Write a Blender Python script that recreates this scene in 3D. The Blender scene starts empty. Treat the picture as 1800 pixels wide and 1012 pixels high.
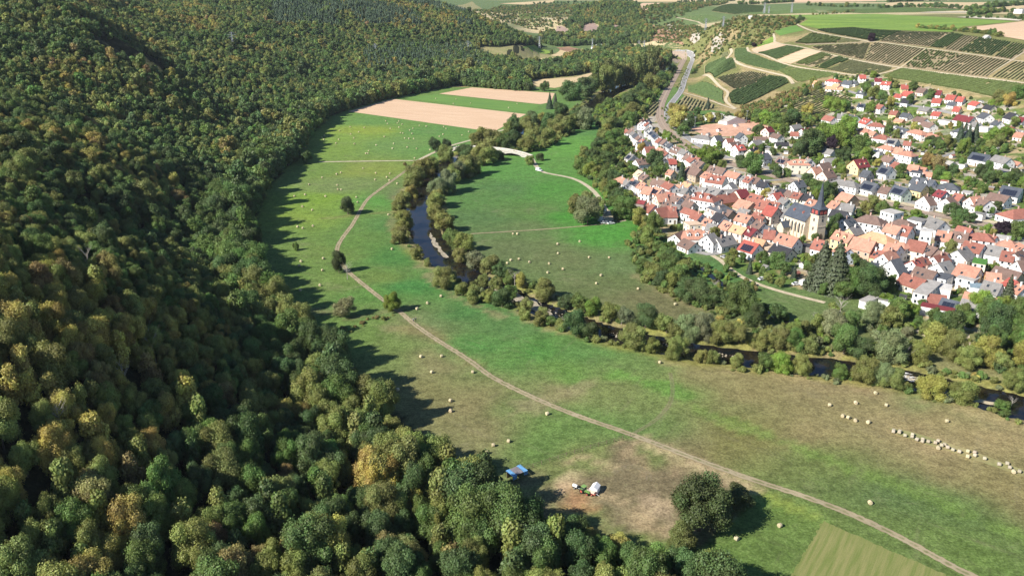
import bpy, bmesh, math, random
import numpy as np
from mathutils import Vector, Matrix

random.seed(7)
RNG = np.random.default_rng(7)
SC = bpy.context.scene
COL = SC.collection

# ------------------------------------------------------------------ camera, sky, sun, exposure
CAMZ = 120.0
FPX = 1456.0                      # focal length in pixels of the 1800 px wide photograph
PITCH = math.radians(20.4)
cam_d = bpy.data.cameras.new('camera')
cam_d.sensor_width = 36.0
cam_d.lens = 36.0 * FPX / 1800.0
cam_d.clip_start = 1.0
cam_d.clip_end = 40000.0
cam = bpy.data.objects.new('camera', cam_d)
cam.location = (0, 0, CAMZ)
cam.rotation_euler = (math.pi / 2 - PITCH, 0, 0)
COL.objects.link(cam)
SC.camera = cam

SUN_EL = math.radians(36.0)
SUN_AZ = math.radians(212.0)      # direction towards the sun, counter-clockwise from +x
sx, sy, sz = math.cos(SUN_EL) * math.cos(SUN_AZ), math.cos(SUN_EL) * math.sin(SUN_AZ), math.sin(SUN_EL)
world = bpy.data.worlds.new('World')
SC.world = world
world.use_nodes = True
wn = world.node_tree
bg = wn.nodes['Background']
sky = wn.nodes.new('ShaderNodeTexSky')
sky.sky_type = 'NISHITA'
sky.sun_disc = False
sky.sun_elevation = SUN_EL
sky.sun_rotation = math.atan2(sx, sy)
sky.air_density = 0.75
sky.dust_density = 0.0
sky.ozone_density = 4.0
wn.links.new(sky.outputs[0], bg.inputs['Color'])
bg.inputs['Strength'].default_value = 0.08
sun_d = bpy.data.lights.new('sun', 'SUN')
sun_d.energy = 5.0
sun_d.angle = math.radians(0.5)
sun_d.color = (1.0, 0.945, 0.86)
sun = bpy.data.objects.new('sun', sun_d)
sun.location = (sx * 300, sy * 300, 300)
sun.rotation_euler = Vector((sx, sy, sz)).to_track_quat('Z', 'Y').to_euler()
COL.objects.link(sun)
SC.view_settings.view_transform = 'Standard'
SC.view_settings.look = 'None'
SC.view_settings.exposure = 0.72
SC.view_settings.gamma = 1.0
SC.view_settings.use_curve_mapping = False
SC.render.engine = 'CYCLES'
SC.cycles.max_bounces = 5
SC.cycles.diffuse_bounces = 2
SC.cycles.transparent_max_bounces = 6

SP, CP = math.sin(PITCH), math.cos(PITCH)

# ------------------------------------------------------------------ from photograph pixels to places
def ray(px, py):
    u = (np.asarray(px, float) - 900) / FPX
    v = (np.asarray(py, float) - 506) / FPX
    return u, CP - v * SP, SP + v * CP          # x, y, drop per unit depth

def on_plane(px, py, z=0.0):
    u, yy, d = ray(px, py)
    t = (CAMZ - z) / d
    return u * t, yy * t

def project(x, y, z):
    x = np.asarray(x, float); y = np.asarray(y, float); z = np.asarray(z, float)
    dep = y * CP + (CAMZ - z) * SP
    up = y * SP - (CAMZ - z) * CP
    return 900 + FPX * x / dep, 506 - FPX * up / dep, dep

def lin(c):
    c = np.asarray(c, float) / 255.0
    return np.where(c <= 0.04045, c / 12.92, ((c + 0.055) / 1.055) ** 2.4)

def alb(r, g, b, k=1.1):
    return tuple(np.clip(lin((r, g, b)) / k, 0, 0.85))

# ------------------------------------------------------------------ numpy noise
_T = np.random.default_rng(3).random((256, 256))
def vnoise(x, y):
    xi = np.floor(x).astype(int); yi = np.floor(y).astype(int)
    fx = x - xi; fy = y - yi
    fx = fx * fx * (3 - 2 * fx); fy = fy * fy * (3 - 2 * fy)
    a = _T[xi & 255, yi & 255]; b = _T[(xi + 1) & 255, yi & 255]
    c = _T[xi & 255, (yi + 1) & 255]; d = _T[(xi + 1) & 255, (yi + 1) & 255]
    return (a * (1 - fx) + b * fx) * (1 - fy) + (c * (1 - fx) + d * fx) * fy

def fbm(x, y, s, o=3):
    r = 0; a = 1; t = 0
    for i in range(o):
        r = r + a * vnoise(x / s + 17.3 * i, y / s + 9.1 * i); t += a; a *= .5; s *= .5
    return r / t - .5

def sstep(a, b, x):
    t = np.clip((x - a) / (b - a), 0, 1)
    return t * t * (3 - 2 * t)

def in_poly(x, y, P):
    x = np.asarray(x); y = np.asarray(y)
    r = np.zeros(x.shape, bool)
    n = len(P)
    for i in range(n):
        x1, y1 = P[i]; x2, y2 = P[(i + 1) % n]
        if y1 == y2: continue
        c = ((y1 > y) != (y2 > y)) & (x < (x2 - x1) * (y - y1) / (y2 - y1) + x1)
        r ^= c
    return r

def seg_dist(x, y, P, closed=False):
    d = np.full(np.shape(x), 1e9)
    tt = np.zeros(np.shape(x)); acc = 0.0
    n = len(P)
    for i in range(n if closed else n - 1):
        x1, y1 = P[i][:2]; x2, y2 = P[(i + 1) % n][:2]
        L2 = (x2 - x1) ** 2 + (y2 - y1) ** 2 + 1e-9
        t = np.clip(((x - x1) * (x2 - x1) + (y - y1) * (y2 - y1)) / L2, 0, 1)
        q = np.hypot(x - x1 - t * (x2 - x1), y - y1 - t * (y2 - y1))
        m = q < d
        d = np.where(m, q, d); tt = np.where(m, i + t, tt)
    return d, tt

# ------------------------------------------------------------------ terrain: heights at (pixel x, pixel y, depth)
CTRL = [
 # wooded hill on the left
 (0,1012,154),(0,850,162),(0,700,170),(0,600,182),(0,500,202),(0,400,258),(0,300,335),(0,200,440),(0,100,545),(0,20,640),
 (100,900,165),(200,800,182),(200,600,210),(300,700,215),(400,800,202),(500,900,190),(450,650,252),(600,950,184),
 (100,510,200),(250,520,246),(400,540,284),(370,500,322),(300,440,345),(200,400,330),(130,450,268),(380,400,415),(370,340,468),
 (300,300,460),(200,300,405),(100,200,498),(200,200,550),(300,200,605),(400,230,650),(450,200,680),
 (100,30,670),(190,60,680),(250,95,685),(310,140,660),(340,100,850),(200,30,900),(410,75,950),
 (300,10,1200),(450,5,1250),(600,10,1350),(750,10,1600),(650,60,1250),(500,100,1000),(550,150,900),(700,130,1050),(800,90,1300),
 (850,40,1500),(900,60,1450),(935,80,1530),(150,-10,900),(0,-30,700),(300,-12,1700),(600,-8,2100),
 # beyond the valley
 (900,20,2300),(950,25,2200),(950,60,1800),(1030,50,1750),(1060,8,2000),(1100,30,1900),(1140,60,1800),(1000,10,2500),(1200,6,2600),
 (850,10,2600),(1100,12,2400),
 # vineyard hill and plateau on the right
 (1290,35,1250),(1280,70,1180),(1250,85,1200),(1200,60,1500),(1150,50,1650),(1160,80,1500),(1240,130,1000),(1300,100,1020),
 (1260,170,880),(1350,140,930),(1390,80,1030),(1400,40,1200),(1420,160,840),(1420,200,770),(1500,130,870),(1540,180,790),
 (1600,60,1000),(1600,45,1150),(1600,130,830),(1700,100,850),(1800,60,930),(1800,130,760),(1800,180,690),(1700,180,730),
 (1640,210,722),(1800,230,640),(1800,300,540),(1650,280,590),(1700,20,1600),(1800,5,2200),(1400,10,1900),(1550,25,1500),
 (2000,60,900),(2000,180,660),(2000,300,530),
]
_c = []
for px, py, dz in CTRL:
    u, yy, d = ray(px, py)
    _c.append((float(u * dz), float(yy * dz), float(CAMZ - d * dz)))
for p in [(-700,300,150),(-700,700,140),(-700,1200,120),(-1200,700,170),(-1500,1500,130),(-700,0,90),(-300,-50,45),(-1200,2500,90),(-3000,3000,100),(-3000,500,150),
          (0,3500,60),(-1500,4000,70),(2000,3500,66),(2500,1500,66),(1500,1500,64),(1200,900,56),(1200,500,35),(4000,4000,70),(4000,1000,70),(0,6000,60),(-4000,7000,70),(4000,8000,70),(900,2500,62)]:
    _c.append(p)
FOOT_PX = [(1290,1080),(1180,1046),(1070,1008),(980,962),(915,925),(868,868),(800,812),(740,765),(700,728),(640,690),(590,640),(530,585),(478,530),(444,470),(446,400),(466,335),(515,284),(542,243),(573,207),
           (610,193),(660,179),(720,166),(790,152),(850,145),(905,140)]
EDGE_R_PX = [(1120,88),(1215,108),(1215,130),(1200,165),(1235,190),(1330,208),(1430,205),(1520,225),(1640,270),(1800,320),(2100,400)]
_foot = [tuple(map(float, on_plane(*p))) for p in FOOT_PX]
_edge = [tuple(map(float, on_plane(*p))) for p in EDGE_R_PX]
FLAT = [(90, 60)] + _foot + [(60, 1500)] + _edge + [(700, 60)]
for p in _foot[::2] + _edge[::2]:
    _c.append((p[0], p[1], 0.0))
for X in range(-80, 420, 80):
    for Y in range(140, 1000, 110):
        if in_poly(np.array(X), np.array(Y), FLAT): _c.append((X, Y, 0.0))
_c = np.array(_c)
_cx, _cy, _ch = _c.T
def _phi(dx, dy): return np.sqrt(dx * dx + dy * dy + 30.0 ** 2)
_A = _phi(_cx[:, None] - _cx[None], _cy[:, None] - _cy[None])
_n = len(_c)
_M = np.zeros((_n + 1, _n + 1)); _M[:_n, :_n] = _A - np.eye(_n) * 6.0; _M[_n, :_n] = 1; _M[:_n, _n] = 1
_w = np.linalg.solve(_M, np.r_[_ch, 0])

RIVER_PX = [(2500,930,14),(2220,840,14),(1990,770,14),(1800,716,14),(1700,692,13),(1590,664,13),(1480,648,12),(1400,640,12),(1300,630,12),(1180,612,12),(1080,588,11),(1020,572,11),(960,547,10),(900,520,10),
            (850,497,11),(812,478,12),(776,455,14),(748,412,15),(736,372,14),(742,340,13),(772,300,13),(830,268,14),(900,242,15),(965,216,16),(1025,198,17),(1048,182,18),(1072,162,19),
            (1118,146,20),(1152,126,20),(1180,110,20),(1196,101,18),(1180,93,16),(1130,88,14)]
RIVER = [(*map(float, on_plane(px, py, -0.8)), w) for px, py, w in RIVER_PX]
def resample(P, step):
    P = np.array(P, float); d = np.r_[0, np.cumsum(np.hypot(*(P[1:, :2] - P[:-1, :2]).T))]
    n = max(2, int(d[-1] / step) + 1); s = np.linspace(0, d[-1], n)
    return np.stack([np.interp(s, d, P[:, k]) for k in range(P.shape[1])], 1)
def smooth(P, it=2):
    P = np.array(P, float)
    for _ in range(it):
        Q = [P[0]]
        for a, b in zip(P[:-1], P[1:]): Q += [a * .75 + b * .25, a * .25 + b * .75]
        P = np.array(Q + [P[-1]])
    return P
RIVER = resample(smooth(RIVER, 2), 8.0)
STREAM_PX = [(1128,400),(1157,434),(1195,450),(1236,468),(1252,485),(1285,507),(1330,538),(1400,572),(1455,600)]
STREAM = resample(smooth([(*map(float, on_plane(*p)), 4.0) for p in STREAM_PX], 2), 6.0)

def _cw(*p): return [tuple(float(q) for q in (ray(px, py)[0] * dz, ray(px, py)[1] * dz)) for px, py, dz in p]
CLIFFS = [(_cw((120,40,672),(150,52,676),(190,62,680),(250,96,685),(312,142,660),(330,152,650)), 24, 16, 120),
          (_cw((150,372,290),(230,412,300),(300,440,322),(350,470,335),(385,500,332)), 9, 16, 70)]
def height_raw(x, y):
    s = np.shape(x); x = np.ravel(x); y = np.ravel(y)
    h = np.zeros(x.size)
    for i in range(0, x.size, 20000):
        h[i:i + 20000] = _phi(x[i:i + 20000, None] - _cx[None], y[i:i + 20000, None] - _cy[None]) @ _w[:_n] + _w[_n]
    d, _ = seg_dist(x, y, FLAT, True)
    ins = in_poly(x, y, FLAT)
    h = np.maximum(h, 0) * np.where(ins, 0, sstep(0, 45, d))
    hill = sstep(4, 30, h) * (x < 120) * (y < 2200)
    h = h + hill * (fbm(x, y, 90, 3) * 12 + fbm(x, y, 28, 2) * 4)
    for L_, dep_, w0, w1 in CLIFFS:
        d, t = seg_dist(x, y, L_)
        a, b = np.array(L_[0]), np.array(L_[-1]); side = (b[0] - a[0]) * (y - a[1]) - (b[1] - a[1]) * (x - a[0])
        n_ = len(L_) - 1
        k = sstep(0, w0, d) * (1 - sstep(w0 * 2.2, w1, d)) * sstep(0, .35, t) * (1 - sstep(n_ - .5, n_, t))
        h = h - np.where(side > 0, k, 0) * dep_ * np.clip(h / 20, 0, 1)
    near = (y > 80) & (y < 1500) & (x > -260) & (x < 420)
    xn, yn = x[near], y[near]
    dr, tr = seg_dist(xn, yn, RIVER)
    hw = np.interp(tr, np.arange(len(RIVER)), RIVER[:, 2]) * .5
    hn = h[near]
    wob = fbm(xn, yn, 9, 2) * 2.5
    hn -= 2.0 * (1 - sstep(hw * .75, hw * 1.25 + 1.0, dr + wob))
    ds, ts = seg_dist(xn, yn, STREAM)
    hn -= 1.3 * (1 - sstep(1.2, 4.5, ds))
    h[near] = hn
    return h.reshape(s)

def axis(parts, grow_to, r=1.16):
    a = []
    for lo, hi, st in parts: a += list(np.arange(lo, hi, st))
    a.append(parts[-1][1]); st = parts[-1][2]
    while a[-1] < grow_to: st *= r; a.append(a[-1] + st)
    return a
AXX = axis([(-210, 330, 2.5), (330, 900, 7)], 9000)
_l = axis([(210, 760, 7)], 9000)
AXX = np.array(sorted(-v for v in _l[1:]) + AXX)
AXY = np.array(axis([(60, 700, 2.6), (700, 1300, 5), (1300, 2700, 12)], 15000))
GX, GY = np.meshgrid(AXX, AXY)
GH = height_raw(GX, GY)

def hq(x, y):
    x = np.asarray(x, float); y = np.asarray(y, float)
    i = np.clip(np.searchsorted(AXX, x) - 1, 0, len(AXX) - 2)
    j = np.clip(np.searchsorted(AXY, y) - 1, 0, len(AXY) - 2)
    fx = np.clip((x - AXX[i]) / (AXX[i + 1] - AXX[i]), 0, 1); fy = np.clip((y - AXY[j]) / (AXY[j + 1] - AXY[j]), 0, 1)
    return (GH[j, i] * (1 - fx) + GH[j, i + 1] * fx) * (1 - fy) + (GH[j + 1, i] * (1 - fx) + GH[j + 1, i + 1] * fx) * fy

def at(px, py, lift=0.0):
    """first ground point seen through the photograph's pixel (lift metres above the ground)"""
    px = np.atleast_1d(np.asarray(px, float)); py = np.atleast_1d(np.asarray(py, float))
    u, yy, d = ray(px, py)
    t = np.full(px.shape, 130.0); done = np.zeros(px.shape, bool); prev = t.copy()
    for _ in range(900):
        gap = CAMZ - d * t - hq(u * t, yy * t) - lift
        done |= gap <= 0
        if done.all(): break
        step = np.where(done, 0, np.maximum(t * .006, .3))
        prev = np.where(done, prev, t); t = t + step
    lo, hi = prev, t
    for _ in range(14):
        m = (lo + hi) / 2
        g = CAMZ - d * m - hq(u * m, yy * m) - lift
        lo = np.where(g > 0, m, lo); hi = np.where(g > 0, hi, m)
    X, Y = u * hi, yy * hi
    return np.stack([X, Y, hq(X, Y)], -1)

def at1(px, py, lift=0.0):
    r = at(px, py, lift)[0]
    return float(r[0]), float(r[1]), float(r[2])
def W(pts):
    """photograph polygon -> ground polygon"""
    a = np.array(pts, float)
    return [tuple(p[:2]) for p in at(a[:, 0], a[:, 1])]
# ------------------------------------------------------------------ object helpers
def tag(o, label=None, cat=None, group=None, kind=None):
    if label: o['label'] = label
    if cat: o['category'] = cat
    if group: o['group'] = group
    if kind: o['kind'] = kind
    return o
def link(o, parent=None):
    COL.objects.link(o)
    if parent is not None: o.parent = parent
    return o
def mesh_obj(name, verts, faces, mats=None, parent=None, loc=None, tint=None, mi=None, smooth_=False):
    me = bpy.data.meshes.new(name)
    me.from_pydata([tuple(map(float, v)) for v in verts], [], [tuple(map(int, f)) for f in faces])
    for m in (mats if isinstance(mats, (list, tuple)) else [mats]):
        if m: me.materials.append(m)
    if mi is not None: me.polygons.foreach_set('material_index', mi)
    if smooth_: me.polygons.foreach_set('use_smooth', [True] * len(me.polygons))
    me.update()
    o = bpy.data.objects.new(name, me)
    if loc is not None: o.location = loc
    if tint is not None: o['tint'] = [float(c) for c in tint]
    return link(o, parent)
def same(name, me, parent=None, loc=(0, 0, 0), rz=0.0, scale=None, tint=None):
    o = bpy.data.objects.new(name, me)
    o.location = loc; o.rotation_euler = (0, 0, rz)
    if scale is not None: o.scale = scale
    if tint is not None: o['tint'] = [float(c) for c in tint]
    return link(o, parent)
def empty(name, loc, rz=0.0, label=None, cat=None, group=None):
    o = bpy.data.objects.new(name, None)
    o.empty_display_size = .5
    o.location = loc; o.rotation_euler = (0, 0, rz)
    return tag(link(o), label, cat, group)
class MB:
    """collects boxes, tubes and faces into one mesh"""
    def __init__(s): s.v = []; s.f = []; s.m = []
    def add(s, vs, fs, m=0):
        b = len(s.v); s.v += [tuple(v) for v in vs]; s.f += [tuple(i + b for i in f) for f in fs]; s.m += [m] * len(fs); return s
    def box(s, x0, x1, y0, y1, z0, z1, m=0):
        return s.add([(x0,y0,z0),(x1,y0,z0),(x1,y1,z0),(x0,y1,z0),(x0,y0,z1),(x1,y0,z1),(x1,y1,z1),(x0,y1,z1)],
                     [(3,2,1,0),(4,5,6,7),(0,1,5,4),(1,2,6,5),(2,3,7,6),(3,0,4,7)], m)
    def tube(s, a, b, r0, r1=None, n=6, m=0, cap=True):
        a = Vector(a); b = Vector(b); d = (b - a); r1 = r0 if r1 is None else r1
        z = d.normalized(); x = z.orthogonal().normalized(); y = z.cross(x)
        vs = []
        for c, r in ((a, r0), (b, r1)):
            for i in range(n):
                t = 2 * math.pi * i / n
                vs.append(c + x * (r * math.cos(t)) + y * (r * math.sin(t)))
        fs = [(i, (i + 1) % n, n + (i + 1) % n, n + i) for i in range(n)]
        if cap: fs += [tuple(range(n - 1, -1, -1)), tuple(range(n, 2 * n))]
        return s.add(vs, fs, m)
    def prism(s, pts, y0, y1, m=0):
        """outline in x,z pushed along y"""
        n = len(pts)
        vs = [(x, y0, z) for x, z in pts] + [(x, y1, z) for x, z in pts]
        fs = [tuple(range(n)), tuple(range(2 * n - 1, n - 1, -1))] + [(i, n + i, n + (i + 1) % n, (i + 1) % n) for i in range(n)]
        return s.add(vs, fs, m)
    def build(s, name, mats, parent=None, loc=None, tint=None):
        return mesh_obj(name, s.v, s.f, mats, parent, loc, tint, s.m)

# ------------------------------------------------------------------ materials
def new_mat(name, rough=.9, spec=.2):
    m = bpy.data.materials.new(name); m.use_nodes = True
    nt = m.node_tree; b = nt.nodes['Principled BSDF']
    b.inputs['Roughness'].default_value = rough
    b.inputs['Specular IOR Level'].default_value = spec
    return m, nt, b
def nd(nt, t, **kw):
    n = nt.nodes.new(t)
    for k, v in kw.items(): setattr(n, k, v)
    return n
def noise(nt, scale, detail=3, rough=.6, vec=None, dist=0.0):
    n = nd(nt, 'ShaderNodeTexNoise'); n.inputs['Scale'].default_value = scale
    n.inputs['Detail'].default_value = detail; n.inputs['Roughness'].default_value = rough; n.inputs['Distortion'].default_value = dist
    if vec: nt.links.new(vec, n.inputs['Vector'])
    return n
def ramp(nt, src, lo, hi, a=0.0, b=1.0):
    n = nd(nt, 'ShaderNodeMapRange'); n.interpolation_type = 'SMOOTHSTEP'
    n.inputs[1].default_value = lo; n.inputs[2].default_value = hi; n.inputs[3].default_value = a; n.inputs[4].default_value = b
    nt.links.new(src, n.inputs[0]); return n.outputs[0]
def mixc(nt, fac, a, b, mode='MIX'):
    n = nd(nt, 'ShaderNodeMix', data_type='RGBA', blend_type=mode)
    for s, v in ((n.inputs[0], fac), (n.inputs[6], a), (n.inputs[7], b)):
        if hasattr(v, 'is_linked'): nt.links.new(v, s)
        elif isinstance(v, (int, float)): s.default_value = v
        else: s.default_value = (*v[:3], 1)
    return n.outputs[2]
def math2(nt, op, a, b):
    n = nd(nt, 'ShaderNodeMath', operation=op)
    for s, v in ((n.inputs[0], a), (n.inputs[1], b)):
        if hasattr(v, 'is_linked'): nt.links.new(v, s)
        else: s.default_value = v
    return n.outputs[0]
def scale_col(nt, col, f):
    n = nd(nt, 'ShaderNodeVectorMath', operation='SCALE')
    nt.links.new(col, n.inputs[0])
    if hasattr(f, 'is_linked'): nt.links.new(f, n.inputs[3])
    else: n.inputs[3].default_value = f
    return n.outputs[0]
def bump(nt, b, h, strength=.4, dist=.1):
    n = nd(nt, 'ShaderNodeBump'); n.inputs['Strength'].default_value = strength; n.inputs['Distance'].default_value = dist
    nt.links.new(h, n.inputs['Height']); nt.links.new(n.outputs[0], b.inputs['Normal'])
def stretch(nt, vec, sc, rot=0.0):
    r = nd(nt, 'ShaderNodeMapping'); r.inputs['Rotation'].default_value = (0, 0, -rot); nt.links.new(vec, r.inputs['Vector'])
    n = nd(nt, 'ShaderNodeMapping'); n.inputs['Scale'].default_value = sc; nt.links.new(r.outputs[0], n.inputs['Vector']); return n.outputs[0]
def wpos(nt): return nd(nt, 'ShaderNodeNewGeometry').outputs['Position']

def mat_ground():
    m, nt, b = new_mat('ground_cover', .95, .1)
    a = nd(nt, 'ShaderNodeAttribute', attribute_name='col')
    p = wpos(nt)
    n1 = noise(nt, 1.6, 3, .7, p); n2 = noise(nt, .16, 4, .6, p); n3 = noise(nt, .5, 4, .65, p)
    st = noise(nt, 1.0, 3, .6, stretch(nt, p, (.02, .42, .3), math.radians(-40)))
    st2 = noise(nt, 1.0, 3, .6, stretch(nt, p, (.016, .30, .3), math.radians(60)))
    f = math2(nt, 'MULTIPLY', ramp(nt, n1.outputs[0], .25, .75, .62, 1.38), ramp(nt, n2.outputs[0], .3, .7, .84, 1.16))
    f = math2(nt, 'MULTIPLY', f, ramp(nt, n3.outputs[0], .3, .7, .74, 1.26))
    c = scale_col(nt, a.outputs['Color'], f)
    n4 = noise(nt, .035, 5, .7, p, .4)
    d = math2(nt, 'MULTIPLY', ramp(nt, st.outputs[0], .5, .75), ramp(nt, n4.outputs[0], .42, .62))
    d = math2(nt, 'MAXIMUM', d, math2(nt, 'MULTIPLY', ramp(nt, st2.outputs[0], .52, .75), ramp(nt, n4.outputs[0], .55, .4)))
    d = math2(nt, 'MAXIMUM', math2(nt, 'MULTIPLY', d, .55), math2(nt, 'MULTIPLY', ramp(nt, n1.outputs[0], .5, .72, 0, .9), ramp(nt, n3.outputs[0], .38, .68)))
    d = math2(nt, 'MAXIMUM', d, math2(nt, 'MULTIPLY', ramp(nt, n4.outputs[0], .56, .7, 0, .8), ramp(nt, n3.outputs[0], .3, .6)))
    d = math2(nt, 'MULTIPLY', d, math2(nt, 'MULTIPLY', a.outputs['Alpha'], .5))
    c = mixc(nt, d, c, (.27, .24, .145))
    g = math2(nt, 'MULTIPLY', ramp(nt, n3.outputs[0], .56, .72), math2(nt, 'MULTIPLY', a.outputs['Alpha'], .35))
    c = mixc(nt, g, c, (.06, .115, .03))
    nt.links.new(c, b.inputs['Base Color'])
    bump(nt, b, n1.outputs[0], .5, .25)
    return m
def mat_plain(name, ca, cb, s=.3, rough=.9, st=None, rot=0, lo=.35, hi=.65, bs=.25, spec=.15):
    m, nt, b = new_mat(name, rough, spec)
    p = wpos(nt)
    v = stretch(nt, p, st, rot) if st else p
    n = noise(nt, s, 5, .65, v); n2 = noise(nt, s * 7, 2, .6, p)
    c = mixc(nt, ramp(nt, n.outputs[0], lo, hi), ca, cb)
    c = scale_col(nt, c, ramp(nt, n2.outputs[0], .3, .7, .85, 1.15))
    nt.links.new(c, b.inputs['Base Color'])
    bump(nt, b, n2.outputs[0], bs, .08)
    return m
def mat_tint(name, rough=.8, spec=.2, var=.12, s=.8, rnd=.08):
    m, nt, b = new_mat(name, rough, spec)
    a = nd(nt, 'ShaderNodeAttribute', attribute_name='tint', attribute_type='OBJECT')
    n = noise(nt, s, 4, .65, wpos(nt)); n2 = noise(nt, s * 5, 2, .6, wpos(nt))
    oi = nd(nt, 'ShaderNodeObjectInfo')
    f = math2(nt, 'MULTIPLY', ramp(nt, n.outputs[0], .25, .75, 1 - var, 1 + var), ramp(nt, n2.outputs[0], .25, .75, 1 - var, 1 + var))
    f = math2(nt, 'MULTIPLY', f, ramp(nt, oi.outputs['Random'], 0, 1, 1 - rnd, 1 + rnd))
    nt.links.new(scale_col(nt, a.outputs['Color'], f), b.inputs['Base Color'])
    bump(nt, b, n2.outputs[0], .3, .05)
    return m
def mat_foliage():
    m = bpy.data.materials.new('foliage'); m.use_nodes = True
    nt = m.node_tree; nt.nodes.clear()
    out = nd(nt, 'ShaderNodeOutputMaterial')
    a = nd(nt, 'ShaderNodeAttribute', attribute_name='tint', attribute_type='INSTANCER')
    l = nd(nt, 'ShaderNodeAttribute', attribute_name='leaf')
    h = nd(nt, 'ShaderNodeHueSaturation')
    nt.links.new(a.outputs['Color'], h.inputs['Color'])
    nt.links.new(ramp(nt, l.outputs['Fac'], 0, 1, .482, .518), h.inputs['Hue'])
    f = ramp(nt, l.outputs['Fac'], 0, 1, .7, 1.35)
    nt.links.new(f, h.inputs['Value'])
    d = nd(nt, 'ShaderNodeBsdfDiffuse'); t = nd(nt, 'ShaderNodeBsdfTranslucent'); g = nd(nt, 'ShaderNodeBsdfGlossy')
    g.inputs['Roughness'].default_value = .55; g.inputs['Color'].default_value = (.6, .6, .6, 1)
    nt.links.new(h.outputs[0], d.inputs['Color'])
    nt.links.new(scale_col(nt, h.outputs[0], 1.2), t.inputs['Color'])
    mx = nd(nt, 'ShaderNodeMixShader'); mx.inputs[0].default_value = .28
    nt.links.new(d.outputs[0], mx.inputs[1]); nt.links.new(t.outputs[0], mx.inputs[2])
    m2 = nd(nt, 'ShaderNodeMixShader'); m2.inputs[0].default_value = .03
    nt.links.new(mx.outputs[0], m2.inputs[1]); nt.links.new(g.outputs[0], m2.inputs[2])
    nt.links.new(m2.outputs[0], out.inputs['Surface'])
    return m
def mat_water():
    m, nt, b = new_mat('river_water', .06, .5)
    b.inputs['IOR'].default_value = 1.33
    p = wpos(nt); n = noise(nt, .25, 3, .6, p)
    c = mixc(nt, ramp(nt, n.outputs[0], .35, .65), (.006, .009, .012), (.02, .015, .009))
    nt.links.new(c, b.inputs['Base Color'])
    n2 = noise(nt, 1.2, 2, .5, p)
    bump(nt, b, n2.outputs[0], .12, .05)
    return m
def mat_track(op=1.0):
    """pale wheel ruts either side of a grassy strip, edges fading into the meadow"""
    m, nt, b = new_mat('dirt_track', .95, .1)
    a = nd(nt, 'ShaderNodeAttribute', attribute_name='across')
    n = noise(nt, .55, 3, .6, wpos(nt)); n2 = noise(nt, .12, 3, .6, wpos(nt))
    w = math2(nt, 'ADD', a.outputs['Fac'], ramp(nt, n.outputs[0], .2, .8, -.22, .22))
    c = mixc(nt, ramp(nt, n2.outputs[0], .3, .7), (.40, .33, .21), (.30, .25, .155))
    c = mixc(nt, ramp(nt, n.outputs[0], .4, .8, 0, .4), c, (.46, .40, .29))
    c = mixc(nt, math2(nt, 'MULTIPLY', ramp(nt, w, .34, .1), .75), c, (.16, .17, .07))
    nt.links.new(c, b.inputs['Base Color'])
    t = nd(nt, 'ShaderNodeBsdfTransparent'); mx = nd(nt, 'ShaderNodeMixShader'); out = nt.nodes['Material Output']
    nt.links.new(ramp(nt, w, .72, .98, 1 - op, 1), mx.inputs[0])
    nt.links.new(b.outputs[0], mx.inputs[1]); nt.links.new(t.outputs[0], mx.inputs[2]); nt.links.new(mx.outputs[0], out.inputs['Surface'])
    return m
MAT = {}
MAT['ground'] = mat_ground()
MAT['foliage'] = mat_foliage()
MAT['bark'] = mat_plain('bark', (.10, .08, .06), (.17, .14, .11), 2.0)
MAT['deadwood'] = mat_plain('dead_wood', (.30, .27, .23), (.42, .39, .34), 2.0)
MAT['water'] = mat_water()
MAT['track'] = mat_track(.92); MAT['faint'] = mat_track(.26)
MAT['soil'] = mat_plain('tilled_soil', alb(205,172,140), alb(222,192,160), .35, .95, (.06, 1, 1), math.radians(-23), .3, .7)
MAT['soil2'] = mat_plain('dry_stubble', alb(196,176,132), alb(214,190,150), .2, .95, (.12, 1, 1), math.radians(-10))
MAT['white_soil'] = mat_plain('chalky_soil', alb(206,198,176), alb(224,214,190), .06)
MAT['red_soil'] = mat_plain('reddish_soil', alb(150,118,95), alb(172,138,110), .06)
MAT['crop'] = mat_plain('green_crop', alb(96,132,66), alb(112,146,72), .2, .95, (.1, 1, 1), math.radians(-23))
MAT['vivid'] = mat_plain('young_green_crop', alb(108,138,62), alb(136,160,72), .05, .95, (.12, 1, 1), -.1)
MAT['dry'] = mat_plain('dry_grass', alb(158,148,104), alb(140,140,92), .06)
MAT['stubble'] = mat_plain('pale_mown_strip', alb(140,138,88), alb(112,124,66), .9, .95, (.07, 1.3, 1), math.radians(56), .32, .68)
MAT['vinesoil'] = mat_plain('vineyard_ground', alb(140,138,94), alb(172,156,118), .08)
MAT['vinesoil2'] = mat_plain('vineyard_dry_ground', alb(150,136,106), alb(166,149,118), .08)
MAT['asphalt'] = mat_plain('grey_asphalt', alb(140,139,138), alb(158,155,150), .2, .9)
MAT['lane'] = mat_plain('farm_lane', alb(176,166,142), alb(200,188,162), .3, .95)
MAT['sandy'] = mat_plain('sandy_path', alb(186,172,144), alb(204,190,162), .3, .95)
MAT['ballast'] = mat_plain('rail_ballast', alb(160,142,124), alb(180,162,144), .9, .95)
MAT['paint'] = mat_plain('road_paint', (.72, .72, .70), (.8, .8, .78), 1.0, .7)
MAT['rail'] = mat_plain('rusty_rail', (.17, .13, .11), (.24, .2, .18), 1.0, .5)
MAT['pitch'] = mat_plain('red_sports_ground', alb(206,160,134), alb(218,176,150), .05, .95)
MAT['gravel'] = mat_plain('river_gravel', alb(186,176,154), alb(140,130,112), 1.2, .95, bs=.6)
MAT['rock'] = mat_plain('bare_rock', alb(150,128,116), alb(178,154,140), .25, .95, (1, 1, .4), 0, .3, .7, .8)
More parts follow.
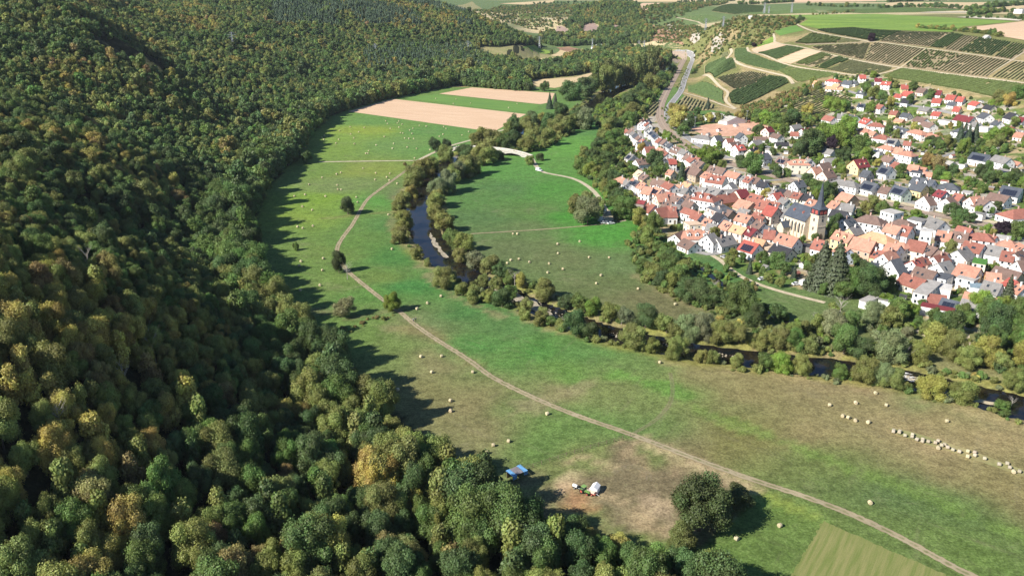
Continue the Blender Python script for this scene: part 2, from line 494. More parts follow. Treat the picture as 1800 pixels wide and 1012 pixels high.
MAT['pale_rock'] = mat_plain('pale_rock', alb(168,158,144), alb(196,186,170), .3, .95, (1, 1, .4), 0, .3, .7, .8)
MAT['roof'] = mat_tint('roof_covering', .85, .12, .16, .55, .1)
MAT['wall'] = mat_tint('render_plaster', .9, .1, .04, .4, .03)
MAT['paintwork'] = mat_tint('paintwork', .35, .5, .02, .5, .02)
MAT['stone'] = mat_tint('dressed_stone', .9, .1, .14, .9, .03)
MAT['straw'] = mat_tint('straw', .95, .05, .16, 3.0, .1)
MAT['glass'], _nt, _b = new_mat('window_glass', .12, .5); _b.inputs['Base Color'].default_value = (.035, .045, .055, 1)
MAT['frame'], _nt, _b = new_mat('white_frame', .5, .3); _b.inputs['Base Color'].default_value = (.7, .7, .68, 1)
MAT['solar'], _nt, _b = new_mat('solar_panel', .2, .5); _b.inputs['Base Color'].default_value = (.022, .027, .045, 1)
MAT['rubber'], _nt, _b = new_mat('black_rubber', .8, .2); _b.inputs['Base Color'].default_value = (.02, .02, .02, 1)
MAT['steel'], _nt, _b = new_mat('galvanised_steel', .5, .4); _b.inputs['Base Color'].default_value = (.42, .44, .45, 1); _b.inputs['Metallic'].default_value = .3
MAT['wood'] = mat_plain('weathered_wood', (.16, .12, .085), (.24, .19, .14), 1.5)

# ------------------------------------------------------------------ the ground: one sheet with its own cover colours
MEADOW = [
 (1750,950,95,115,60),(1650,900,88,112,58),(1550,730,136,131,86),(1750,760,140,135,88),(1500,700,125,127,80),(1650,830,128,126,80),(1300,690,120,121,74),
 (1200,700,112,122,68),(1450,820,105,117,62),(1300,780,110,118,62),(1560,960,98,118,60),(1700,980,96,120,55),(1400,760,128,127,80),(1640,720,134,130,84),(1790,860,122,122,74),
 (1400,680,130,126,84),(1320,650,128,128,80),(1480,668,138,128,92),(1600,690,112,124,76),(1700,722,122,128,80),(1240,655,124,128,78),(1620,780,142,136,92),(1560,880,84,108,60),(1480,860,96,114,60),
 (1260,960,84,114,50),(1380,900,100,128,55),(1300,1000,90,118,52),(1350,950,92,116,54),
 (1130,805,108,98,74),(1000,830,112,115,66),(1150,880,138,125,92),(980,890,120,108,76),(935,880,112,100,80),(1210,835,124,110,80),(1050,900,104,116,60),(1140,925,98,120,56),(1090,840,118,108,80),
 (700,620,104,124,64),(760,680,112,120,70),(850,760,116,120,76),(650,590,98,124,58),(900,720,104,120,66),(1000,770,98,128,62),(800,640,118,124,78),(820,720,118,120,76),(760,580,118,122,76),
 (780,570,96,120,72),(850,600,76,128,58),(950,620,74,128,54),(1000,660,92,132,56),(1080,690,116,125,72),(1150,680,104,128,64),(900,570,82,122,64),(830,545,72,120,60),(1040,620,84,126,62),(1110,640,100,126,66),(980,690,122,126,80),(880,640,86,130,60),
 (650,480,104,128,60),(560,440,104,128,60),(530,380,120,144,54),(640,420,94,128,58),(700,450,72,122,56),(720,500,64,124,58),(680,350,86,140,58),(720,340,106,116,76),(715,400,80,124,62),
 (600,330,112,130,74),(560,350,116,148,48),(640,300,126,140,60),(560,300,106,134,60),(580,500,102,126,60),(660,520,86,128,56),(540,480,98,126,58),(620,560,96,124,60),
 (700,255,104,138,70),(600,240,120,148,60),(640,230,134,152,56),(750,230,92,136,66),(660,215,98,138,66),(570,262,114,142,58),(780,258,96,138,66),
 (880,330,80,120,64),(960,330,78,134,54),(850,380,82,114,64),(1000,380,70,138,48),(930,400,96,115,68),(900,440,96,110,68),(1000,450,102,112,70),(1070,410,74,142,52),(1100,470,96,118,70),(830,350,84,124,62),(820,410,88,112,64),
 (1050,500,96,108,64),(1150,530,100,108,68),(900,300,86,138,62),(1000,260,94,148,60),(990,290,90,138,60),(1050,225,82,130,66),(1030,340,84,138,56),(940,370,88,120,60),
 (960,795,92,124,60),(1010,778,94,126,60),(1060,762,96,126,62),(1095,752,98,126,64),(930,812,90,122,58),(1400,540,96,120,66),(1440,550,98,115,66),(1260,480,76,116,60),(1350,510,90,118,62),
]
_m = np.array(MEADOW, float)
_mx, _my = on_plane(_m[:, 0], _m[:, 1])
_g = _m[:, 2:].mean(1, keepdims=True)
_mc = lin(_g + (_m[:, 2:] - _g) * .82) / 1.1 * np.where(_m[:, 2:3] > _m[:, 3:4] - 9, np.array([[1.2, 1.02, 1.0]]), np.array([[1.0, 1.05, .90]]))
def meadow_col(x, y):
    wx = x + fbm(x, y, 26, 3) * 22; wy = y + fbm(x + 300, y, 26, 3) * 22
    num = 0; den = 0
    for i in range(len(_mx)):
        w = 1.0 / ((wx - _mx[i]) ** 2 + (wy - _my[i]) ** 2 + 30) ** 1.7
        num = num + w[:, None] * _mc[i]; den = den + w
    return num / den[:, None]

FOREST = [tuple(p) for p in _foot] + [(30, 1010), (20, 1120), (35, 1330), (70, 1480), (20, 1620), (-200, 1800), (-700, 2100), (-1500, 2300), (-2500, 1800), (-900, 200), (-220, 40), (60, 60)]
VILLAGE_PX = [(1105,205),(1150,200),(1230,225),(1330,195),(1420,150),(1500,128),(1560,135),(1800,190),(1960,230),(1990,700),(1800,600),(1640,565),(1500,520),(1400,505),(1290,470),(1255,440),(1190,425),(1100,380),(1065,320)]
VILL = W(VILLAGE_PX)
def band(pts, w):
    P = W(pts); return P, w
BANDS = [ # (polyline, half width m, colour, feather)
 ([(1225,722),(1290,738),(1340,760),(1440,800),(1500,825),(1560,842),(1620,868),(1700,900),(1800,945),(1900,1000)], 2.4, (106,132,62)),
 ([(1335,868),(1400,890),(1458,912)], 2.6, (140,152,72)),
 ([(1090,655),(1130,672),(1200,690)], 4.0, (96,140,60)),
 ([(560,545),(610,560),(660,550),(720,540)], 2.5, (120,116,82)),
 ([(560,385),(640,376),(700,372)], 1.2, (124,128,78)),
 ([(1030,672),(985,700),(940,712),(900,726)], 3.0, (142,134,98)),
 ([(690,575),(760,590),(830,640)], 4.0, (128,120,80)),
 ([(1690,700),(1740,722),(1790,740)], 3.0, (128,126,82)),
 ([(1440,650),(1520,682),(1600,700),(1700,726),(1800,752)], 2.0, (158,144,104)),
 ([(900,545),(960,575),(1060,602),(1180,636),(1300,655),(1440,668)], 1.8, (150,138,98)),
 ([(700,440),(690,390),(700,345)], 2.0, (130,122,86)),
 ([(735,470),(770,500),(820,530),(880,555)], 3.0, (140,128,94)),
 ([(1115,480),(1150,505),(1200,530),(1250,545)], 2.0, (134,124,90)),
]
BANDS += [([(950,836),(975,850),(1000,862)], 1.6, (186,164,128)), ([(985,845),(1000,838),(1012,836)], 1.3, (190,170,134)), ([(968,868),(1000,852)], 1.2, (176,150,118)), ([(930,848),(955,858),(950,872)], 2.2, (150,128,110)),
          ([(1020,868),(1060,900),(1100,925)], .8, (150,134,98)), ([(1060,868),(1110,895),(1150,925)], 1.6, (170,150,116)), ([(1150,880),(1180,905),(1200,925)], 3.0, (178,158,128)), ([(1030,800),(1060,812),(1080,826)], 1.0, (172,154,118)),
          ([(1215,815),(1270,835),(1330,858)], 1.6, (176,156,122)), ([(1130,775),(1200,805),(1260,828)], .9, (180,160,124)), ([(1000,890),(1020,880),(1035,895)], 2.0, (168,124,88))]
BANDS = [(W(p), w, lin(c) / 1.1) for p, w, c in BANDS]
PADDOCK = W([(922,826),(1000,800),(1055,783),(1108,768),(1210,806),(1330,850),(1290,905),(1240,960),(1130,935),(1060,925),(960,905),(905,868)])

def ground_colours(x, y, h):
    n = x.size
    C = np.zeros((n, 4)); C[:, 3] = .15
    big = fbm(x, y, 400, 4); mid = fbm(x, y, 60, 3)
    C[:, :3] = lin((122, 124, 76)) / 1.1
    C[:, :3] += (lin((166, 148, 108)) - lin((122, 124, 76)))[None] * sstep(-.02, .12, mid)[:, None] * .8
    far = y > 1500
    pale = lin((196, 180, 140)) / 1.1; grn = lin((104, 122, 76)) / 1.1
    C[far, :3] = grn + (pale - grn) * sstep(-.06, .06, big[far])[:, None]
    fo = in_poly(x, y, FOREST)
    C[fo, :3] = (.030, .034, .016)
    fl = in_poly(x, y, FLAT) & (y < 1010)
    C[fl, :3] = meadow_col(x[fl], y[fl]); C[fl, 3] = 1.0
    v = in_poly(x, y, VILL)
    t = fbm(x, y, 14, 3)
    gard = lin((96, 118, 58)) / 1.1; grey = lin((176, 168, 154)) / 1.1; tan = lin((170, 152, 116)) / 1.1
    vc = gard[None] + (grey - gard)[None] * sstep(.02, .1, t)[:, None]
    vc = vc + (tan - vc) * sstep(.04, .14, fbm(x + 77, y, 10, 2))[:, None]
    C[v, :3] = vc[v]; C[v, 3] = .35
    near = (y < 1000) & (np.abs(x) < 700)
    xn, yn = x[near], y[near]; Cn = C[near]
    pd = in_poly(xn + fbm(xn, yn, 5, 2) * .8, yn + fbm(xn + 9, yn, 5, 2) * .8, PADDOCK); t = fbm(xn, yn, 16, 4)[:, None]
    pc = lin((116, 106, 80)) / 1.1 + (lin((112, 122, 72)) - lin((116, 106, 80))) / 1.1 * sstep(-.06, .10, t)
    pc = pc + (lin((160, 140, 108)) / 1.1 - pc) * sstep(.14, .24, fbm(xn + 50, yn, 9, 3))[:, None] * .6
    Cn[pd, :3] = pc[pd] * .92 + Cn[pd, :3] * .08; Cn[pd, 3] = .8
    for P, w, c in BANDS:
        d, _ = seg_dist(xn, yn, P)
        d = d + fbm(xn, yn, 8, 3) * 9
        k = 1 - sstep(w * .5, w * 1.2, d)
        Cn[:, :3] += (c - Cn[:, :3]) * (k * .6)[:, None]
    # river banks: dry reeds, then mud and gravel in the bed
    d, tt = seg_dist(xn, yn, RIVER); hw = np.interp(tt, np.arange(len(RIVER)), RIVER[:, 2]) * .5
    dd = d + fbm(xn, yn, 9, 2) * 6
    k = 1 - sstep(hw + 3.5, hw + 9.0, dd)
    reed = np.where((fbm(xn, yn, 18, 2) > 0)[:, None], lin((140, 138, 74))[None], lin((158, 144, 100))[None]) / 1.1
    Cn[:, :3] += (reed - Cn[:, :3]) * (k * .8)[:, None]
    k = 1 - sstep(hw * .9, hw * 1.2, d)
    Cn[:, :3] += (np.array((.10, .085, .06)) - Cn[:, :3]) * k[:, None]; Cn[:, 3] *= 1 - k
    C[near] = Cn
    # forest floor keeps its own dark litter colour under the edge trees
    return np.clip(C, 0, .8)

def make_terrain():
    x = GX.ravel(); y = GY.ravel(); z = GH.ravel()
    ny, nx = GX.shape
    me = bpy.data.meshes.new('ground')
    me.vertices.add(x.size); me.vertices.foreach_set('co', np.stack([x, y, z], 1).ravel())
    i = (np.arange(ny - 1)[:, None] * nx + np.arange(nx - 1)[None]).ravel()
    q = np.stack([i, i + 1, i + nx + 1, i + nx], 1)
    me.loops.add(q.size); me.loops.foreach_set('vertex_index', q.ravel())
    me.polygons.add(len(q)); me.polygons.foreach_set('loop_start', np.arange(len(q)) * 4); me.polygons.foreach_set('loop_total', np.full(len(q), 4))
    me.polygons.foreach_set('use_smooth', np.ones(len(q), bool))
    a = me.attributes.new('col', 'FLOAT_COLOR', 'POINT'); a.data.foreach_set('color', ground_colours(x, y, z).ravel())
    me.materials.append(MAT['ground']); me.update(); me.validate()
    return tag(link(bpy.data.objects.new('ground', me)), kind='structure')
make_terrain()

# ------------------------------------------------------------------ sheets lying on the ground
def rough(P, amp=1.0, step=2.0):
    Q = resample(smooth(np.array(list(P) + [P[0]], float), 1), min(step, amp * .6))[:-1]
    return [(x + (vnoise(np.array(x / (2.6 * amp)), np.array(y / (2.6 * amp))) - .5) * 2 * amp, y + (vnoise(np.array(x / (2.6 * amp) + 40), np.array(y / (2.6 * amp))) - .5) * 2 * amp) for x, y in Q]
def drape_world(name, P, mat, off, cell=12.0, kind='structure'):
    bm = bmesh.new()
    bm.faces.new([bm.verts.new((x, y, 0)) for x, y in P])
    xs = [p[0] for p in P]; ys = [p[1] for p in P]
    for lo, hi, ax in ((min(xs), max(xs), 0), (min(ys), max(ys), 1)):
        n = int((hi - lo) / cell)
        if n > 90: n = 90
        for k in range(1, n + 1):
            co = [0, 0, 0]; co[ax] = lo + (hi - lo) * k / (n + 1); no = [0, 0, 0]; no[ax] = 1
            bmesh.ops.bisect_plane(bm, geom=bm.verts[:] + bm.edges[:] + bm.faces[:], plane_co=co, plane_no=no)
    bmesh.ops.triangulate(bm, faces=bm.faces[:])
    co = np.array([v.co[:] for v in bm.verts]); z = hq(co[:, 0], co[:, 1]) + off
    for v, zz in zip(bm.verts, z): v.co.z = zz
    bmesh.ops.recalc_face_normals(bm, faces=bm.faces[:])
    if sum(f.normal.z for f in bm.faces) < 0: bmesh.ops.reverse_faces(bm, faces=bm.faces[:])
    me = bpy.data.meshes.new(name); bm.to_mesh(me); bm.free(); me.materials.append(mat)
    return tag(link(bpy.data.objects.new(name, me)), kind=kind)
def drape(name, px, mat, off=.06, cell=12.0): return drape_world(name, W(px), mat, off, cell)

def strip_world(name, P, width, mat, off, step=4.0, kind='structure', parent=None, z_abs=None):
    P = resample(smooth(np.array([p[:2] for p in P]), 2), step)
    t = np.gradient(P, axis=0); t /= np.linalg.norm(t, axis=1)[:, None] + 1e-9
    nrm = np.stack([-t[:, 1], t[:, 0]], 1)
    w = width if np.ndim(width) == 0 else np.interp(np.linspace(0, 1, len(P)), np.linspace(0, 1, len(width)), width)[:, None]
    K = [-1, -.6, -.2, .2, .6, 1]
    rows = [P + nrm * (w * .5 * k) for k in K]
    V = np.stack(rows, 1).reshape(-1, 2)
    z = hq(V[:, 0], V[:, 1]) + off if z_abs is None else np.full(len(V), z_abs)
    n = len(P); m = len(K)
    F = [(i * m + j, i * m + j + 1, (i + 1) * m + j + 1, (i + 1) * m + j) for i in range(n - 1) for j in range(m - 1)]
    F = [f[::-1] for f in F] if False else F
    o = mesh_obj(name, np.c_[V, z], F, mat, parent)
    a = o.data.attributes.new('across', 'FLOAT', 'POINT'); a.data.foreach_set('value', np.tile(np.abs(K), n).astype(np.float32))
    bmn = o.data.polygons[0].normal.z
    if bmn < 0: o.data.flip_normals()
    if parent is None: tag(o, kind=kind)
    return o
ROADS = []          # remembered so that garden plants keep off them
def strip(name, px, width, mat, off=.10, step=4.0):
    P = W(px); ROADS.append((P, (max(width) if np.ndim(width) else width) * .5)); return strip_world(name, P, width, mat, off, step)

strip_world('river_water', [tuple(p[:2]) for p in RIVER], list(RIVER[:, 2] * 1.55), MAT['water'], 0, 5.0, z_abs=-.75)
strip_world('stream_water', [tuple(p[:2]) for p in STREAM], 2.8, MAT['water'], 0, 5.0, z_abs=-.55)

# fields of the valley floor
drape('ploughed_field', [(612,196),(690,174),(925,201),(900,214),(868,232),(845,229)], MAT['soil'], .07)
drape('green_field', [(706,172),(766,166),(948,185),(925,199)], MAT['crop'], .05)
drape('ploughed_field', [(772,165),(830,154),(975,164),(968,180),(950,183.5)], MAT['soil'], .07)
drape('dry_field', [(926,143),(1045,127),(1030,138),(1000,150),(975,155),(945,152)], MAT['soil2'], .06)
drape('green_field', [(930,141),(1010,136),(1048,126),(1000,131),(960,136)], MAT['dry'], .09)
drape('meadow_strip', [(838,96),(846,82),(880,84),(950,92),(985,100),(960,108),(920,108),(885,105)], MAT['dry'], .12)
drape('green_field', [(918,84),(938,78),(967,90),(968,94),(935,92)], MAT['vivid'], .16)
drape('reddish_field', [(978,84),(1000,82),(1040,90),(1036,98),(985,92)], MAT['red_soil'], .12)
drape('dry_field', [(968,98),(985,88),(1015,93),(995,101)], MAT['soil2'], .16)
drape('dry_field', [(945,103),(985,101),(990,108),(955,112)], MAT['soil2'], .16)
drape_world('mown_strip', rough(W([(1447,915),(1590,978),(1688,1020),(1640,1100),(1330,1100),(1392,1010)]), .3), MAT['stubble'], .03)
# tracks, lanes and roads
strip('dirt_track', [(1790,1045),(1700,1010),(1560,931),(1440,880),(1330,846),(1210,802),(1110,763),(1000,726),(920,691),(860,661),(830,636),(790,611),(750,586),(722,565),(700,545),(670,525),(640,501),(615,481),(600,465),(590,440),(600,420),(620,395),(632,372),(645,350),(665,335),(700,310),(725,292),(740,282)], 2.5, MAT['track'], .08, 3.0)
strip('farm_lane', [(560,285),(640,283.5),(735,282.5)], 2.6, MAT['lane'], .09)
strip('farm_lane', [(733,283),(745,277),(765,267),(785,259),(800,254),(834,245),(866,234),(890,227)], 2.8, MAT['lane'], .11)
strip('farm_lane', [(935,279),(944,296),(956,304),(980,308),(1010,314),(1035,328),(1052,345),(1062,365),(1072,382),(1082,392)], 3.0, MAT['lane'], .11)
strip('farm_lane', [(765,267),(790,264)], 2.8, MAT['lane'], .13)
drape('parking_area', [(1056,384),(1066,368),(1078,372),(1102,388),(1064,395)], MAT['lane'], .09, 4)
strip('field_track', [(828,411),(880,408),(960,403),(1030,397),(1060,394)], 1.6, MAT['track'], .07)
strip('field_track', [(1110,763),(1150,742),(1178,712),(1184,685),(1178,655)], 1.5, MAT['faint'], .06)
strip('sandy_path', [(1252,449),(1268,458),(1285,475),(1310,491),(1350,506),(1400,520),(1450,532)], 2.6, MAT['sandy'], .10)
strip('sandy_path', [(1540,555),(1590,572),(1625,588),(1650,600),(1690,610),(1720,620),(1760,632),(1830,650)], 2.6, MAT['sandy'], .10)
strip('dirt_ring', [(1078,832),(1088,822),(1108,818),(1130,823),(1142,834),(1140,845)], 2.0, MAT['faint'], .06, 2)
drape('bare_earth', [(1658,600),(1690,580),(1704,588),(1706,606),(1684,612)], MAT['sandy'], .08, 4)
# main road and railway
ROAD_PX = [(1140,88.5),(1165,89.5),(1190,91),(1208,93.5),(1217,97),(1218,103),(1216,109),(1212,118),(1208,130),(1203,140),(1200,152),(1196,162),(1188,172),(1180,182),(1175,191),(1173,201),(1176,212),(1184,223),(1196,233),(1210,243),(1226,254),(1246,264),(1266,273),(1292,283),(1330,291),(1380,303),(1420,314),(1452,318),(1500,330),(1580,350),(1650,368),(1700,383),(1800,404),(1900,426)]
strip('main_road', ROAD_PX, 7.0, MAT['asphalt'], .14)
RAIL_PX = [(1135,90.5),(1160,91.5),(1182,93),(1197,95.5),(1204,99),(1203,104),(1196,116),(1189,131),(1178,150),(1167,171),(1161,185),(1159,200),(1162,214),(1171,228),(1186,241),(1206,256),(1231,269),(1262,281),(1300,293),(1345,306),(1400,321),(1450,334),(1500,347),(1560,359),(1640,376),(1720,393),(1800,410),(1900,432)]
strip('railway_bed', RAIL_PX, 8.0, MAT['ballast'], .20)
def offset_line(P, d):
    P = resample(smooth(np.array(P), 2), 6.0); t = np.gradient(P, axis=0); t /= np.linalg.norm(t, axis=1)[:, None]
    return P + np.stack([-t[:, 1], t[:, 0]], 1) * d
_rw = W(RAIL_PX); _mr = W(ROAD_PX)
for k, d in enumerate((-2.9, -1.45, 1.45, 2.9)):
    P = offset_line(_rw, d); V = []; F = []
    z = hq(P[:, 0], P[:, 1]) + .21
    for i in range(len(P)):
        for a, b in ((-.06, 0), (.06, 0), (.06, .16), (-.06, .16)): V.append((P[i, 0] + a, P[i, 1] + a, z[i] + b))
    for i in range(len(P) - 1):
        for j in range(4): F.append((i * 4 + j, i * 4 + (j + 1) % 4, i * 4 + 4 + (j + 1) % 4, i * 4 + 4 + j))
    tag(mesh_obj('railway_rail', V, F, MAT['rail']), kind='structure')
for d in (-2.75, 2.75):
    strip_world('road_markings', offset_line(_mr, d), .22, MAT['paint'], .155)
strip_world('platform_strip', offset_line(W(RAIL_PX[17:]), 8.0), 6.0, MAT['sandy'], .24)
# village streets
for px, w in [([(1112,214),(1124,232),(1132,250),(1148,268),(1170,284),(1186,296),(1204,310),(1212,325)], 4.0),
              ([(1180,418),(1215,440),(1252,449),(1275,436),(1300,430)], 5.0),
              ([(1240,349),(1262,372),(1290,398),(1312,415)], 4.0), ([(1255,345),(1300,352),(1345,368),(1372,386)], 4.0),
              ([(1212,325),(1250,338),(1300,345),(1350,350),(1390,352),(1440,366)], 4.0),
              ([(1420,314),(1380,316),(1330,318)], 4.0), ([(1452,318),(1490,308),(1520,300),(1560,290),(1590,282)], 4.5),
              ([(1425,425),(1460,430),(1490,445),(1530,460),(1570,455)], 4.0), ([(1575,425),(1590,470),(1600,500),(1612,520)], 4.0),
              ([(1500,375),(1560,385),(1620,400),(1680,420),(1740,440),(1800,455)], 4.0),
              ([(1560,318),(1620,330),(1680,345),(1730,360),(1790,362)], 4.0),
              ([(1505,240),(1540,225),(1560,228),(1572,240)], 4.0), ([(1490,160),(1530,172),(1570,182),(1640,190),(1700,205),(1760,222),(1810,235)], 4.0),
              ([(1500,150),(1516,140),(1530,133)], 4.0), ([(1270,262),(1310,256),(1360,262),(1400,258)], 3.5),
              ([(1590,282),(1650,278),(1690,262),(1700,255)], 4.0), ([(1780,350),(1760,362),(1740,378),(1722,392)], 4.0)]:
    strip('village_street', px, w, MAT['asphalt'], .09)
drape('sports_pitch', [(1214,227),(1240,219),(1300,215),(1345,214),(1352,228),(1330,236),(1280,240),(1240,240)], MAT['pitch'], .12)
# vineyard hill: lanes
for px, w in [([(1400,82),(1415,85),(1469,99),(1540,113),(1582,120),(1690,133),(1800,147),(1880,158)], 5.0),
              ([(1415,79.5),(1480,77.5),(1525,74.5),(1545,74.5),(1628,86),(1700,95),(1778,107),(1880,120)], 5.0),
              ([(1400,43),(1425,55),(1480,66),(1528,74)], 6.0), ([(1313,84),(1322,94),(1360,106),(1389,116),(1440,124),(1483,131),(1505,133)], 5.0),
              ([(1582,120),(1560,128),(1545,131),(1520,135)], 5.0), ([(1582,120),(1605,105),(1628,86)], 3.5),
              ([(1361,76),(1362,68),(1359,60)], 5.0), ([(1361,74),(1382,80),(1402,82)], 5.0),
              ([(1284,86),(1287,92),(1281,100),(1277,102),(1290,110),(1310,118),(1345,126),(1378,133),(1388,138),(1394,148)], 6.0),
              ([(1235,133),(1262,152),(1279,161),(1280,167),(1274,175),(1280,184),(1293,192)], 5.0), ([(1202,164),(1240,174),(1270,186),(1292,193)], 4.0),
              ([(1187,31),(1205,34),(1240,40),(1282,47)], 7.0), ([(1425,158),(1460,168),(1500,174),(1520,172)], 3.5),
              ([(1778,107),(1760,118),(1738,132)], 3.0), ([(1778,107),(1800,92),(1820,84)], 3.0)]:
    strip('vineyard_lane', px, w * .6, MAT['sandy'], .42, 6.0)
for px in [[(1364,107),(1415,86.5),(1444,91.5),(1390,113)],[(1321,87),(1361,74.5),(1382,80),(1329,95)],[(1700,49),(1800,38),(1900,42),(1900,90),(1800,71),(1758,64)]]:
    drape('ploughed_field', px, MAT['soil'], .25)
drape('vivid_green_field', [(1405,44),(1420,35),(1364,27),(1450,26),(1540,25),(1600,28),(1690,33),(1790,38),(1698,47),(1672,57),(1610,55),(1540,52),(1500,48),(1440,51)], MAT['vivid'], .3, 25)
drape('green_field', [(1329,81),(1360,63),(1361,74),(1338,84)], MAT['vivid'], .2)
drape('green_field', [(1371,63.5),(1361,55),(1399,45),(1414,54)], MAT['crop'], .25)
for px, mt in [([(1550,10),(1578,4),(1700,5),(1800,3),(1800,19),(1700,15),(1620,16)], 'soil2'), ([(1681,31),(1712,29.5),(1800,35),(1790,37.5)], 'white_soil'), ([(1612,23),(1640,21.5),(1708,21),(1700,23)], 'white_soil'),
               ([(1090,12),(1130,6),(1200,5),(1240,8),(1150,14),(1118,27)], 'soil'), ([(1085,4),(1120,-4),(1250,-2),(1280,3),(1200,4)], 'soil2'), ([(878,7),(975,1),(972,5),(925,9)], 'soil2'),
               ([(1380,-2),(1540,-3),(1540,3),(1400,5)], 'soil'), ([(780,12),(830,3),(850,18),(800,20)], 'dry')]:
    drape('far_field', px, MAT[mt], .6, 40)
# ------------------------------------------------------------------ tree shapes: tapered trunk with limbs, crown of many leaf clumps
def crown_mesh(name, seed, n_leaf, leaf, lobes=12, shape='round', core=True):
    r = np.random.default_rng(seed)
    L = []
    if shape == 'round':
        ex, ey = r.uniform(.8, 1.15), r.uniform(.8, 1.15); sk = r.uniform(-.1, .1, 2)
        for i in range(lobes):
            a = r.uniform(0, 6.28); zz = r.uniform(.12, .98); rad = .40 * math.sqrt(max(0.05, 1 - ((zz - .45) / .62) ** 2)) * math.sqrt(r.uniform(.15, 1.0))
            L.append((rad * math.cos(a) * ex + sk[0] * zz, rad * math.sin(a) * ey + sk[1] * zz, zz * .8, r.uniform(.07, .19)))
        L.append((0, 0, .42, .26)); L.append((sk[0] * .6, sk[1] * .6, .66, .2))
    elif shape == 'tall':
        for i in range(lobes):
            a = r.uniform(0, 6.28); zz = r.uniform(.12, .95); rad = .3 * (1 - abs(zz - .45) * 1.1) * r.uniform(.3, 1)
            L.append((rad * math.cos(a), rad * math.sin(a), zz, r.uniform(.12, .2)))
        L.append((0, 0, .4, .24)); L.append((0, 0, .65, .2))
    elif shape == 'bush':
        for i in range(lobes):
            a = r.uniform(0, 6.28); rad = r.uniform(.05, .34)
            L.append((rad * math.cos(a), rad * math.sin(a), r.uniform(.12, .5), r.uniform(.14, .24)))
    V = []; F = []; leafv = []
    lob = r.uniform(0, 1, len(L))
    Larr = np.array(L)
    if shape == 'cone':
        n = n_leaf
        z = 1 - np.sqrt(r.uniform(0.0004, 1, n)); tier = np.floor(z * 13) / 13 + r.uniform(0, .035, n)
        rad = .5 * (1 - z) ** .85 * (.55 + .5 * r.uniform(0, 1, n)) * (1 + .12 * np.sin(z * 80))
        a = r.uniform(0, 6.28, n)
        P = np.stack([rad * np.cos(a), rad * np.sin(a), .05 + .95 * tier - rad * .25], 1)
        N = np.stack([np.cos(a) * .8, np.sin(a) * .8, np.full(n, .7)], 1) + r.normal(0, .3, (n, 3))
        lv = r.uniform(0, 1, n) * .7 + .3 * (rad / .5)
        sz = leaf * r.uniform(.7, 1.3, n)
    else:
        area = Larr[:, 3] ** 2; idx = r.choice(len(L), n_leaf * 2, p=area / area.sum())
        D = r.normal(0, 1, (n_leaf * 2, 3)); D[:, 2] += .25; D /= np.linalg.norm(D, axis=1)[:, None]
        bumpy = 1 + .22 * np.sin(D[:, 0] * 9 + idx) * np.sin(D[:, 1] * 8 + idx * 2) * np.sin(D[:, 2] * 9)
        P = Larr[idx, :3] + D * (Larr[idx, 3] * r.uniform(.74, 1.22, n_leaf * 2) * bumpy)[:, None]
        dist = np.linalg.norm(P[:, None] - Larr[None, :, :3], axis=2) / Larr[None, :, 3]
        ok = (dist.min(1) > .74) & (P[:, 2] > .03)
        P = P[ok][:n_leaf]; D = D[ok][:n_leaf]; idx = idx[ok][:n_leaf]
        N = D + r.normal(0, .5, D.shape)
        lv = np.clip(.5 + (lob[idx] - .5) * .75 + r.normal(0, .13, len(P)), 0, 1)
        sz = leaf * r.uniform(.65, 1.35, len(P))
    N /= np.linalg.norm(N, axis=1)[:, None]
    R = r.normal(0, 1, N.shape); U = np.cross(N, R); U /= np.linalg.norm(U, axis=1)[:, None]; B = np.cross(N, U)
    n = len(P); s = sz[:, None]
    Q = np.stack([P - U * s * .5 - B * s * .42, P + U * s * .5 - B * s * .30, P + U * s * .42 + B * s * .5, P - U * s * .36 + B * s * .36], 1).reshape(-1, 3)
    V = [Q]; nq = n; faces = np.arange(n * 4).reshape(-1, 4).tolist(); attr = lv.tolist()
    base = n * 4
    if core:
        if shape == 'cone':
            k = 8; ring = [(.36 * math.cos(6.28 * i / k), .36 * math.sin(6.28 * i / k), .06) for i in range(k)] + [(0, 0, .93)]
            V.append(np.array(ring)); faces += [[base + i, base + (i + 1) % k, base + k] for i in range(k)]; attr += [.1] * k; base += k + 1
        else:
            bm = bmesh.new(); bmesh.ops.create_icosphere(bm, subdivisions=1, radius=1.0)
            ico = np.array([v.co[:] for v in bm.verts]); bm.verts.index_update(); fi = [[v.index for v in f.verts] for f in bm.faces]; bm.free()
            for (x, y, z, rr), lb in zip(L, lob):
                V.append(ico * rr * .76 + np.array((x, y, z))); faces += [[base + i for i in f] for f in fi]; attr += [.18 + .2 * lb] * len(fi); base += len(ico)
    V = np.concatenate(V)
    if shape in ('round', 'bush'):
        q = V[:n * 4]; lo = np.percentile(q, 1, 0); hi = np.percentile(q, 99, 0)
        V[:, :2] = (V[:, :2] - (lo[:2] + hi[:2]) / 2) / max(hi[0] - lo[0], hi[1] - lo[1]); V[:, 2] /= hi[2]
    me = bpy.data.meshes.new(name); me.from_pydata(V.tolist(), [], faces)
    a = me.attributes.new('leaf', 'FLOAT', 'FACE'); a.data.foreach_set('value', np.array(attr, np.float32))
    me.materials.append(MAT['foliage']); me.update()
    return me
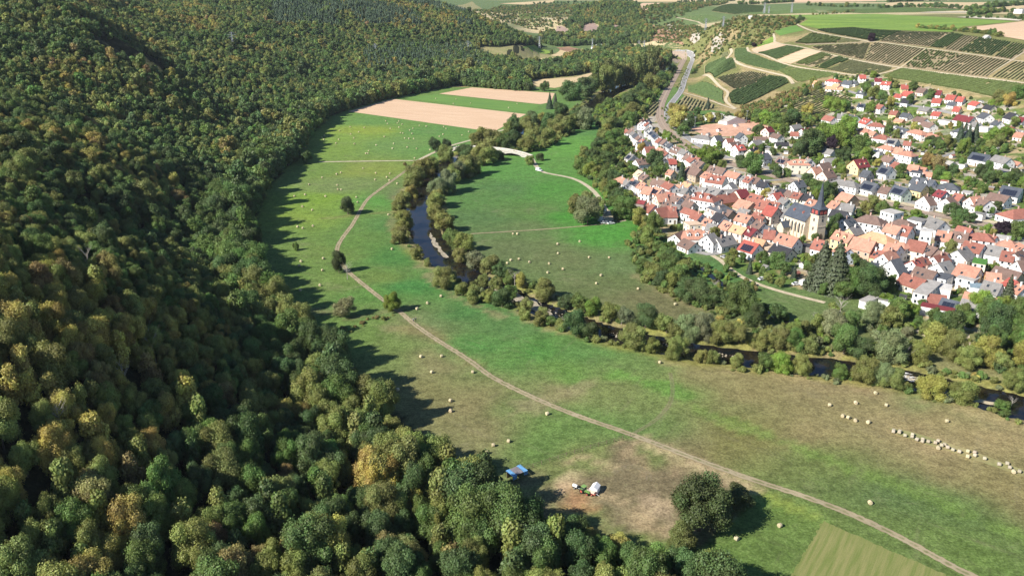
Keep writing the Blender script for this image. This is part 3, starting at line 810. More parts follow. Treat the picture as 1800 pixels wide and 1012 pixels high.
def trunk_mesh(name, seed, mat, bare=False, n_limb=5, h=.62, r0=.035):
    r = random.Random(seed); b = MB()
    top = (r.uniform(-.04, .04), r.uniform(-.04, .04), h)
    b.tube((0, 0, -.05), (top[0] * .5, top[1] * .5, h * .5), r0, r0 * .72, 7); b.tube((top[0] * .5, top[1] * .5, h * .5), top, r0 * .72, r0 * .3, 6)
    for i in range(n_limb):
        a = 6.28 * i / n_limb + r.uniform(-.4, .4); z0 = h * r.uniform(.4, .9); l = r.uniform(.2, .34)
        s = (top[0] * z0 / h, top[1] * z0 / h, z0); e = (s[0] + l * math.cos(a), s[1] + l * math.sin(a), z0 + l * r.uniform(.5, 1.1))
        b.tube(s, e, r0 * .45, r0 * .16, 5)
        if bare:
            for k in range(4):
                q = r.uniform(.35, 1.0); m = tuple(s[j] + (e[j] - s[j]) * q for j in range(3))
                aa = a + r.uniform(-1.2, 1.2); ll = r.uniform(.08, .18)
                t = (m[0] + ll * math.cos(aa), m[1] + ll * math.sin(aa), m[2] + ll * r.uniform(.3, 1.2))
                b.tube(m, t, r0 * .14, r0 * .05, 4)
                for w in range(2):
                    ab = aa + r.uniform(-1, 1); t2 = (t[0] + ll * .6 * math.cos(ab), t[1] + ll * .6 * math.sin(ab), t[2] + ll * .5)
                    b.tube(t, t2, r0 * .06, r0 * .03, 4)
    me = bpy.data.meshes.new(name); me.from_pydata(b.v, [], b.f); me.materials.append(mat); me.update(); return me

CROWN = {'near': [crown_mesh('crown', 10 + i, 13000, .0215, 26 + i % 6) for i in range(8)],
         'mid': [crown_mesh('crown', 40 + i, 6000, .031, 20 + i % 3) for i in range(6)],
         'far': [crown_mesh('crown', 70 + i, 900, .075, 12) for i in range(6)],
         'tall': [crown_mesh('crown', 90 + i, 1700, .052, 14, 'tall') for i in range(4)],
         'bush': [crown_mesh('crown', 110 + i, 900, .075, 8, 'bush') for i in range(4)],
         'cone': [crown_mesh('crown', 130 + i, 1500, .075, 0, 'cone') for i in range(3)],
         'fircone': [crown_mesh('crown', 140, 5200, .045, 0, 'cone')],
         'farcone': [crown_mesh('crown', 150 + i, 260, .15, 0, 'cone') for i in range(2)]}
TRUNK = [trunk_mesh('trunk', 200 + i, MAT['bark']) for i in range(4)]
TRUNKC = [trunk_mesh('trunk', 220, MAT['bark'], False, 0, .8, .03)]
BARE = [trunk_mesh('trunk', 230 + i, MAT['deadwood'], True, 9, .8, .03) for i in range(3)]

TINT = {'d': (.100, .155, .052), 'g': (.140, .212, .056), 'o': (.235, .262, .076), 'y': (.430, .370, .105), 'b': (.285, .240, .092), 'w': (.215, .250, .118),
        'p': (.040, .022, .034), 'c': (.066, .092, .052), 'l': (.215, .300, .055), 'r': (.310, .220, .090)}
HUE = {'d': 'dark green', 'g': 'mid green', 'o': 'olive green', 'y': 'yellowing', 'b': 'brownish', 'w': 'grey-green', 'p': 'dark purple', 'c': 'blackish green', 'l': 'bright green', 'r': 'rust brown'}
ORD = ['closest','second closest','third closest','fourth closest','fifth closest','sixth closest','seventh closest','eighth closest','ninth closest','tenth closest'] 
def ordinal(i):
    if i < 10: return ORD[i]
    n = i + 1
    return f"{n}{'th' if 10 <= n % 100 <= 20 else {1:'st',2:'nd',3:'rd'}.get(n % 10,'th')} closest"
LAND = {'the sandstone church': (1437,415), 'the stone arch bridge': (910,270), 'the red sports pitch': (1270,230), 'the tall twin spruces': (1455,500), 'the white box shed': (1046,860),
        'the blue shed': (910,832), 'the round meadow tree': (612,378), 'the dead bare tree': (611,490), 'the small bright meadow tree': (690,548), 'the meadow car park': (1078,386),
        'the river pool': (742,400), 'the gravel bank in the river': (930,530), 'the long row of old bales': (1650,780), 'the white rapids': (1590,662), 'the purple beech': (1453,262),
        'the big grey hall': (1270,208), 'the navy solar roof': (1725,275), 'the ploughed field corner': (612,196), 'the far end of the river': (1170,118), 'the upper bend of the river': (1045,185),
        'the long flat-roofed building': (1630,515), 'the sand path below the gardens': (1400,520), 'the village stream': (1250,483), 'the lone bush in the meadow': (520,440),
        'the lower right corner': (1800,1012), 'the old brown barn': (1770,475), 'the yard at the right edge': (1690,600), 'the hilltop hotel houses': (1465,155), 'the big maroon roof': (1700,205),
        'the level railway platform': (1560,352), 'the far green strip of field': (830,180), 'the yellow maroon-roofed house': (1515,288), 'the railway gable houses': (1660,360), 'the green planted flat roof': (1722,462), 'the sandstone house': (1520,435), 'the old village spruce': (1197,312), 'the dark slate hipped roof': (1268,358), 'the first house row': (1130,225), 'the railway street junction': (1455,316), 'the yellow red-roofed house': (1590,148), 'the upper village end': (1795,220), 'the right edge dry field': (1790,262), 'the road bend': (1173,205), 'the round-roofed orange house': (1215,410), 'the solar-roofed white house': (1525,325)}
LANDW = {k: at1(*v)[:2] for k, v in LAND.items()}
LK = list(LANDW); LP = np.array([LANDW[k] for k in LK])
_pending = {}
def label_later(o, desc, x, y, tail='', lk=None, fmt=None):
    """remember a thing so that look-alikes near one landmark are told apart by their order from it"""
    if lk is None:
        lk = LK[int(np.argmin(np.hypot(LP[:, 0] - x, LP[:, 1] - y)))]
        p = LANDW[lk]
    else: p = lk[1]; lk = lk[0]
    _pending.setdefault((desc, lk, tail), []).append((math.hypot(x - p[0], y - p[1]), o))
def write_labels():
    for (desc, lk, tail), rows in _pending.items():
        rows.sort(key=lambda r: r[0])
        for i, (_, o) in enumerate(rows):
            if len(rows) == 1: o['label'] = f"{desc}{tail} near {lk}"
            else: o['label'] = f"{desc}{tail}, {ordinal(i)} to {lk}"
TREES = []
def jit(c, r, a=.14):
    f = 1 + r.uniform(-a, a); return tuple(max(.008, k * f * (1 + r.uniform(-a * .5, a * .5))) for k in c)
_tr = random.Random(5)
def tree(name, x, y, dia, ht, k, crowns, group, word, trunks=None, cat='tree', z=None, tint=None, lk=None, label=None):
    zz = float(hq(x, y)) if z is None else z
    o = empty(name, (x, y, zz - .1), _tr.uniform(0, 6.28), None, cat, group)
    low = name.endswith('bush') or group == 'trees lining the river and stream'
    tc = jit(tuple(2.0 * v for v in tint) if tint and k != 'p' else TINT[k], _tr)
    c = same('crown', _tr.choice(crowns), o, (0, 0, 0 if low else ht * .06), 0, (dia * _tr.uniform(.9, 1.1), dia * _tr.uniform(.9, 1.1), ht * (1.0 if low else .95)), tc)
    if trunks: same('trunk', _tr.choice(trunks), o, (0, 0, 0), 0, (dia, dia, ht))
    if label: o['label'] = label
    else: label_later(o, f"{'large ' if dia > 11 else 'small ' if dia < 6 else ''}{HUE[k]} {word}", x, y, '', lk)
    TREES.append((x, y, dia, o)); return o
def px_tree(name, px, py, w, k, word, group, hr=1.15, pool=None, **kw):
    x, y, z = at1(px, py)
    dep = y * CP + (CAMZ - z) * SP
    dia = w * dep / FPX * (.95 if group == 'trees lining the river and stream' else 1.03)
    if pool is None: pool = CROWN['near'] if w > 38 else CROWN['mid']
    # move back by about a third of a crown: the pixel marks the visible foot of the crown
    d = math.hypot(x, y); x += x / d * dia * .25; y += y / d * dia * .25
    return tree(name, x, y, dia, dia * hr * _tr.uniform(.92, 1.12), k, pool, group, word, kw.pop('trunks', TRUNK), **kw)

# single trees of the meadows
px_tree('meadow_tree', 612, 379, 27, 'd', '', None, 1.1, CROWN['near'], label='round dark green tree standing alone beside the dirt track', tint=(.045,.06,.022))
px_tree('meadow_tree', 596, 481, 25, 'd', '', None, 1.5, CROWN['near'], label='dense dark tree beside a bare dead tree in the meadow', tint=(.045,.062,.022))
o = px_tree('dead_tree', 611, 492, 15, 'b', '', None, 1.5, CROWN['far'], trunks=None, label='bare grey dead tree beside the dense dark meadow tree')
for ch in list(o.children): bpy.data.objects.remove(ch)
same('trunk', BARE[0], o, (0, 0, 0), 0, (6.5, 6.5, 7.5))
px_tree('meadow_tree', 690, 550, 27, 'l', '', None, 1.15, CROWN['near'], label='small bright green tree on the grassy bank beside the track', tint=(.095,.125,.022))
px_tree('meadow_bush', 520, 441, 11, 'g', '', None, 1.5, CROWN['bush'], trunks=None, label='lone narrow bush standing in the left meadow', cat='bush')
px_tree('meadow_tree', 766, 269, 22, 'd', '', None, 1.2, label='larger of the two dark trees at the bridge lane', tint=(.04,.055,.022))
px_tree('meadow_tree', 787, 265, 17, 'd', '', None, 1.2, label='smaller of the two dark trees at the bridge lane', tint=(.04,.055,.022))
px_tree('meadow_tree', 1228, 948, 104, 'd', '', None, 1.0, CROWN['near'], label='big dark green tree standing by the paddock at the bottom', tint=(.054,.072,.022))
px_tree('meadow_tree', 1290, 897, 56, 'd', '', None, .7, CROWN['near'], label='low dark tree close behind the big paddock tree', tint=(.048,.066,.022))
px_tree('meadow_tree', 1195, 975, 60, 'g', '', None, .9, CROWN['near'], label='olive tree at the foot of the big paddock tree', tint=(.085,.095,.028))
for px0, py0, w0, k0, l0 in ((1012,992,58,'o','yellow-olive tree below the paddock, leftmost of the bottom edge row'),(1062,1012,64,'g','mid green tree below the paddock, second of the bottom edge row'),(1112,1016,56,'d','dark green tree below the paddock, third of the bottom edge row'),
                      (1150,1030,66,'g','mid green tree at the bottom edge left of the big paddock tree'),(1085,985,44,'y','small yellow-green tree at the lower paddock corner'),(1200,1040,70,'d','dark green tree at the bottom edge under the big paddock tree'),(1255,1050,66,'o','olive tree at the bottom edge right of the big paddock tree'),(1042,972,40,'y','small yellowing bushy tree between paddock and wood')):
    px_tree('edge_tree', px0, py0, w0, k0, '', 'trees along the bottom edge', 1.0, CROWN['near'], label=l0)
px_tree('meadow_tree', 607, 560, 34, 'b', '', None, 1.0, label='brownish thin-leaved tree at the forest edge beside the grassy bank', tint=(.115,.112,.052))
px_tree('meadow_bush', 712, 292, 6, 'b', '', None, 1.0, CROWN['bush'], trunks=None, label='tiny brown bush beside the junction of the lanes', cat='bush')
px_tree('meadow_tree', 540, 288, 18, 'd', '', None, 1.1, label='single tree at the forest end of the straight lane')
px_tree('lone_tree', 916, 158, 17, 'd', '', None, 1.1, label='left one of two dark round trees at the far dry field')
px_tree('lone_tree', 957, 161, 15, 'd', '', None, 1.1, label='right one of two dark round trees at the far dry field')
px_tree('lone_tree', 1531, 74, 14, 'p', '', None, 1.0, label='dark purple round tree at the vineyard lane crossing')
px_tree('lone_tree', 1325, 84, 8, 'p', '', None, 1.0, label='small dark purple bush tree at the vineyard lane', tint=(.04,.022,.028))

# trees along the river, the stream and the gardens' edge: foot of crown (x, y), width, colour
RIVERSIDE = """1344 652 38 g;1371 656 40 l;1408 662 40 o;1294 646 28 o;1254 641 30 o;1230 638 25 o;1475 668 28 g;1520 676 46 o;1548 680 40 w;1566 686 40 o;1634 700 44 y;1688 708 46 o;1760 726 26 g;
1220 536 50 d;1300 558 60 g;1253 544 38 d;1205 606 46 w;1232 604 44 w;1267 610 42 o;1297 610 44 o;1327 578 44 d;1341 620 40 o;1370 618 44 o;1396 622 40 g;1365 566 36 d;1420 626 36 o;1482 628 60 g;1512 632 46 d;1532 578 40 w;
1462 596 46 w;1490 590 42 g;1560 646 54 w;1640 618 56 y;1670 632 50 o;1700 650 42 o;1730 646 56 y;1610 640 40 o;1570 560 36 g;1440 588 34 o;1410 590 30 o;1390 600 36 o;1780 690 40 o;1800 650 50 y;1760 655 34 o;1590 600 26 w;
707 372 34 o;711 402 34 o;702 430 34 o;733 457 22 o;751 466 13 o;765 366 32 o;768 392 32 o;780 410 38 o;798 440 38 g;816 444 34 o;808 466 28 o;836 480 34 w;862 487 38 o;879 497 34 d;898 500 28 g;916 508 28 y;
781 510 46 o;832 533 34 o;812 522 28 o;882 543 38 d;855 533 24 o;922 564 22 o;949 574 26 o;1012 596 48 d;1036 598 34 d;1112 617 46 o;1146 621 28 o;1188 634 42 o;985 582 20 o;872 514 26 o;897 530 28 g;926 548 26 o;955 562 24 o;848 507 24 o;968 574 22 g;
956 533 40 o;995 547 30 d;1020 550 34 g;1042 556 32 l;1074 570 38 o;1102 577 30 w;1134 580 42 d;1171 590 38 o;1186 606 34 o;
1033 396 46 w;1014 378 36 o;1048 380 34 o;1030 372 36 o;1097 386 44 g;1122 401 34 y;1135 406 30 y;1147 414 40 g;1137 432 34 o;1156 446 24 g;1129 486 34 g;1146 496 34 o;1160 505 30 d;1182 508 34 o;1208 528 46 d;1190 502 36 g;1174 482 34 g;1166 462 30 g;1180 470 30 d;1200 488 30 o;
724 350 26 y;729 330 38 o;745 316 34 o;759 306 30 o;784 288 30 o;769 346 34 w;789 341 36 w;766 370 32 o;794 325 34 o;806 318 30 w;818 313 38 o;831 309 34 o;822 283 32 d;813 277 24 d;851 293 32 o;845 283 34 o;862 286 30 o;877 282 20 d;
866 264 34 o;851 259 34 o;838 256 26 o;883 264 28 g;895 266 26 d;900 257 30 d;925 267 32 o;931 291 18 o;949 283 15 d;960 257 30 o;934 244 30 o;922 236 30 o;905 236 30 d;892 239 24 o;935 224 28 d;952 216 18 y;962 229 30 d;980 236 34 o;982 240 24 o;1004 229 26 o;1028 229 34 w;1015 222 26 d;
1067 239 20 y;1058 250 22 o;1052 265 26 d;1075 252 24 g;1075 265 20 g;1089 247 22 g;1080 227 22 d;1088 231 20 d;1028 278 20 o;1037 285 22 d;1049 280 22 g;1068 279 26 o;1070 291 28 d;1019 291 22 o;1025 308 32 g;1043 300 28 g;1039 312 28 l;1053 314 26 o;1093 262 22 g;1097 309 14 l;
1066 320 30 g;1080 330 32 d;1075 345 30 g;1085 360 28 d;1092 388 30 g;1105 373 20 l;1128 392 22 y;1062 340 24 o;
1003 178 38 d;1030 171 36 d;976 189 11 c;966 192 12 c;986 210 28 d;1013 217 30 d;1033 226 22 g;1094 212 24 o;1106 192 30 d;1130 170 26 d;1144 160 28 o;1164 146 22 d;1182 130 18 d;1104 220 26 g;1070 234 28 o;1112 205 26 o;1134 180 24 g;
1063 160 40 o;1080 155 38 o;1096 150 34 o;1112 145 34 o;1130 138 30 o;1148 130 20 b;1132 118 16 o;1160 116 18 b;1120 124 18 o"""
for it in RIVERSIDE.replace('\n', '').split(';'):
    a = it.split()
    if len(a) < 4: continue
    px, py, w, k = float(a[0]), float(a[1]), float(a[2]), a[3]
    if k == 'c': px_tree('conifer_tree', px, py, w, 'c', 'conifer', 'conifers of the valley', 2.4, CROWN['cone'], trunks=TRUNKC)
    else: px_tree('riverside_tree', px, py, w, k, 'broadleaf tree', 'trees lining the river and stream', .98 if k != 'w' else 1.12, **({'tint': (.155, .155, .042)} if k == 'y' else {}))
for px, py in ((1045,165),(1057,162),(1069,159),(1081,156),(1093,153),(1105,150),(1117,146),(1129,141),(1141,136),(1151,131)):
    px_tree('poplar_tree', px, py, 27, 'o', 'tall poplar', 'tall poplars along the upper river', 1.55, CROWN['tall'], tint=(.085,.10,.032))
for px, py, w in ((905, 508, 22), (1092, 574, 16), (1548, 628, 26), (1475, 560, 26), (1502, 586, 22), (1432, 580, 20), (1592, 640, 24), (1776, 722, 18), (1256, 515, 16)):
    o = px_tree('dead_tree', px, py, w, 'b', 'leafless grey tree', 'leafless trees along the river', 1.35, CROWN['far'], trunks=None)
    for ch in list(o.children): bpy.data.objects.remove(ch)
    same('trunk', _tr.choice(BARE), o, (0, 0, 0), _tr.uniform(0, 6), (o.location.y * w / 1500 * 1.3,) * 2 + (o.location.y * w / 1500 * 1.7,))

# ------------------------------------------------------------------ the wood on the left: nearest trees singly, the rest as one mass
YEL = [(0,640,.75),(150,680,.8),(60,760,.6),(200,850,.75),(330,900,.7),(480,940,.65),(100,950,.55),(250,950,.55),(350,690,.25),(450,720,.12),(550,800,.08),(700,850,.1),(650,950,.12),(880,960,.2),(520,620,.2),
       (300,560,.45),(100,540,.4),(0,500,.5),(200,430,.12),(300,440,.12),(350,400,.15),(0,400,.45),(100,350,.4),(200,300,.42),(60,250,.5),(250,220,.4),(350,300,.25),(450,330,.08),(420,420,.08),(480,280,.1),(0,150,.55),(150,130,.5),(100,60,.3),(250,60,.2),
       (330,60,.55),(420,90,.5),(500,130,.2),(600,150,.1),(550,60,.3),(500,20,.15),(650,40,.3),(700,60,.5),(800,50,.6),(860,60,.35),(900,75,.2),(750,110,.12),(300,30,.6),(200,20,.3),(400,160,.2)]
_ya = np.array(YEL); _yw = at(_ya[:, 0], _ya[:, 1])
def yellowness(x, y):
    num = 0; den = 0
    for i in range(len(_ya)):
        w = 1 / ((x - _yw[i, 0]) ** 2 + (y - _yw[i, 1]) ** 2 + 120) ** 1.5; num = num + w * _ya[i, 2]; den = den + w
    return num / den
ROCKS = [W(p) for p in ([(1018,60),(1026,44),(1045,40),(1058,48),(1052,58),(1035,60)],[(968,60),(978,48),(995,47),(1008,54),(1000,60),(985,64)],[(1070,50),(1078,44),(1092,46),(1092,54),(1080,56)])]
CLEAR = ROCKS + [W([(838,97),(846,80),(880,82),(950,90),(990,99),(990,112),(955,114),(900,110)]), W([(915,84),(938,77),(970,88),(968,95),(930,93)]), W([(975,86),(1000,81),(1042,89),(1036,99),(980,98)]), W([(925,144),(1010,134),(1050,124),(1035,140),(1000,152),(945,155)])]
EXTRA = [W([(800,150),(830,108),(880,106),(960,116),(1030,95),(1100,98),(1140,104),(1100,118),(1050,124),(1010,133),(925,142),(905,152),(940,160),(900,160)]),
         W([(940,72),(980,50),(1010,30),(1060,8),(1090,8),(1130,30),(1150,60),(1140,75),(1060,78),(980,82)]), W([(1040,92),(1090,80),(1130,92),(1180,100),(1175,112),(1150,120),(1110,112)]),
         W([(985,12),(1060,-2),(1090,2),(1070,12),(1010,28)])]
ROCKY = [W([(150,62),(200,68),(262,98),(312,140),(300,146),(240,118),(180,92)])]
def in_view(x, y, z, m=140):
    px, py, dep = project(x, y, z); return (dep > 60) & (px > -m) & (px < 1800 + m) & (py > -80) & (py < 1012 + m)
pts = []
sp = 4.7
xs = np.arange(-1500, 340, sp); ys = np.arange(70, 2350, sp)
X, Y = np.meshgrid(xs, ys); X = X.ravel(); Y = Y.ravel()
X = X + RNG.uniform(-.46, .46, X.size) * sp; Y = Y + RNG.uniform(-.46, .46, X.size) * sp
H = hq(X, Y)
ok = in_poly(X, Y, FOREST)
for P in EXTRA: ok |= in_poly(X, Y, P)
for P in CLEAR + ROCKY: ok &= ~in_poly(X, Y, P)
ok &= in_view(X, Y, H)
X, Y, H = X[ok], Y[ok], H[ok]
px, py, dep = project(X, Y, H)
fd, _ = seg_dist(X, Y, _foot)
edge = 1 - sstep(6, 34, fd)
dia = 4.5 + RNG.gamma(2.0, 1.05, X.size) + edge * RNG.uniform(.8, 4.0, X.size) * np.where(dep > 330, 1.7, 1)
dia *= np.where((H > 10) & (dep > 215) & (edge < .3), .8, 1)
keep = RNG.random(X.size) < np.clip((5.3 / dia) ** 1.7 * 1.3 + edge * .3, .2, 1)
keep |= (dep > 900) & (RNG.random(X.size) < .7)
# the open ground seen in front of the wood: no crown may stand across it
OPEN = [[(598,655),(655,655),(685,690),(694,738),(762,772),(862,806),(905,838),(900,862),(910,875),(985,898),(1060,935),(1130,955),(1250,962),(1330,1000),(1800,1000),(1800,700),(1100,700),(720,556),(640,572),(590,590)],
        [(540,540),(478,470),(462,420),(470,345),(520,280),(548,240),(600,205),(740,240),(740,520),(680,545),(600,545)]]
for dh in (.35, .95):
    qx, qy, _ = project(X, Y, H + (dia * 1.1 + 2) * dh)
    for P in OPEN: keep &= ~(in_poly(qx, qy, P) & (H < 14))
X, Y, H, px, py, dep, dia, edge, fd = (v[keep] for v in (X, Y, H, px, py, dep, dia, edge, fd))
yl = yellowness(X, Y) * np.interp(dep, [200, 700], [1.0, .75]) + fbm(X, Y, 60, 3) * .5
u = RNG.random(X.size) * .5 + np.clip(.5 + fbm(X + 500, Y, 34, 3) * 1.5, 0, 1) * .5
kind = np.where(u < yl * .70 + .04, 'y', np.where(u < yl * .71 + .055, 'b', np.where(u < yl * .95 + .19, 'o', np.where(RNG.random(X.size) < .55, 'd', 'g'))))
yl_low = (yl < .16); kind[yl_low & ((kind == 'y') | (kind == 'b'))] = 'o'; kind[(edge > .5) & (kind == 'y')] = 'o'
kind[(edge > .5) & (kind == 'b')] = 'g'
kind[(RNG.random(X.size) < .012) & (yl > .3)] = 'r'
conif = ((px > 480) & (px < 830) & (py > 3) & (py < 50) & (fbm(X, Y, 120, 2) > -.05)) | ((px > 640) & (px < 860) & (py > 88) & (py < 128) & (RNG.random(X.size) < .6))
conif &= (dep > 700) & (RNG.random(X.size) < .72)
size = dia * FPX / dep
vis = (px > -20) & (px < 1800) & (py > -30) & (py < 1050)
order = np.argsort(-np.where(vis & ~conif, size, -1))
NIND = 285
ind = np.zeros(X.size, bool); ind[order[:NIND]] = True
FZ = {'the lower left corner': (60, 990), 'the bottom edge below the paddock': (900, 1000), 'the blue shed': (880, 870), 'the middle of the bottom edge': (640, 1000), 'the near meadow corner': (700, 740),
      'the middle left edge': (0, 560), 'the yellow crowns at lower left': (330, 900), 'the dark hillside hollow': (330, 480), 'the lower left edge': (20, 750), 'the centre of the near wood': (400, 760), 'the wood by the grassy bank': (560, 590),
      'the big paddock tree': (1120, 985)}
FZW = {k: at1(*v)[:2] for k, v in FZ.items()}; FK = list(FZW); FP = np.array([FZW[k] for k in FK])
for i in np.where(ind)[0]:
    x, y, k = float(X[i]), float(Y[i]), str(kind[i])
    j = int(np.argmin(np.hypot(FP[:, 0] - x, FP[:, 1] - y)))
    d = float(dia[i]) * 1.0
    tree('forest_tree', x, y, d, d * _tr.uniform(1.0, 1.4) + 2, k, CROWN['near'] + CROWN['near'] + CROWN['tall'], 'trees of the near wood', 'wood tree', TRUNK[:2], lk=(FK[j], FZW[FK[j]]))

for px0, py0 in ((222,690),(275,640),(158,486),(880,985),(110,770)):
    x, y, z = at1(px0, py0); o = empty('dead_tree', (x, y, z), _tr.uniform(0, 6), None, 'tree', 'leafless trees in the wood')
    same('trunk', _tr.choice(BARE), o, (0, 0, 0), 0, (5.5, 5.5, 9.5)); label_later(o, 'leafless grey wood tree', x, y, '', min(((k, v) for k, v in FZW.items()), key=lambda q: math.hypot(q[1][0] - x, q[1][1] - y)))

def scatter(name, x, y, z, dia, ht, tints, idx, crowns, label=None):
    """one mass of plants: points carrying size, turn and colour, a crown mesh set on each"""
    me = bpy.data.meshes.new(name); n = len(x)
    me.vertices.add(n); me.vertices.foreach_set('co', np.stack([x, y, z], 1).astype(np.float32).ravel())
    for nm, tp, key, v in (('sz', 'FLOAT_VECTOR', 'vector', np.stack([dia, dia, ht], 1)), ('tint', 'FLOAT_VECTOR', 'vector', tints), ('turn', 'FLOAT', 'value', RNG.uniform(0, 6.28, n))):
        me.attributes.new(nm, tp, 'POINT').data.foreach_set(key, np.asarray(v, np.float32).ravel())
    me.attributes.new('pick', 'INT', 'POINT').data.foreach_set('value', np.asarray(idx, np.int32))
    o = tag(link(bpy.data.objects.new(name, me)), label, kind='stuff')
    ng = bpy.data.node_groups.new(name, 'GeometryNodeTree'); ng.interface.new_socket('Geometry', in_out='INPUT', socket_type='NodeSocketGeometry'); ng.interface.new_socket('Geometry', in_out='OUTPUT', socket_type='NodeSocketGeometry')
    gi = ng.nodes.new('NodeGroupInput'); go = ng.nodes.new('NodeGroupOutput'); ip = ng.nodes.new('GeometryNodeInstanceOnPoints')
    jn = ng.nodes.new('GeometryNodeGeometryToInstance')
    for cm in reversed(crowns):                     # each crown comes from a tree that stands in the scene
        oi = ng.nodes.new('GeometryNodeObjectInfo'); oi.transform_space = 'ORIGINAL'; oi.inputs['Object'].default_value = cm; oi.inputs['As Instance'].default_value = False
        ng.links.new(oi.outputs['Geometry'], jn.inputs[0])
    def attr(nm, tp):
        a = ng.nodes.new('GeometryNodeInputNamedAttribute'); a.data_type = tp; a.inputs['Name'].default_value = nm; return a.outputs[0]
    cb = ng.nodes.new('ShaderNodeCombineXYZ'); ng.links.new(attr('turn', 'FLOAT'), cb.inputs[2])
    ip.inputs['Pick Instance'].default_value = True
    ng.links.new(gi.outputs[0], ip.inputs['Points']); ng.links.new(jn.outputs[0], ip.inputs['Instance']); ng.links.new(attr('pick', 'INT'), ip.inputs['Instance Index'])
    ng.links.new(cb.outputs[0], ip.inputs['Rotation']); ng.links.new(attr('sz', 'FLOAT_VECTOR'), ip.inputs['Scale']); ng.links.new(ip.outputs[0], go.inputs[0])
    md = o.modifiers.new('scatter', 'NODES'); md.node_group = ng
    return o
def source(me):
    for o in bpy.data.objects:
        if o.data is me and not o.name.startswith('trunk'): return o
SRC = {}
def sources(key):
    """crown objects of trees already planted; plant one where a kind is still missing"""
    out = []
    for m in CROWN[key]:
        s = source(m)
        if s is None:
            px0, py0 = {'far': (470, 262), 'farcone': (700, 122), 'bush': (1300, 66), 'mid': (1080, 100), 'cone': (1060, 112)}[key]
            x, y, _ = at1(px0 + len(out) * 5, py0 + len(out) * 1.5)
            nm = 'conifer_tree' if 'cone' in key else 'hill_bush' if key == 'bush' else 'broadleaf_tree'
            t = tree(nm, x, y, 3.5 if key == 'bush' else 7.0, 12.0 if 'cone' in key else 2.5 if key == 'bush' else 8.0, 'c' if 'cone' in key else 'd', [m], 'source trees of the far slopes', 'bush on the slope' if key == 'bush' else 'tree on the far slope', None, 'bush' if key == 'bush' else 'tree')
            s = t.children[0]
        out.append(s)
    return out
TA = np.array([TINT[k] for k in 'dgoybwpclr']); TI = {k: i for i, k in enumerate('dgoybwpclr')}
m = ~ind
S_mid, S_far, S_fc, S_near = sources('mid'), sources('far'), sources('farcone'), sources('near')
allsrc = S_mid + S_far + S_fc + S_near
xx, yy, hh, dd, kk, pp, cc = X[m], Y[m], H[m], dia[m], kind[m], dep[m], conif[m]
tint = np.array([TA[TI[k]] for k in kk]) * np.where(kk == 'y', .78, 1.0)[:, None] * RNG.uniform(.8, 1.22, (len(kk), 1)) * RNG.uniform(.93, 1.07, (len(kk), 3))
tint[cc] = np.array((.10, .155, .085)) * RNG.uniform(.8, 1.2, (cc.sum(), 1))
nm_ = len(S_mid); nf_ = len(S_far)
pick = np.where(pp < 300, nm_ + nf_ + len(S_fc) + RNG.integers(0, len(S_near), len(kk)), -1)
pick = np.where(pick >= 0, pick, np.where(cc, nm_ + nf_ + RNG.integers(0, len(S_fc), len(kk)), np.where(pp < 480, RNG.integers(0, nm_, len(kk)), nm_ + RNG.integers(0, nf_, len(kk)))))
ht = np.where(cc, 11.5 * RNG.uniform(.7, 1.25, len(kk)), dd * RNG.uniform(.95, 1.3, len(kk)) + 1.5)
dw = np.where(cc, 5.5, dd * 1.07)
scatter('forest', xx, yy, hh, dw, ht, tint, pick, allsrc, 'mixed autumn wood covering the hill on the left')
print('forest points', len(xx))
# ------------------------------------------------------------------ the village: every house by its ridge line as seen, its width and heights
ROOFC = {k: tuple(np.clip(lin(c) / 1.45, 0, .8)) for k, c in {'o': (210,156,134), 'r': (172,116,102), 'b': (144,120,110), 'g': (152,149,146), 'd': (104,108,114), 'k': (74,74,79), 'm': (142,70,74), 'R': (194,108,97),
         't': (236,208,180), 's': (98,104,114), 'p': (232,178,140), 'w': (224,220,214), 'N': (98,150,74), 'B': (160,182,194), 'l': (204,199,192)}.items()}
ROOFN = {'o': 'orange', 'r': 'red-brown', 'b': 'brown', 'g': 'grey', 'd': 'slate grey', 'k': 'black', 'm': 'maroon', 'R': 'bright red', 't': 'pale tan', 's': 'solar-panelled', 'p': 'pale orange', 'w': 'white', 'N': 'green planted', 'B': 'pale blue', 'l': 'pale grey'}
WALLC = {'w': (.80,.79,.77), 'c': (.74,.68,.54), 'y': (.72,.60,.32), 'p': (.72,.58,.50), 't': (.46,.37,.27), 's': (.55,.40,.30), 'G': (.56,.66,.54), 'O': (.66,.44,.24), 'B': (.55,.62,.72), 'd': (.25,.22,.2)}
WALLN = {'w': 'white', 'c': 'cream', 'y': 'yellow', 'p': 'pinkish', 't': 'tan stone', 's': 'sandstone', 'G': 'pale green', 'O': 'tan orange', 'B': 'pale blue', 'd': 'dark'}
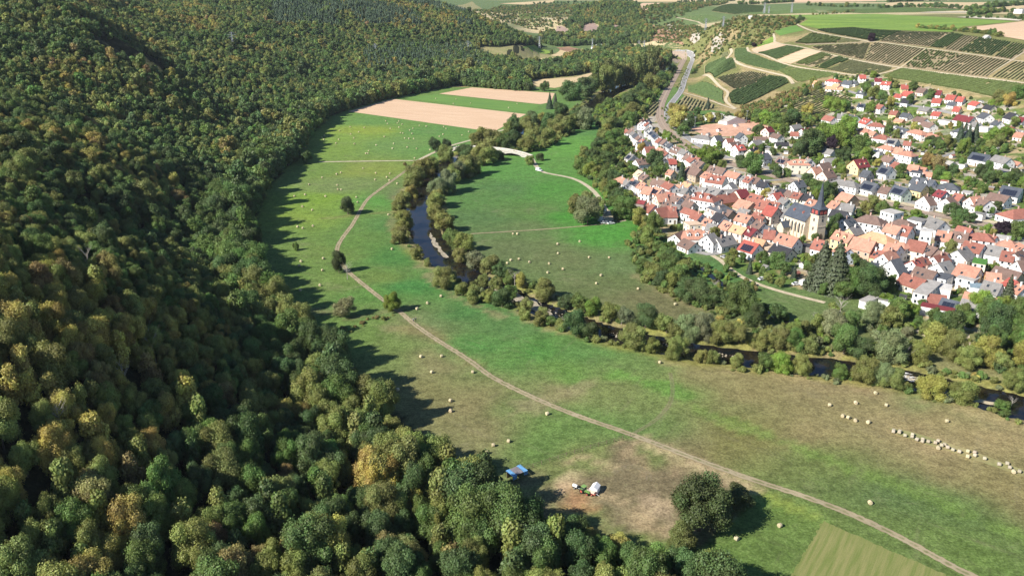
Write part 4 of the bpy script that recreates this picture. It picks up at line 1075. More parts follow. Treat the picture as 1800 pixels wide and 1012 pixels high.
# tile: x0 y0 zoom | x1 y1 x2 y2 (ridge ends in the enlarged tile), width, ridge height, roof, wall, flags (h hip, f flat, s solar, m dormers, x wall barn without windows)
HOUSES = """
@1080 200 9.922
528 128 590 92 8 8 d w|470 130 515 92 7 7.5 o w|575 150 605 168 7 8 r w|585 222 612 245 7 8 g w|655 298 705 322 7 8 d w s|715 332 768 378 7 8 d w s|782 426 825 443 7 7.5 r w|868 440 915 462 7.5 8 b w|965 505 1012 530 7 8 d w
1050 562 1175 602 9 8 b w m|1180 612 1285 650 8 8 g w|1262 692 1365 722 8 8 b w|1330 742 1400 790 7 7.5 r w|1425 757 1490 775 6 7 r w|1440 808 1565 850 9 8 b c|285 262 325 285 7 7.5 b w|205 268 245 292 6 6 r w|330 298 375 330 7 8 g w|385 345 425 375 7 8 d w|425 380 470 405 7 8 b w|485 435 530 455 7 7 r w
400 498 632 490 8 7 d w|530 582 690 575 10 7.5 r w|715 650 765 640 5 5 o w|770 592 860 620 8 7.5 o w|850 640 935 690 9 8 r w m|265 692 345 718 9 6 g w s|375 800 575 780 9 7 b w|890 800 935 795 8 7 d w|945 790 1065 788 8 7.5 R w|1240 2 1370 -8 9 7.5 R w|1450 362 1640 385 9 6 g w h
@1240 200 9.922
160 388 265 378 9 8 d w|365 434 480 427 9 8 r w|425 507 575 487 8 7 b w|520 548 650 537 10 8.5 R w m|600 328 665 352 9 8 d w|775 614 890 592 9 7.5 k c|945 702 1085 682 10 8 d w|1045 242 1140 224 9 8.5 m p|1187 338 1322 370 8 7 b w|850 402 1080 408 6 4 b w|820 470 960 456 8 5.5 g w
1490 206 1640 182 8 6 g w|1490 316 1620 322 7 5 r w|1680 266 1790 252 7 5.5 m w|1230 502 1440 504 6 4 k w|1050 626 1160 632 6 3 l w f|1290 757 1450 792 9 7.5 b w s|1560 788 1720 792 11 9 o c hm|1770 775 1850 800 8 8 g w
@1400 200 9.922
510 27 665 62 9 7 r w|610 142 700 152 6 4.5 g w|720 2 870 8 9 7 g w|930 12 1070 47 9 7 d w|1180 72 1300 107 10 8 R w m|1330 152 1470 162 10 8 r w h|1130 240 1260 266 10 6 o p h|1290 302 1390 322 7 5 o p|1450 358 1560 372 11 6.5 r w h|1600 427 1770 452 9 6.5 g w s|1540 537 1660 562 9 7.5 o w h
1330 646 1480 668 7 4 w w f|1540 722 1700 762 8 7.5 b w|1000 806 1200 780 11 9.5 m y m|440 592 650 638 7 5.5 g w x|400 872 560 848 9 7 b w|270 937 400 922 9 7 o c|480 777 680 772 9 5 g w|385 247 420 267 6 5 g w|960 192 1040 232 7 6.5 d w|1490 122 1640 142 6 3.5 t c f|1720 837 1800 862 8 8 r w
@1080 290 9.922
110 197 195 237 8 8 o w h|205 247 275 277 7 8 g w|320 237 370 262 7 8 o w|370 263 430 292 7 8 d w s|460 291 548 330 7 8 o w|420 86 500 122 8 7 t w|520 152 600 190 8 8 b y|690 237 890 282 7 8 b w|905 287 1040 347 8 8 r w|1225 292 1340 337 8 8 p w|1100 332 1170 347 7 7 o w h
1170 382 1290 412 7 7 g w|530 377 668 402 9 8 o w|700 380 830 422 9 8 o w s|730 516 900 502 8 8 o c|850 447 905 472 6 6.5 b w|1030 516 1165 557 9 7.5 b w|930 472 1040 502 7 7.5 r w|1250 516 1320 542 6 7 b w|1440 464 1680 502 12 9 r w hm|1250 607 1390 652 8 7.5 b c|600 663 712 704 10 7 r w|725 762 900 732 10 8 r w|950 722 1050 732 6 6 r w|940 815 1050 812 7 6 r w
1000 682 1150 702 9 6 g w|880 617 1000 642 7 6 b w|1225 742 1390 792 6 8 r w|1402 802 1530 852 7 8 r w|1590 822 1760 862 9 7 l w|1600 932 1690 962 7 7 o w|1480 377 1600 402 8 6 g w|440 612 500 622 4 3.5 m d x|1300 22 1510 82 9 8 b t|965 87 1020 102 6 6 o c
@1240 290 9.922
90 12 350 62 8 8 b w|400 103 608 157 8 8 o w|0 117 110 152 8 8.5 o w|60 162 350 205 10 8 r w m|825 196 962 237 8 8 b w|740 207 810 227 7 8 r w|690 180 750 202 7 7.5 g w|950 284 1080 312 7 8 k w|400 322 470 297 9 8 g w|40 367 280 432 11 6.5 g w|300 432 560 420 9 6 g w|540 442 700 417 10 8.5 m c
810 493 985 547 8 8 r c|210 532 500 492 10 7 r O|600 593 825 660 11 7 o t x|240 657 330 692 11 9 d p hm|350 767 470 802 8 7 b t x|620 747 780 792 8 6 g c|940 602 1110 652 10 8 r p|970 562 1080 592 7 7 o w h|1090 702 1260 747 10 8.5 R p|1280 742 1430 772 9 7 g w|1180 500 1305 478 8 7.5 R w|1440 437 1560 470 8 8 b c|1565 472 1690 502 8 8 r c
1700 487 1800 522 8 7.5 k w|1320 417 1430 437 6 6 k w|1545 287 1690 267 9 8 d w|1130 397 1240 422 7 6 g w|1340 562 1450 602 7 6.5 g w|590 840 800 890 9 8 o w|200 832 330 872 9 8 k w|900 817 960 842 6 6.5 r c|890 882 1000 902 8 7 r w|1190 642 1280 662 6 6.5 r w
@1400 290 9.922
460 110 620 87 10 7 b p|1180 87 1300 112 9 8 d p|1500 2 1665 42 10 8 d w s|720 237 1010 287 10 7 g w h|1190 274 1420 332 10 7.5 d w s|1500 367 1650 397 9 6.5 b w|800 473 1000 527 11 7 o t x|630 622 760 662 9 7.5 o w|790 662 1005 692 9 7.5 g w|640 772 880 822 9 6.5 k w|120 492 280 522 8 8 k c|230 592 370 627 9 8 o w m|1200 862 1420 902 11 8.5 b w h|1560 782 1786 842 9 6 l w f
@1180 370 9.922
330 322 520 322 13 7 o w hm|60 412 190 352 8 5 b w|230 482 420 562 9 5 b w|630 422 730 392 9 8 g w|790 482 1050 430 9 6.5 g w|930 174 1062 224 8 8 o w|1095 242 1310 302 8 8 p p|1350 277 1490 332 8 8.5 m p m|1490 172 1622 214 8 7.5 b w|1660 272 1800 312 8 7 d w|1640 337 1800 352 9 8 r w|1280 514 1525 587 10 7 R w s|1440 472 1640 522 8 7 p c|330 192 430 252 8 4.5 t c f|680 227 760 242 7 6 g w|1610 642 1740 572 6 4 t t f
@1300 300 5.953
425 651 612 705 9 8 o w|370 764 548 820 9 6 k c|810 717 880 732 9 7 r w|1060 770 1150 817 8 7.5 o B|1020 624 1190 670 9 8.5 o y m|1205 692 1420 740 10 10 o s|1400 822 1540 852 7 6.5 r y|1150 602 1240 572 8 8 g y|1080 502 1170 482 9 8 d w|1380 632 1540 672 11 8 p w h|1550 557 1690 590 9 8 o w|1710 572 1800 592 9 8 r w m|1560 752 1680 782 10 9 o w|1505 868 1600 820 8 8 o w|680 777 770 787 6 3 k d f
@1480 370 9.922
1185 504 1480 560 10 9 r c|1468 594 1665 654 9 8 b w|1020 537 1100 562 7 8 o w h|1330 832 1440 787 8 7 r w|1235 872 1310 842 7 7 R w|1600 802 1786 742 8 7.5 r w|990 142 1150 172 9 8 b w h|1200 132 1440 182 8 6 g w f|1530 112 1786 192 11 7.5 g w|1440 337 1520 347 5 10 w w f|660 292 740 272 7 6 g w
@1500 400 5.953
395 342 480 322 11 10 d w|260 432 330 442 5 4 m w|120 382 260 402 8 4 s w fs|890 372 1000 347 11 7.5 g w|660 407 870 462 10 7 b w|535 477 757 550 10 6 r c|880 492 1005 522 9 4.5 d w f|1110 374 1328 427 11 8.5 o w|1120 502 1290 542 8 5 l w f|1090 237 1180 197 11 7.5 g w|1180 137 1370 182 9 8 r w|880 237 990 267 7 7 b w|1410 177 1570 207 9 7.5 g w|1600 122 1660 132 9 8 o w h|1570 242 1690 262 9 8 r w|1690 272 1760 237 8 8 b w
1260 342 1390 362 9 5 N c f|1500 402 1760 472 10 6 b t x|1400 467 1540 482 10 7.5 o O|1380 552 1550 592 9 7 g w|1650 532 1710 562 7 7 R w|1690 572 1800 612 8 6.5 o w|1180 672 1500 742 8 7.5 o w|1150 745 1480 815 7 6 g w x|780 693 965 710 9 5 r w|720 802 1050 867 5 3.5 m w f|700 692 850 562 6 5 l w f|890 607 1020 627 8 4 w w f|940 737 1105 777 8 4.5 s w s|1260 602 1335 612 7 4 B w f|310 737 400 757 6 3.2 g w f|110 772 300 682 4 3 l w f|560 827 660 842 6 3 g w f|1740 347 1800 342 8 7 b w|1500 92 1640 112 8 5 l w f|1740 162 1800 192 9 8 o w
@1640 260 11.12
780 87 1115 142 10 8 s w s|1230 132 1520 197 10 8 g w|1590 242 1720 267 6 4 o w|170 222 400 272 10 5 l w|440 292 650 322 6 3 l w f|1310 397 1580 452 10 5.5 g w s|250 677 400 692 11 8 d w h|1370 737 1750 802 11 8 s w s|1130 872 1490 947 10 7 b w|600 852 740 872 7 5 l w f
@1560 290 9.922
470 202 830 272 10 8 d w m|455 304 675 352 10 7 d y|130 352 350 412 9 8 s G s|640 542 750 527 11 8 b w|1020 582 1110 547 12 8 b w|890 432 1030 467 9 8 m w|1190 492 1320 522 8 8 r G|1440 562 1600 542 8 8 o w m|1640 572 1780 622 12 8 b w|560 32 680 52 7 5 o w|420 112 590 132 8 5 d w f|660 122 780 137 6 4 o w|380 -8 550 12 9 7 o w|1560 832 1660 852 5 3.5 g w f
@1640 340 11.12
1560 312 1790 292 13 7 r w h|500 632 760 692 10 8 r B|400 737 690 777 11 8 b w m|110 722 370 762 10 8 o w|850 757 1060 782 10 7.5 r w h|1120 807 1200 832 6 6 r w
@1500 120 5.953
65 62 130 52 9 8 R w|0 117 40 122 7 6 d w|230 92 300 84 9 7 m w|130 132 220 127 9 7 k w|310 122 400 124 9 8 R w m|100 187 180 192 8 5 g w f|60 217 130 227 9 7 d w m|320 282 400 297 8 6 d w|505 162 575 150 9 8 R y|540 217 630 232 10 8 R w|450 252 520 257 9 6 R w|530 297 600 302 10 8 k w|690 187 770 197 10 7 b p|850 217 930 210 10 8 m w|990 264 1080 260 10 8 R w|1100 282 1170 277 10 8 R w
840 302 930 294 10 7 R w|1010 332 1080 334 8 6 d w|710 387 810 397 10 6 g c|1065 390 1130 385 9 8 R c|1250 327 1330 337 9 7 R w|1400 362 1480 372 9 7 k c|840 444 920 442 9 6 R w|1095 484 1265 492 12 8 m w|1360 447 1430 467 11 8 d w|1490 532 1550 547 9 7 d w|1640 442 1710 467 11 8 k w|1750 497 1800 502 10 7 m w|1600 592 1690 612 9 6 m w|1700 662 1790 667 9 6 o w|60 357 130 362 8 7 s w s|260 364 320 377 9 8 r w|400 432 470 437 9 7 r y|520 457 600 467 9 6 d w
670 500 770 517 10 7 b w|740 552 850 567 10 7 b w|450 517 530 527 6 4 o O|460 607 580 642 10 7 d w m|640 634 730 652 10 8 o w h|790 670 880 692 10 6.5 o w h|880 737 960 747 11 6 g w h|1110 617 1190 622 11 8 d w h|1230 562 1290 572 8 5 d w f|1260 552 1330 562 10 7 g w|1350 602 1440 612 7 4 w w f|1450 702 1540 712 8 4 b w|450 827 530 842 9 7 o w|530 862 610 877 9 8 o w h|540 762 600 767 8 8 r w|920 532 1040 537 8 3.5 l w f
@1380 110 9.922
520 307 660 312 9 6.5 p w|790 264 920 272 9 7 R w h|860 342 960 362 9 7 p w|720 402 1010 402 7 5 p w|1040 287 1170 302 10 7 d w
"""
WIN = {}
def window_mesh(w, h):
    k = (w, h)
    if k not in WIN:
        b = MB(); b.box(-w / 2, w / 2, -.04, .0, 0, h, 1); b.box(-w / 2 + .08, w / 2 - .08, -.055, -.04, .08, h - .08, 0)
        me = bpy.data.meshes.new('window'); me.from_pydata(b.v, [], b.f); me.materials.append(MAT['glass']); me.materials.append(MAT['frame']); me.polygons.foreach_set('material_index', b.m); me.update(); WIN[k] = me
    return WIN[k]
DOOR = bpy.data.meshes.new('door'); _b = MB().box(-.5, .5, -.06, 0, 0, 2.1); DOOR.from_pydata(_b.v, [], _b.f); DOOR.materials.append(MAT['wood'])
SKYL = bpy.data.meshes.new('skylight'); _b = MB().box(-.45, .45, -.6, .6, 0, .06); SKYL.from_pydata(_b.v, [], _b.f); SKYL.materials.append(MAT['glass'])
CHIM = bpy.data.meshes.new('chimney'); _b = MB().box(-.35, .35, -.3, .3, -1.2, 1.0).box(-.42, .42, -.37, .37, 1.0, 1.1); CHIM.from_pydata(_b.v, [], _b.f); CHIM.materials.append(MAT['wall'])
FOOTPRINTS = []
_hr = random.Random(11)
def house(P1, P2, Wd, RH, rc, wc, fl, name='house', label=None):
    cx, cy = (P1[0] + P2[0]) / 2, (P1[1] + P2[1]) / 2
    if name == 'house': Wd *= .88
    dx, dy = P2[0] - P1[0], P2[1] - P1[1]
    L = math.hypot(dx, dy); ang = math.atan2(dy, dx)
    hip = 'h' in fl; flat = 'f' in fl
    if hip: L += Wd * .8
    else: L += .3
    L = max(5.0, min(L, 34.0))
    for (fx, fy, fa, fL, fW) in FOOTPRINTS:
        if math.hypot(cx - fx, cy - fy) < min(L, fL, Wd, fW) * .42: return None
    FOOTPRINTS.append((cx, cy, ang, L, Wd))
    gz = float(min(hq(cx + a, cy + b) for a in (-4, 4) for b in (-4, 4)))
    pitch = math.radians(_hr.uniform(36, 44)) if not hip else math.radians(31)
    rise = 0 if flat else min(math.tan(pitch) * Wd / 2, RH * .52)
    EH = RH - rise
    o = empty(name, (cx, cy, gz), ang, None, 'house' if RH > 4.6 else 'outbuilding', 'houses of the village' if RH > 4.6 else 'low outbuildings of the village')
    wallc = WALLC[wc]; roofc = ROOFC[rc]
    hL, hW = L / 2, Wd / 2
    # walls
    if flat or hip:
        mesh_obj('wall', [(-hL,-hW,-2),(hL,-hW,-2),(hL,hW,-2),(-hL,hW,-2),(-hL,-hW,EH),(hL,-hW,EH),(hL,hW,EH),(-hL,hW,EH)], [(0,1,5,4),(1,2,6,5),(2,3,7,6),(3,0,4,7),(4,5,6,7)], MAT['wall'], o, None, wallc)
    else:
        v = []
        for x in (-hL, hL): v += [(x,-hW,-2),(x,hW,-2),(x,hW,EH),(x,0,RH - .12),(x,-hW,EH)]
        mesh_obj('wall', v, [(4,3,2,1,0),(5,6,7,8,9),(0,5,9,4),(1,2,7,6),(2,3,8,7),(3,4,9,8)], MAT['wall'], o, None, wallc)
    ov = .35
    if flat:
        b = MB(); b.box(-hL - .2, hL + .2, -hW - .2, hW + .2, EH, EH + .22); roof = b.build('roof', MAT['roof'], o, None, roofc)
    elif hip:
        a = hL + ov; w_ = hW + ov; t = rise / hW; e = EH - ov * t; r = max(.6, hL - hW * .9)
        b = MB(); b.add([(-a,-w_,e),(a,-w_,e),(a,w_,e),(-a,w_,e),(-r,0,RH),(r,0,RH)], [(0,1,5,4),(1,2,5),(2,3,4,5),(3,0,4),(3,2,1,0)]); roof = b.build('roof', MAT['roof'], o, None, roofc)
    else:
        a = hL + .35; w_ = hW + ov; t = rise / hW; e = EH - ov * t; th = .24
        prof = [(-w_, e), (0, RH), (w_, e), (w_, e + th), (0, RH + th), (-w_, e + th)]
        v = [(-a, y, z) for y, z in prof] + [(a, y, z) for y, z in prof]
        f = [(0,1,4,5),(1,2,3,4),(7,6,11,10),(8,7,10,9),(0,6,7,1),(1,7,8,2),(5,4,10,11),(4,3,9,10),(0,5,11,6),(2,8,9,3)]
        roof = mesh_obj('roof', v, f, MAT['roof'], o, None, roofc)
        bm = bmesh.new(); bm.from_mesh(roof.data); bmesh.ops.recalc_face_normals(bm, faces=bm.faces[:]); bm.to_mesh(roof.data); bm.free()
    dist = math.hypot(cx, cy)
    # which sides turn towards the valley and the camera
    ca, sa = math.cos(ang), math.sin(ang); tox, toy = -cx / dist, -cy / dist
    def faces(nx, ny): return (nx * ca - ny * sa) * tox + (nx * sa + ny * ca) * toy > -.25
    near = dist < 560
    if 'x' not in fl and RH > 4.4:
        floors = 2 if EH > 4.2 else 1
        fh = (EH - .2) / floors
        ww = window_mesh(1.05, 1.35) if fh > 2.2 else window_mesh(1.0, 1.0)
        n = max(2, int(L / (2.7 if near else 3.6)))
        for sgn in (-1, 1):
            if not faces(0, sgn): continue
            door_at = _hr.randrange(n)
            for fl_ in range(floors):
                for i in range(n):
                    x = (i + .5) / n * L - hL
                    if fl_ == 0 and i == door_at:
                        same('door', DOOR, o, (x, sgn * hW, .05), 0 if sgn < 0 else math.pi); continue
                    same('window', ww, o, (x, sgn * hW, fl_ * fh + .95 if fh > 2.2 else fl_ * fh + .7), 0 if sgn < 0 else math.pi)
        n = max(2, int(Wd / (3.0 if near else 4.0)))
        for sgn in (-1, 1):
            if not faces(sgn, 0): continue
            for fl_ in range(floors):
                for i in range(n):
                    same('window', ww, o, (sgn * hL, (i + .5) / n * Wd - hW, fl_ * fh + .95 if fh > 2.2 else fl_ * fh + .7), math.pi / 2 if sgn > 0 else -math.pi / 2)
            if not flat and not hip and rise > 2.4: same('window', window_mesh(.9, 1.1), o, (sgn * hL, 0, EH + .3), math.pi / 2 if sgn > 0 else -math.pi / 2)
    if not flat and 'x' not in fl and RH > 5.2:
        same('chimney', CHIM, roof, (_hr.uniform(-.3, .3) * (L if not hip else L * .3), _hr.choice((-.5, .5)), RH + .25), 0, None, (.5, .34, .27) if _hr.random() < .6 else (.62, .6, .57))
    if not flat and not hip:
        vis = -1 if faces(0, -1) else 1
        sl = math.atan2(rise, hW)
        if 's' in fl:
            b = MB(); pl = hW / math.cos(sl) * .62; ncol = max(3, int(L * .7 / 1.1)); cw = L * .7 / ncol
            for rr in range(3):
                b2 = MB()
                for c in range(ncol): b2.box(-L * .35 + c * cw + .05, -L * .35 + (c + 1) * cw - .05, rr * pl / 3 + .03, (rr + 1) * pl / 3 - .03, 0, .05)
                s = b2.build('solar_panel', MAT['solar'], o); s['kind'] = 'stuff'
                s.rotation_euler = (sl if vis < 0 else sl, 0, 0 if vis < 0 else math.pi)
                s.location = (0, vis * (hW + .0), EH + .30)
        elif near and 'x' not in fl and _hr.random() < .55:
            for q in range(_hr.randint(1, 3)):
                k = _hr.uniform(.25, .6); s = same('skylight', SKYL, roof, (_hr.uniform(-.38, .38) * L, vis * hW * (1 - k), EH + rise * k + .26)); s.rotation_euler = (-sl * vis, 0, 0)
    if 'm' in fl:
        nD = max(1, int(L / 4.5)); vis = -1 if faces(0, -1) else 1
        for i in range(nD):
            x = (i + .5) / nD * L * .8 - L * .4; y0 = vis * hW * .72; y1 = vis * hW * .1; zb = EH + rise * .25; zt = EH + rise * .25 + 1.5
            b = MB(); b.add([(x - .8, y0, zb - .6), (x + .8, y0, zb - .6), (x + .8, y0, zt), (x, y0, zt + .6), (x - .8, y0, zt), (x - .8, y1, zb - .6), (x + .8, y1, zb - .6), (x + .8, y1, zt), (x, y1, zt + .6), (x - .8, y1, zt)],
                            [(0,1,2,3,4), (1,6,7,2), (5,0,4,9), (9,8,7,6,5)])
            d = b.build('dormer', MAT['wall'], o, None, wallc)
            b = MB(); b.add([(x - 1.0, y0 + vis * .15, zt - .1), (x, y0 + vis * .15, zt + .75), (x + 1.0, y0 + vis * .15, zt - .1), (x - 1.0, y1, zt - .1), (x, y1, zt + .75), (x + 1.0, y1, zt - .1)], [(0,1,4,3), (1,2,5,4)])
            b.build('dormer_roof', MAT['roof'], d, None, roofc)
            same('window', window_mesh(.9, 1.0), d, (x, y0 + vis * .02, zb + .2), 0 if vis < 0 else math.pi)
    kind = 'flat' if flat else 'hipped' if hip else 'gabled'
    extra = ' with dormers' if 'm' in fl else ''
    if 's' in fl and rc != 's': extra = ' with solar panels'
    rn = ROOFN[rc] if not (flat and rc == 's') else 'solar-panelled'
    base = 'house' if RH > 4.6 else 'outbuilding'
    if label: o['label'] = label
    else: label_later(o, f"{WALLN[wc]} {base}, {rn} {kind} roof{extra}", cx, cy)
    return o
_nh = 0
_t = (0, 0, 1)
for ln in HOUSES.strip().split('\n'):
    if ln[0] == '@': _t = tuple(map(float, ln[1:].split())); continue
    for it in ln.split('|'):
        a = it.split()
        x1, y1, x2, y2, Wd, RH = map(float, a[:6]); fl = a[8] if len(a) > 8 else ''
        p = at([_t[0] + x1 / _t[2], _t[0] + x2 / _t[2]], [_t[1] + y1 / _t[2], _t[1] + y2 / _t[2]], RH)
        if house(p[0], p[1], Wd, RH, a[6], a[7], fl): _nh += 1
print('houses', _nh, 'of', sum(len(l.split('|')) for l in HOUSES.strip().split('\n') if l[0] != '@'))
p = at([1270 - 54, 1330 - 20], [205, 204], 6)
# the hall beside the sports ground
p = at([1251, 1295], [198, 206.5], 6)
house(p[0], p[1], 22, 6.2, 'l', 'w', 'x', 'sports_hall', 'wide low hall with pale grey roof beside the red sports pitch')

# ------------------------------------------------------------------ church
p = at([1398.3, 1432.7], [355.4, 366.4], 15.0)
cxy = (p[0] + p[1]) / 2; cd = p[1] - p[0]; cang = math.atan2(cd[1], cd[0]); cL = math.hypot(cd[0], cd[1]) + 1
church = empty('church', (cxy[0], cxy[1], 0), cang, 'sandstone church with slate roof and tall pointed slate spire in the old village', 'church')
SAND = (.66, .56, .43); SLATE = tuple(lin((84, 90, 100)) / 1.2)
hL, hW = cL / 2, 5.6
b = MB(); b.prism([(-hL, -1), (-hL, 9.4), (hL, 9.4), (hL, -1)], -hW, hW)
for x in (-hL, hL): b.add([(x, -hW, 9.4), (x, hW, 9.4), (x, 0, 14.7)], [(0, 1, 2)])
b.build('nave_wall', MAT['stone'], church, None, SAND)
pr = [(-hW - .5, 8.9), (0, 14.8), (hW + .5, 8.9), (hW + .5, 9.2), (0, 15.1), (-hW - .5, 9.2)]
mesh_obj('nave_roof', [(-hL - .3, y, z) for y, z in pr] + [(hL + .1, y, z) for y, z in pr], [(0,1,4,5)[::-1],(1,2,3,4)[::-1],(7,6,11,10)[::-1],(8,7,10,9)[::-1],(0,6,7,1)[::-1],(1,7,8,2)[::-1],(5,4,10,11),(4,3,9,10),(0,5,11,6),(2,8,9,3)], MAT['roof'], church, None, SLATE)
nb = 6
for sgn in (-1, 1):
    for i in range(nb + 1):
        x = -hL + cL * i / nb; x = max(-hL + .4, min(hL - .4, x))
        b = MB(); b.box(x - .38, x + .38, sgn * hW, sgn * (hW + .5), -1, 6.2) if sgn > 0 else b.box(x - .38, x + .38, -hW - .5, -hW, -1, 6.2)
        y0, y1 = (hW, hW + .5) if sgn > 0 else (-hW - .5, -hW)
        b.add([(x - .38, y0, 6.2), (x + .38, y0, 6.2), (x + .38, y1, 6.2), (x - .38, y1, 6.2), (x - .38, sgn * hW, 7.6), (x + .38, sgn * hW, 7.6)], [(0,1,5,4), (1,2,5), (3,2,5,4), (3,4,0)])
        b.build('buttress', MAT['stone'], church, None, SAND)
    for i in range(nb):
        x = -hL + cL * (i + .5) / nb; y = sgn * (hW + .03)
        pts = [(x - .55, 2.6), (x + .55, 2.6), (x + .55, 6.6), (x + .3, 7.4), (x, 7.8), (x - .3, 7.4), (x - .55, 6.6)]
        b = MB(); b.prism([(x + (q - x) * 1.25, 5 + (z - 5) * 1.08) for q, z in pts], y - .06, y + .05, 1); b.prism(pts, y - .09, y + .09, 0)
        w = b.build('lancet_window', [MAT['glass'], MAT['stone']], church); w['tint'] = [.7, .6, .45]
for x in (-hL * .5, hL * .35):
    b = MB(); b.box(x - .4, x + .4, -3.4, -2.4, 11.6, 12.5); b.add([(x - .5, -3.5, 12.5), (x + .5, -3.5, 12.5), (x + .5, -2.3, 12.5), (x - .5, -2.3, 12.5), (x, -3.5, 13.1), (x, -2.3, 13.1)], [(0,1,4), (3,5,2), (0,4,5,3), (1,2,5,4)])
    b.build('roof_dormer', MAT['roof'], church, None, (.35, .14, .11))
tx = hL + 2.5; tw = 2.7
b = MB(); b.box(tx - tw, tx + tw, -tw, tw, -1, 12.9); b.box(tx - tw - .12, tx + tw + .12, -tw - .12, tw + .12, 7.0, 7.3); b.box(tx - tw - .15, tx + tw + .15, -tw - .15, tw + .15, 12.6, 13.0)
b.build('tower_wall', MAT['stone'], church, None, SAND)
b = MB(); b.box(tx - tw - .1, tx + tw + .1, -tw - .1, tw + .1, 13.0, 15.8); b.build('belfry', MAT['roof'], church, None, tuple(v * .6 for v in SLATE))
for q in range(4):
    a = q * math.pi / 2
    for s in (-1.35, 1.35):
        lv = MB().box(s * .85 - .8, s * .85 + .8, -.1, .1, 13.5, 15.3).build('belfry_louvre', MAT['roof'], church, None, (.40, .10, .085))
        lv.location = (tx + math.sin(a) * (tw + .15), -math.cos(a) * (tw + .15), 0); lv.rotation_euler = (0, 0, a)
b = MB(); v = []
for k, (z, r, sq) in enumerate(((15.8, tw + .45, 1), (16.9, 2.2, .35), (19.0, 1.55, 0), (29.0, .06, 0))):
    for i in range(8):
        a = math.pi / 8 + i * math.pi / 4; ro = r / math.cos(math.pi / 8)
        cxq, cyq = ro * math.cos(a), ro * math.sin(a)
        if sq: m = max(abs(cxq), abs(cyq)); cxq, cyq = cxq * (1 - sq) + sq * r * (1 if cxq > 0 else -1), cyq * (1 - sq) + sq * r * (1 if cyq > 0 else -1)
        v.append((tx + cxq, cyq, z))
b.add(v, [(k * 8 + i, k * 8 + (i + 1) % 8, k * 8 + 8 + (i + 1) % 8, k * 8 + 8 + i) for k in range(3) for i in range(8)])
b.build('spire', MAT['roof'], church, None, SLATE)
MB().tube((tx, 0, 28.8), (tx, 0, 30.4), .05).box(tx - .4, tx + .4, -.04, .04, 29.8, 29.9).build('spire_cross', MAT['steel'], church)
b = MB(); pts = [(-1.1, 0), (1.1, 0), (1.1, 2.6), (.6, 3.4), (0, 3.8), (-.6, 3.4), (-1.1, 2.6)]; b.prism(pts, -.12, .12); d = b.build('portal_door', MAT['wood'], church); d.location = (tx + tw + .02, 0, 0); d.rotation_euler = (0, 0, math.pi / 2)
for a, h in ((0, 9.6), (math.pi / 2, 9.6), (0, 5.2), (math.pi / 2, 11.6)):
    w = MB().prism([(-.4, h), (.4, h), (.4, h + 1.3), (0, h + 1.8), (-.4, h + 1.3)], -.1, .1).build('tower_window', MAT['glass'], church); w.location = (tx + math.sin(a) * tw, -math.cos(a) * tw, 0); w.rotation_euler = (0, 0, a)
b = MB(); b.box(-hL + .5, -hL + 5.0, -hW - 4.6, -hW, -1, 4.2); b.add([(-hL + .5, -hW - 4.6, 4.2), (-hL + 5, -hW - 4.6, 4.2), (-hL + 2.75, -hW - 4.6, 6.6), (-hL + 2.75, -hW, 6.6)], [(0,1,2)]); b.build('sacristy_wall', MAT['stone'], church, None, SAND)
b = MB(); b.add([(-hL + .2, -hW - 4.9, 4.0), (-hL + 2.75, -hW - 4.9, 6.8), (-hL + 5.3, -hW - 4.9, 4.0), (-hL + .2, -hW, 4.0), (-hL + 2.75, -hW, 6.8), (-hL + 5.3, -hW, 4.0)], [(0,1,4,3), (1,2,5,4)]); b.build('sacristy_roof', MAT['roof'], church, None, SLATE)

# ------------------------------------------------------------------ stone arch bridge
A = np.array(on_plane(783, 263.5, 0)); B = np.array(on_plane(934, 276.5, 0)); L = float(np.hypot(*(B - A)))
bridge = empty('stone_bridge', (*A, 0), math.atan2(*(B - A)[::-1]), 'long pale stone bridge with round arches over the river', 'bridge')
def deck(s): return .3 + 3.5 * (1 - abs(2 * s - 1) ** 2.6)
arches = [(.10, .31), (.36, .62), (.67, .92)]
N = 96; V = []; F = []
for i in range(N + 1):
    s = i / N; top = deck(s); bot = -2.5
    for a0, a1 in arches:
        if a0 < s < a1: t = (s - a0) / (a1 - a0) * 2 - 1; bot = max(-2.5, min(top - .7, -1.6 + (deck((a0 + a1) / 2) + .9) * math.sqrt(1 - t * t)))
    for y in (-2.6, 2.6): V += [(s * L, y, bot), (s * L, y, top)]
for i in range(N):
    k = i * 4; n = k + 4
    F += [(k, n, n + 1, k + 1), (k + 3, n + 3, n + 2, k + 2), (k + 1, n + 1, n + 3, k + 3), (k + 2, n + 2, n, k)]
mesh_obj('arch_body', V, F, MAT['stone'], bridge, None, (.50, .47, .42))
for y0, y1 in ((-2.75, -2.35), (2.35, 2.75)):
    V = []; F = []
    for i in range(N + 1):
        s = i / N; z = deck(s)
        V += [(s * L, y0, z - .1), (s * L, y1, z - .1), (s * L, y1, z + .95), (s * L, y0, z + .95)]
    for i in range(N):
        for j in range(4): F.append((i * 4 + j, i * 4 + (j + 1) % 4, i * 4 + 4 + (j + 1) % 4, i * 4 + 4 + j))
    F += [(0, 1, 2, 3), (N * 4 + 3, N * 4 + 2, N * 4 + 1, N * 4)]
    mesh_obj('parapet', V, F, MAT['stone'], bridge, None, (.56, .53, .48))
V = []
for i in range(N + 1): V += [(i / N * L, -2.3, deck(i / N) + .04), (i / N * L, 2.3, deck(i / N) + .04)]
mesh_obj('roadway', V, [(2 * i, 2 * i + 2, 2 * i + 3, 2 * i + 1)[::-1] for i in range(N)], MAT['lane'], bridge)

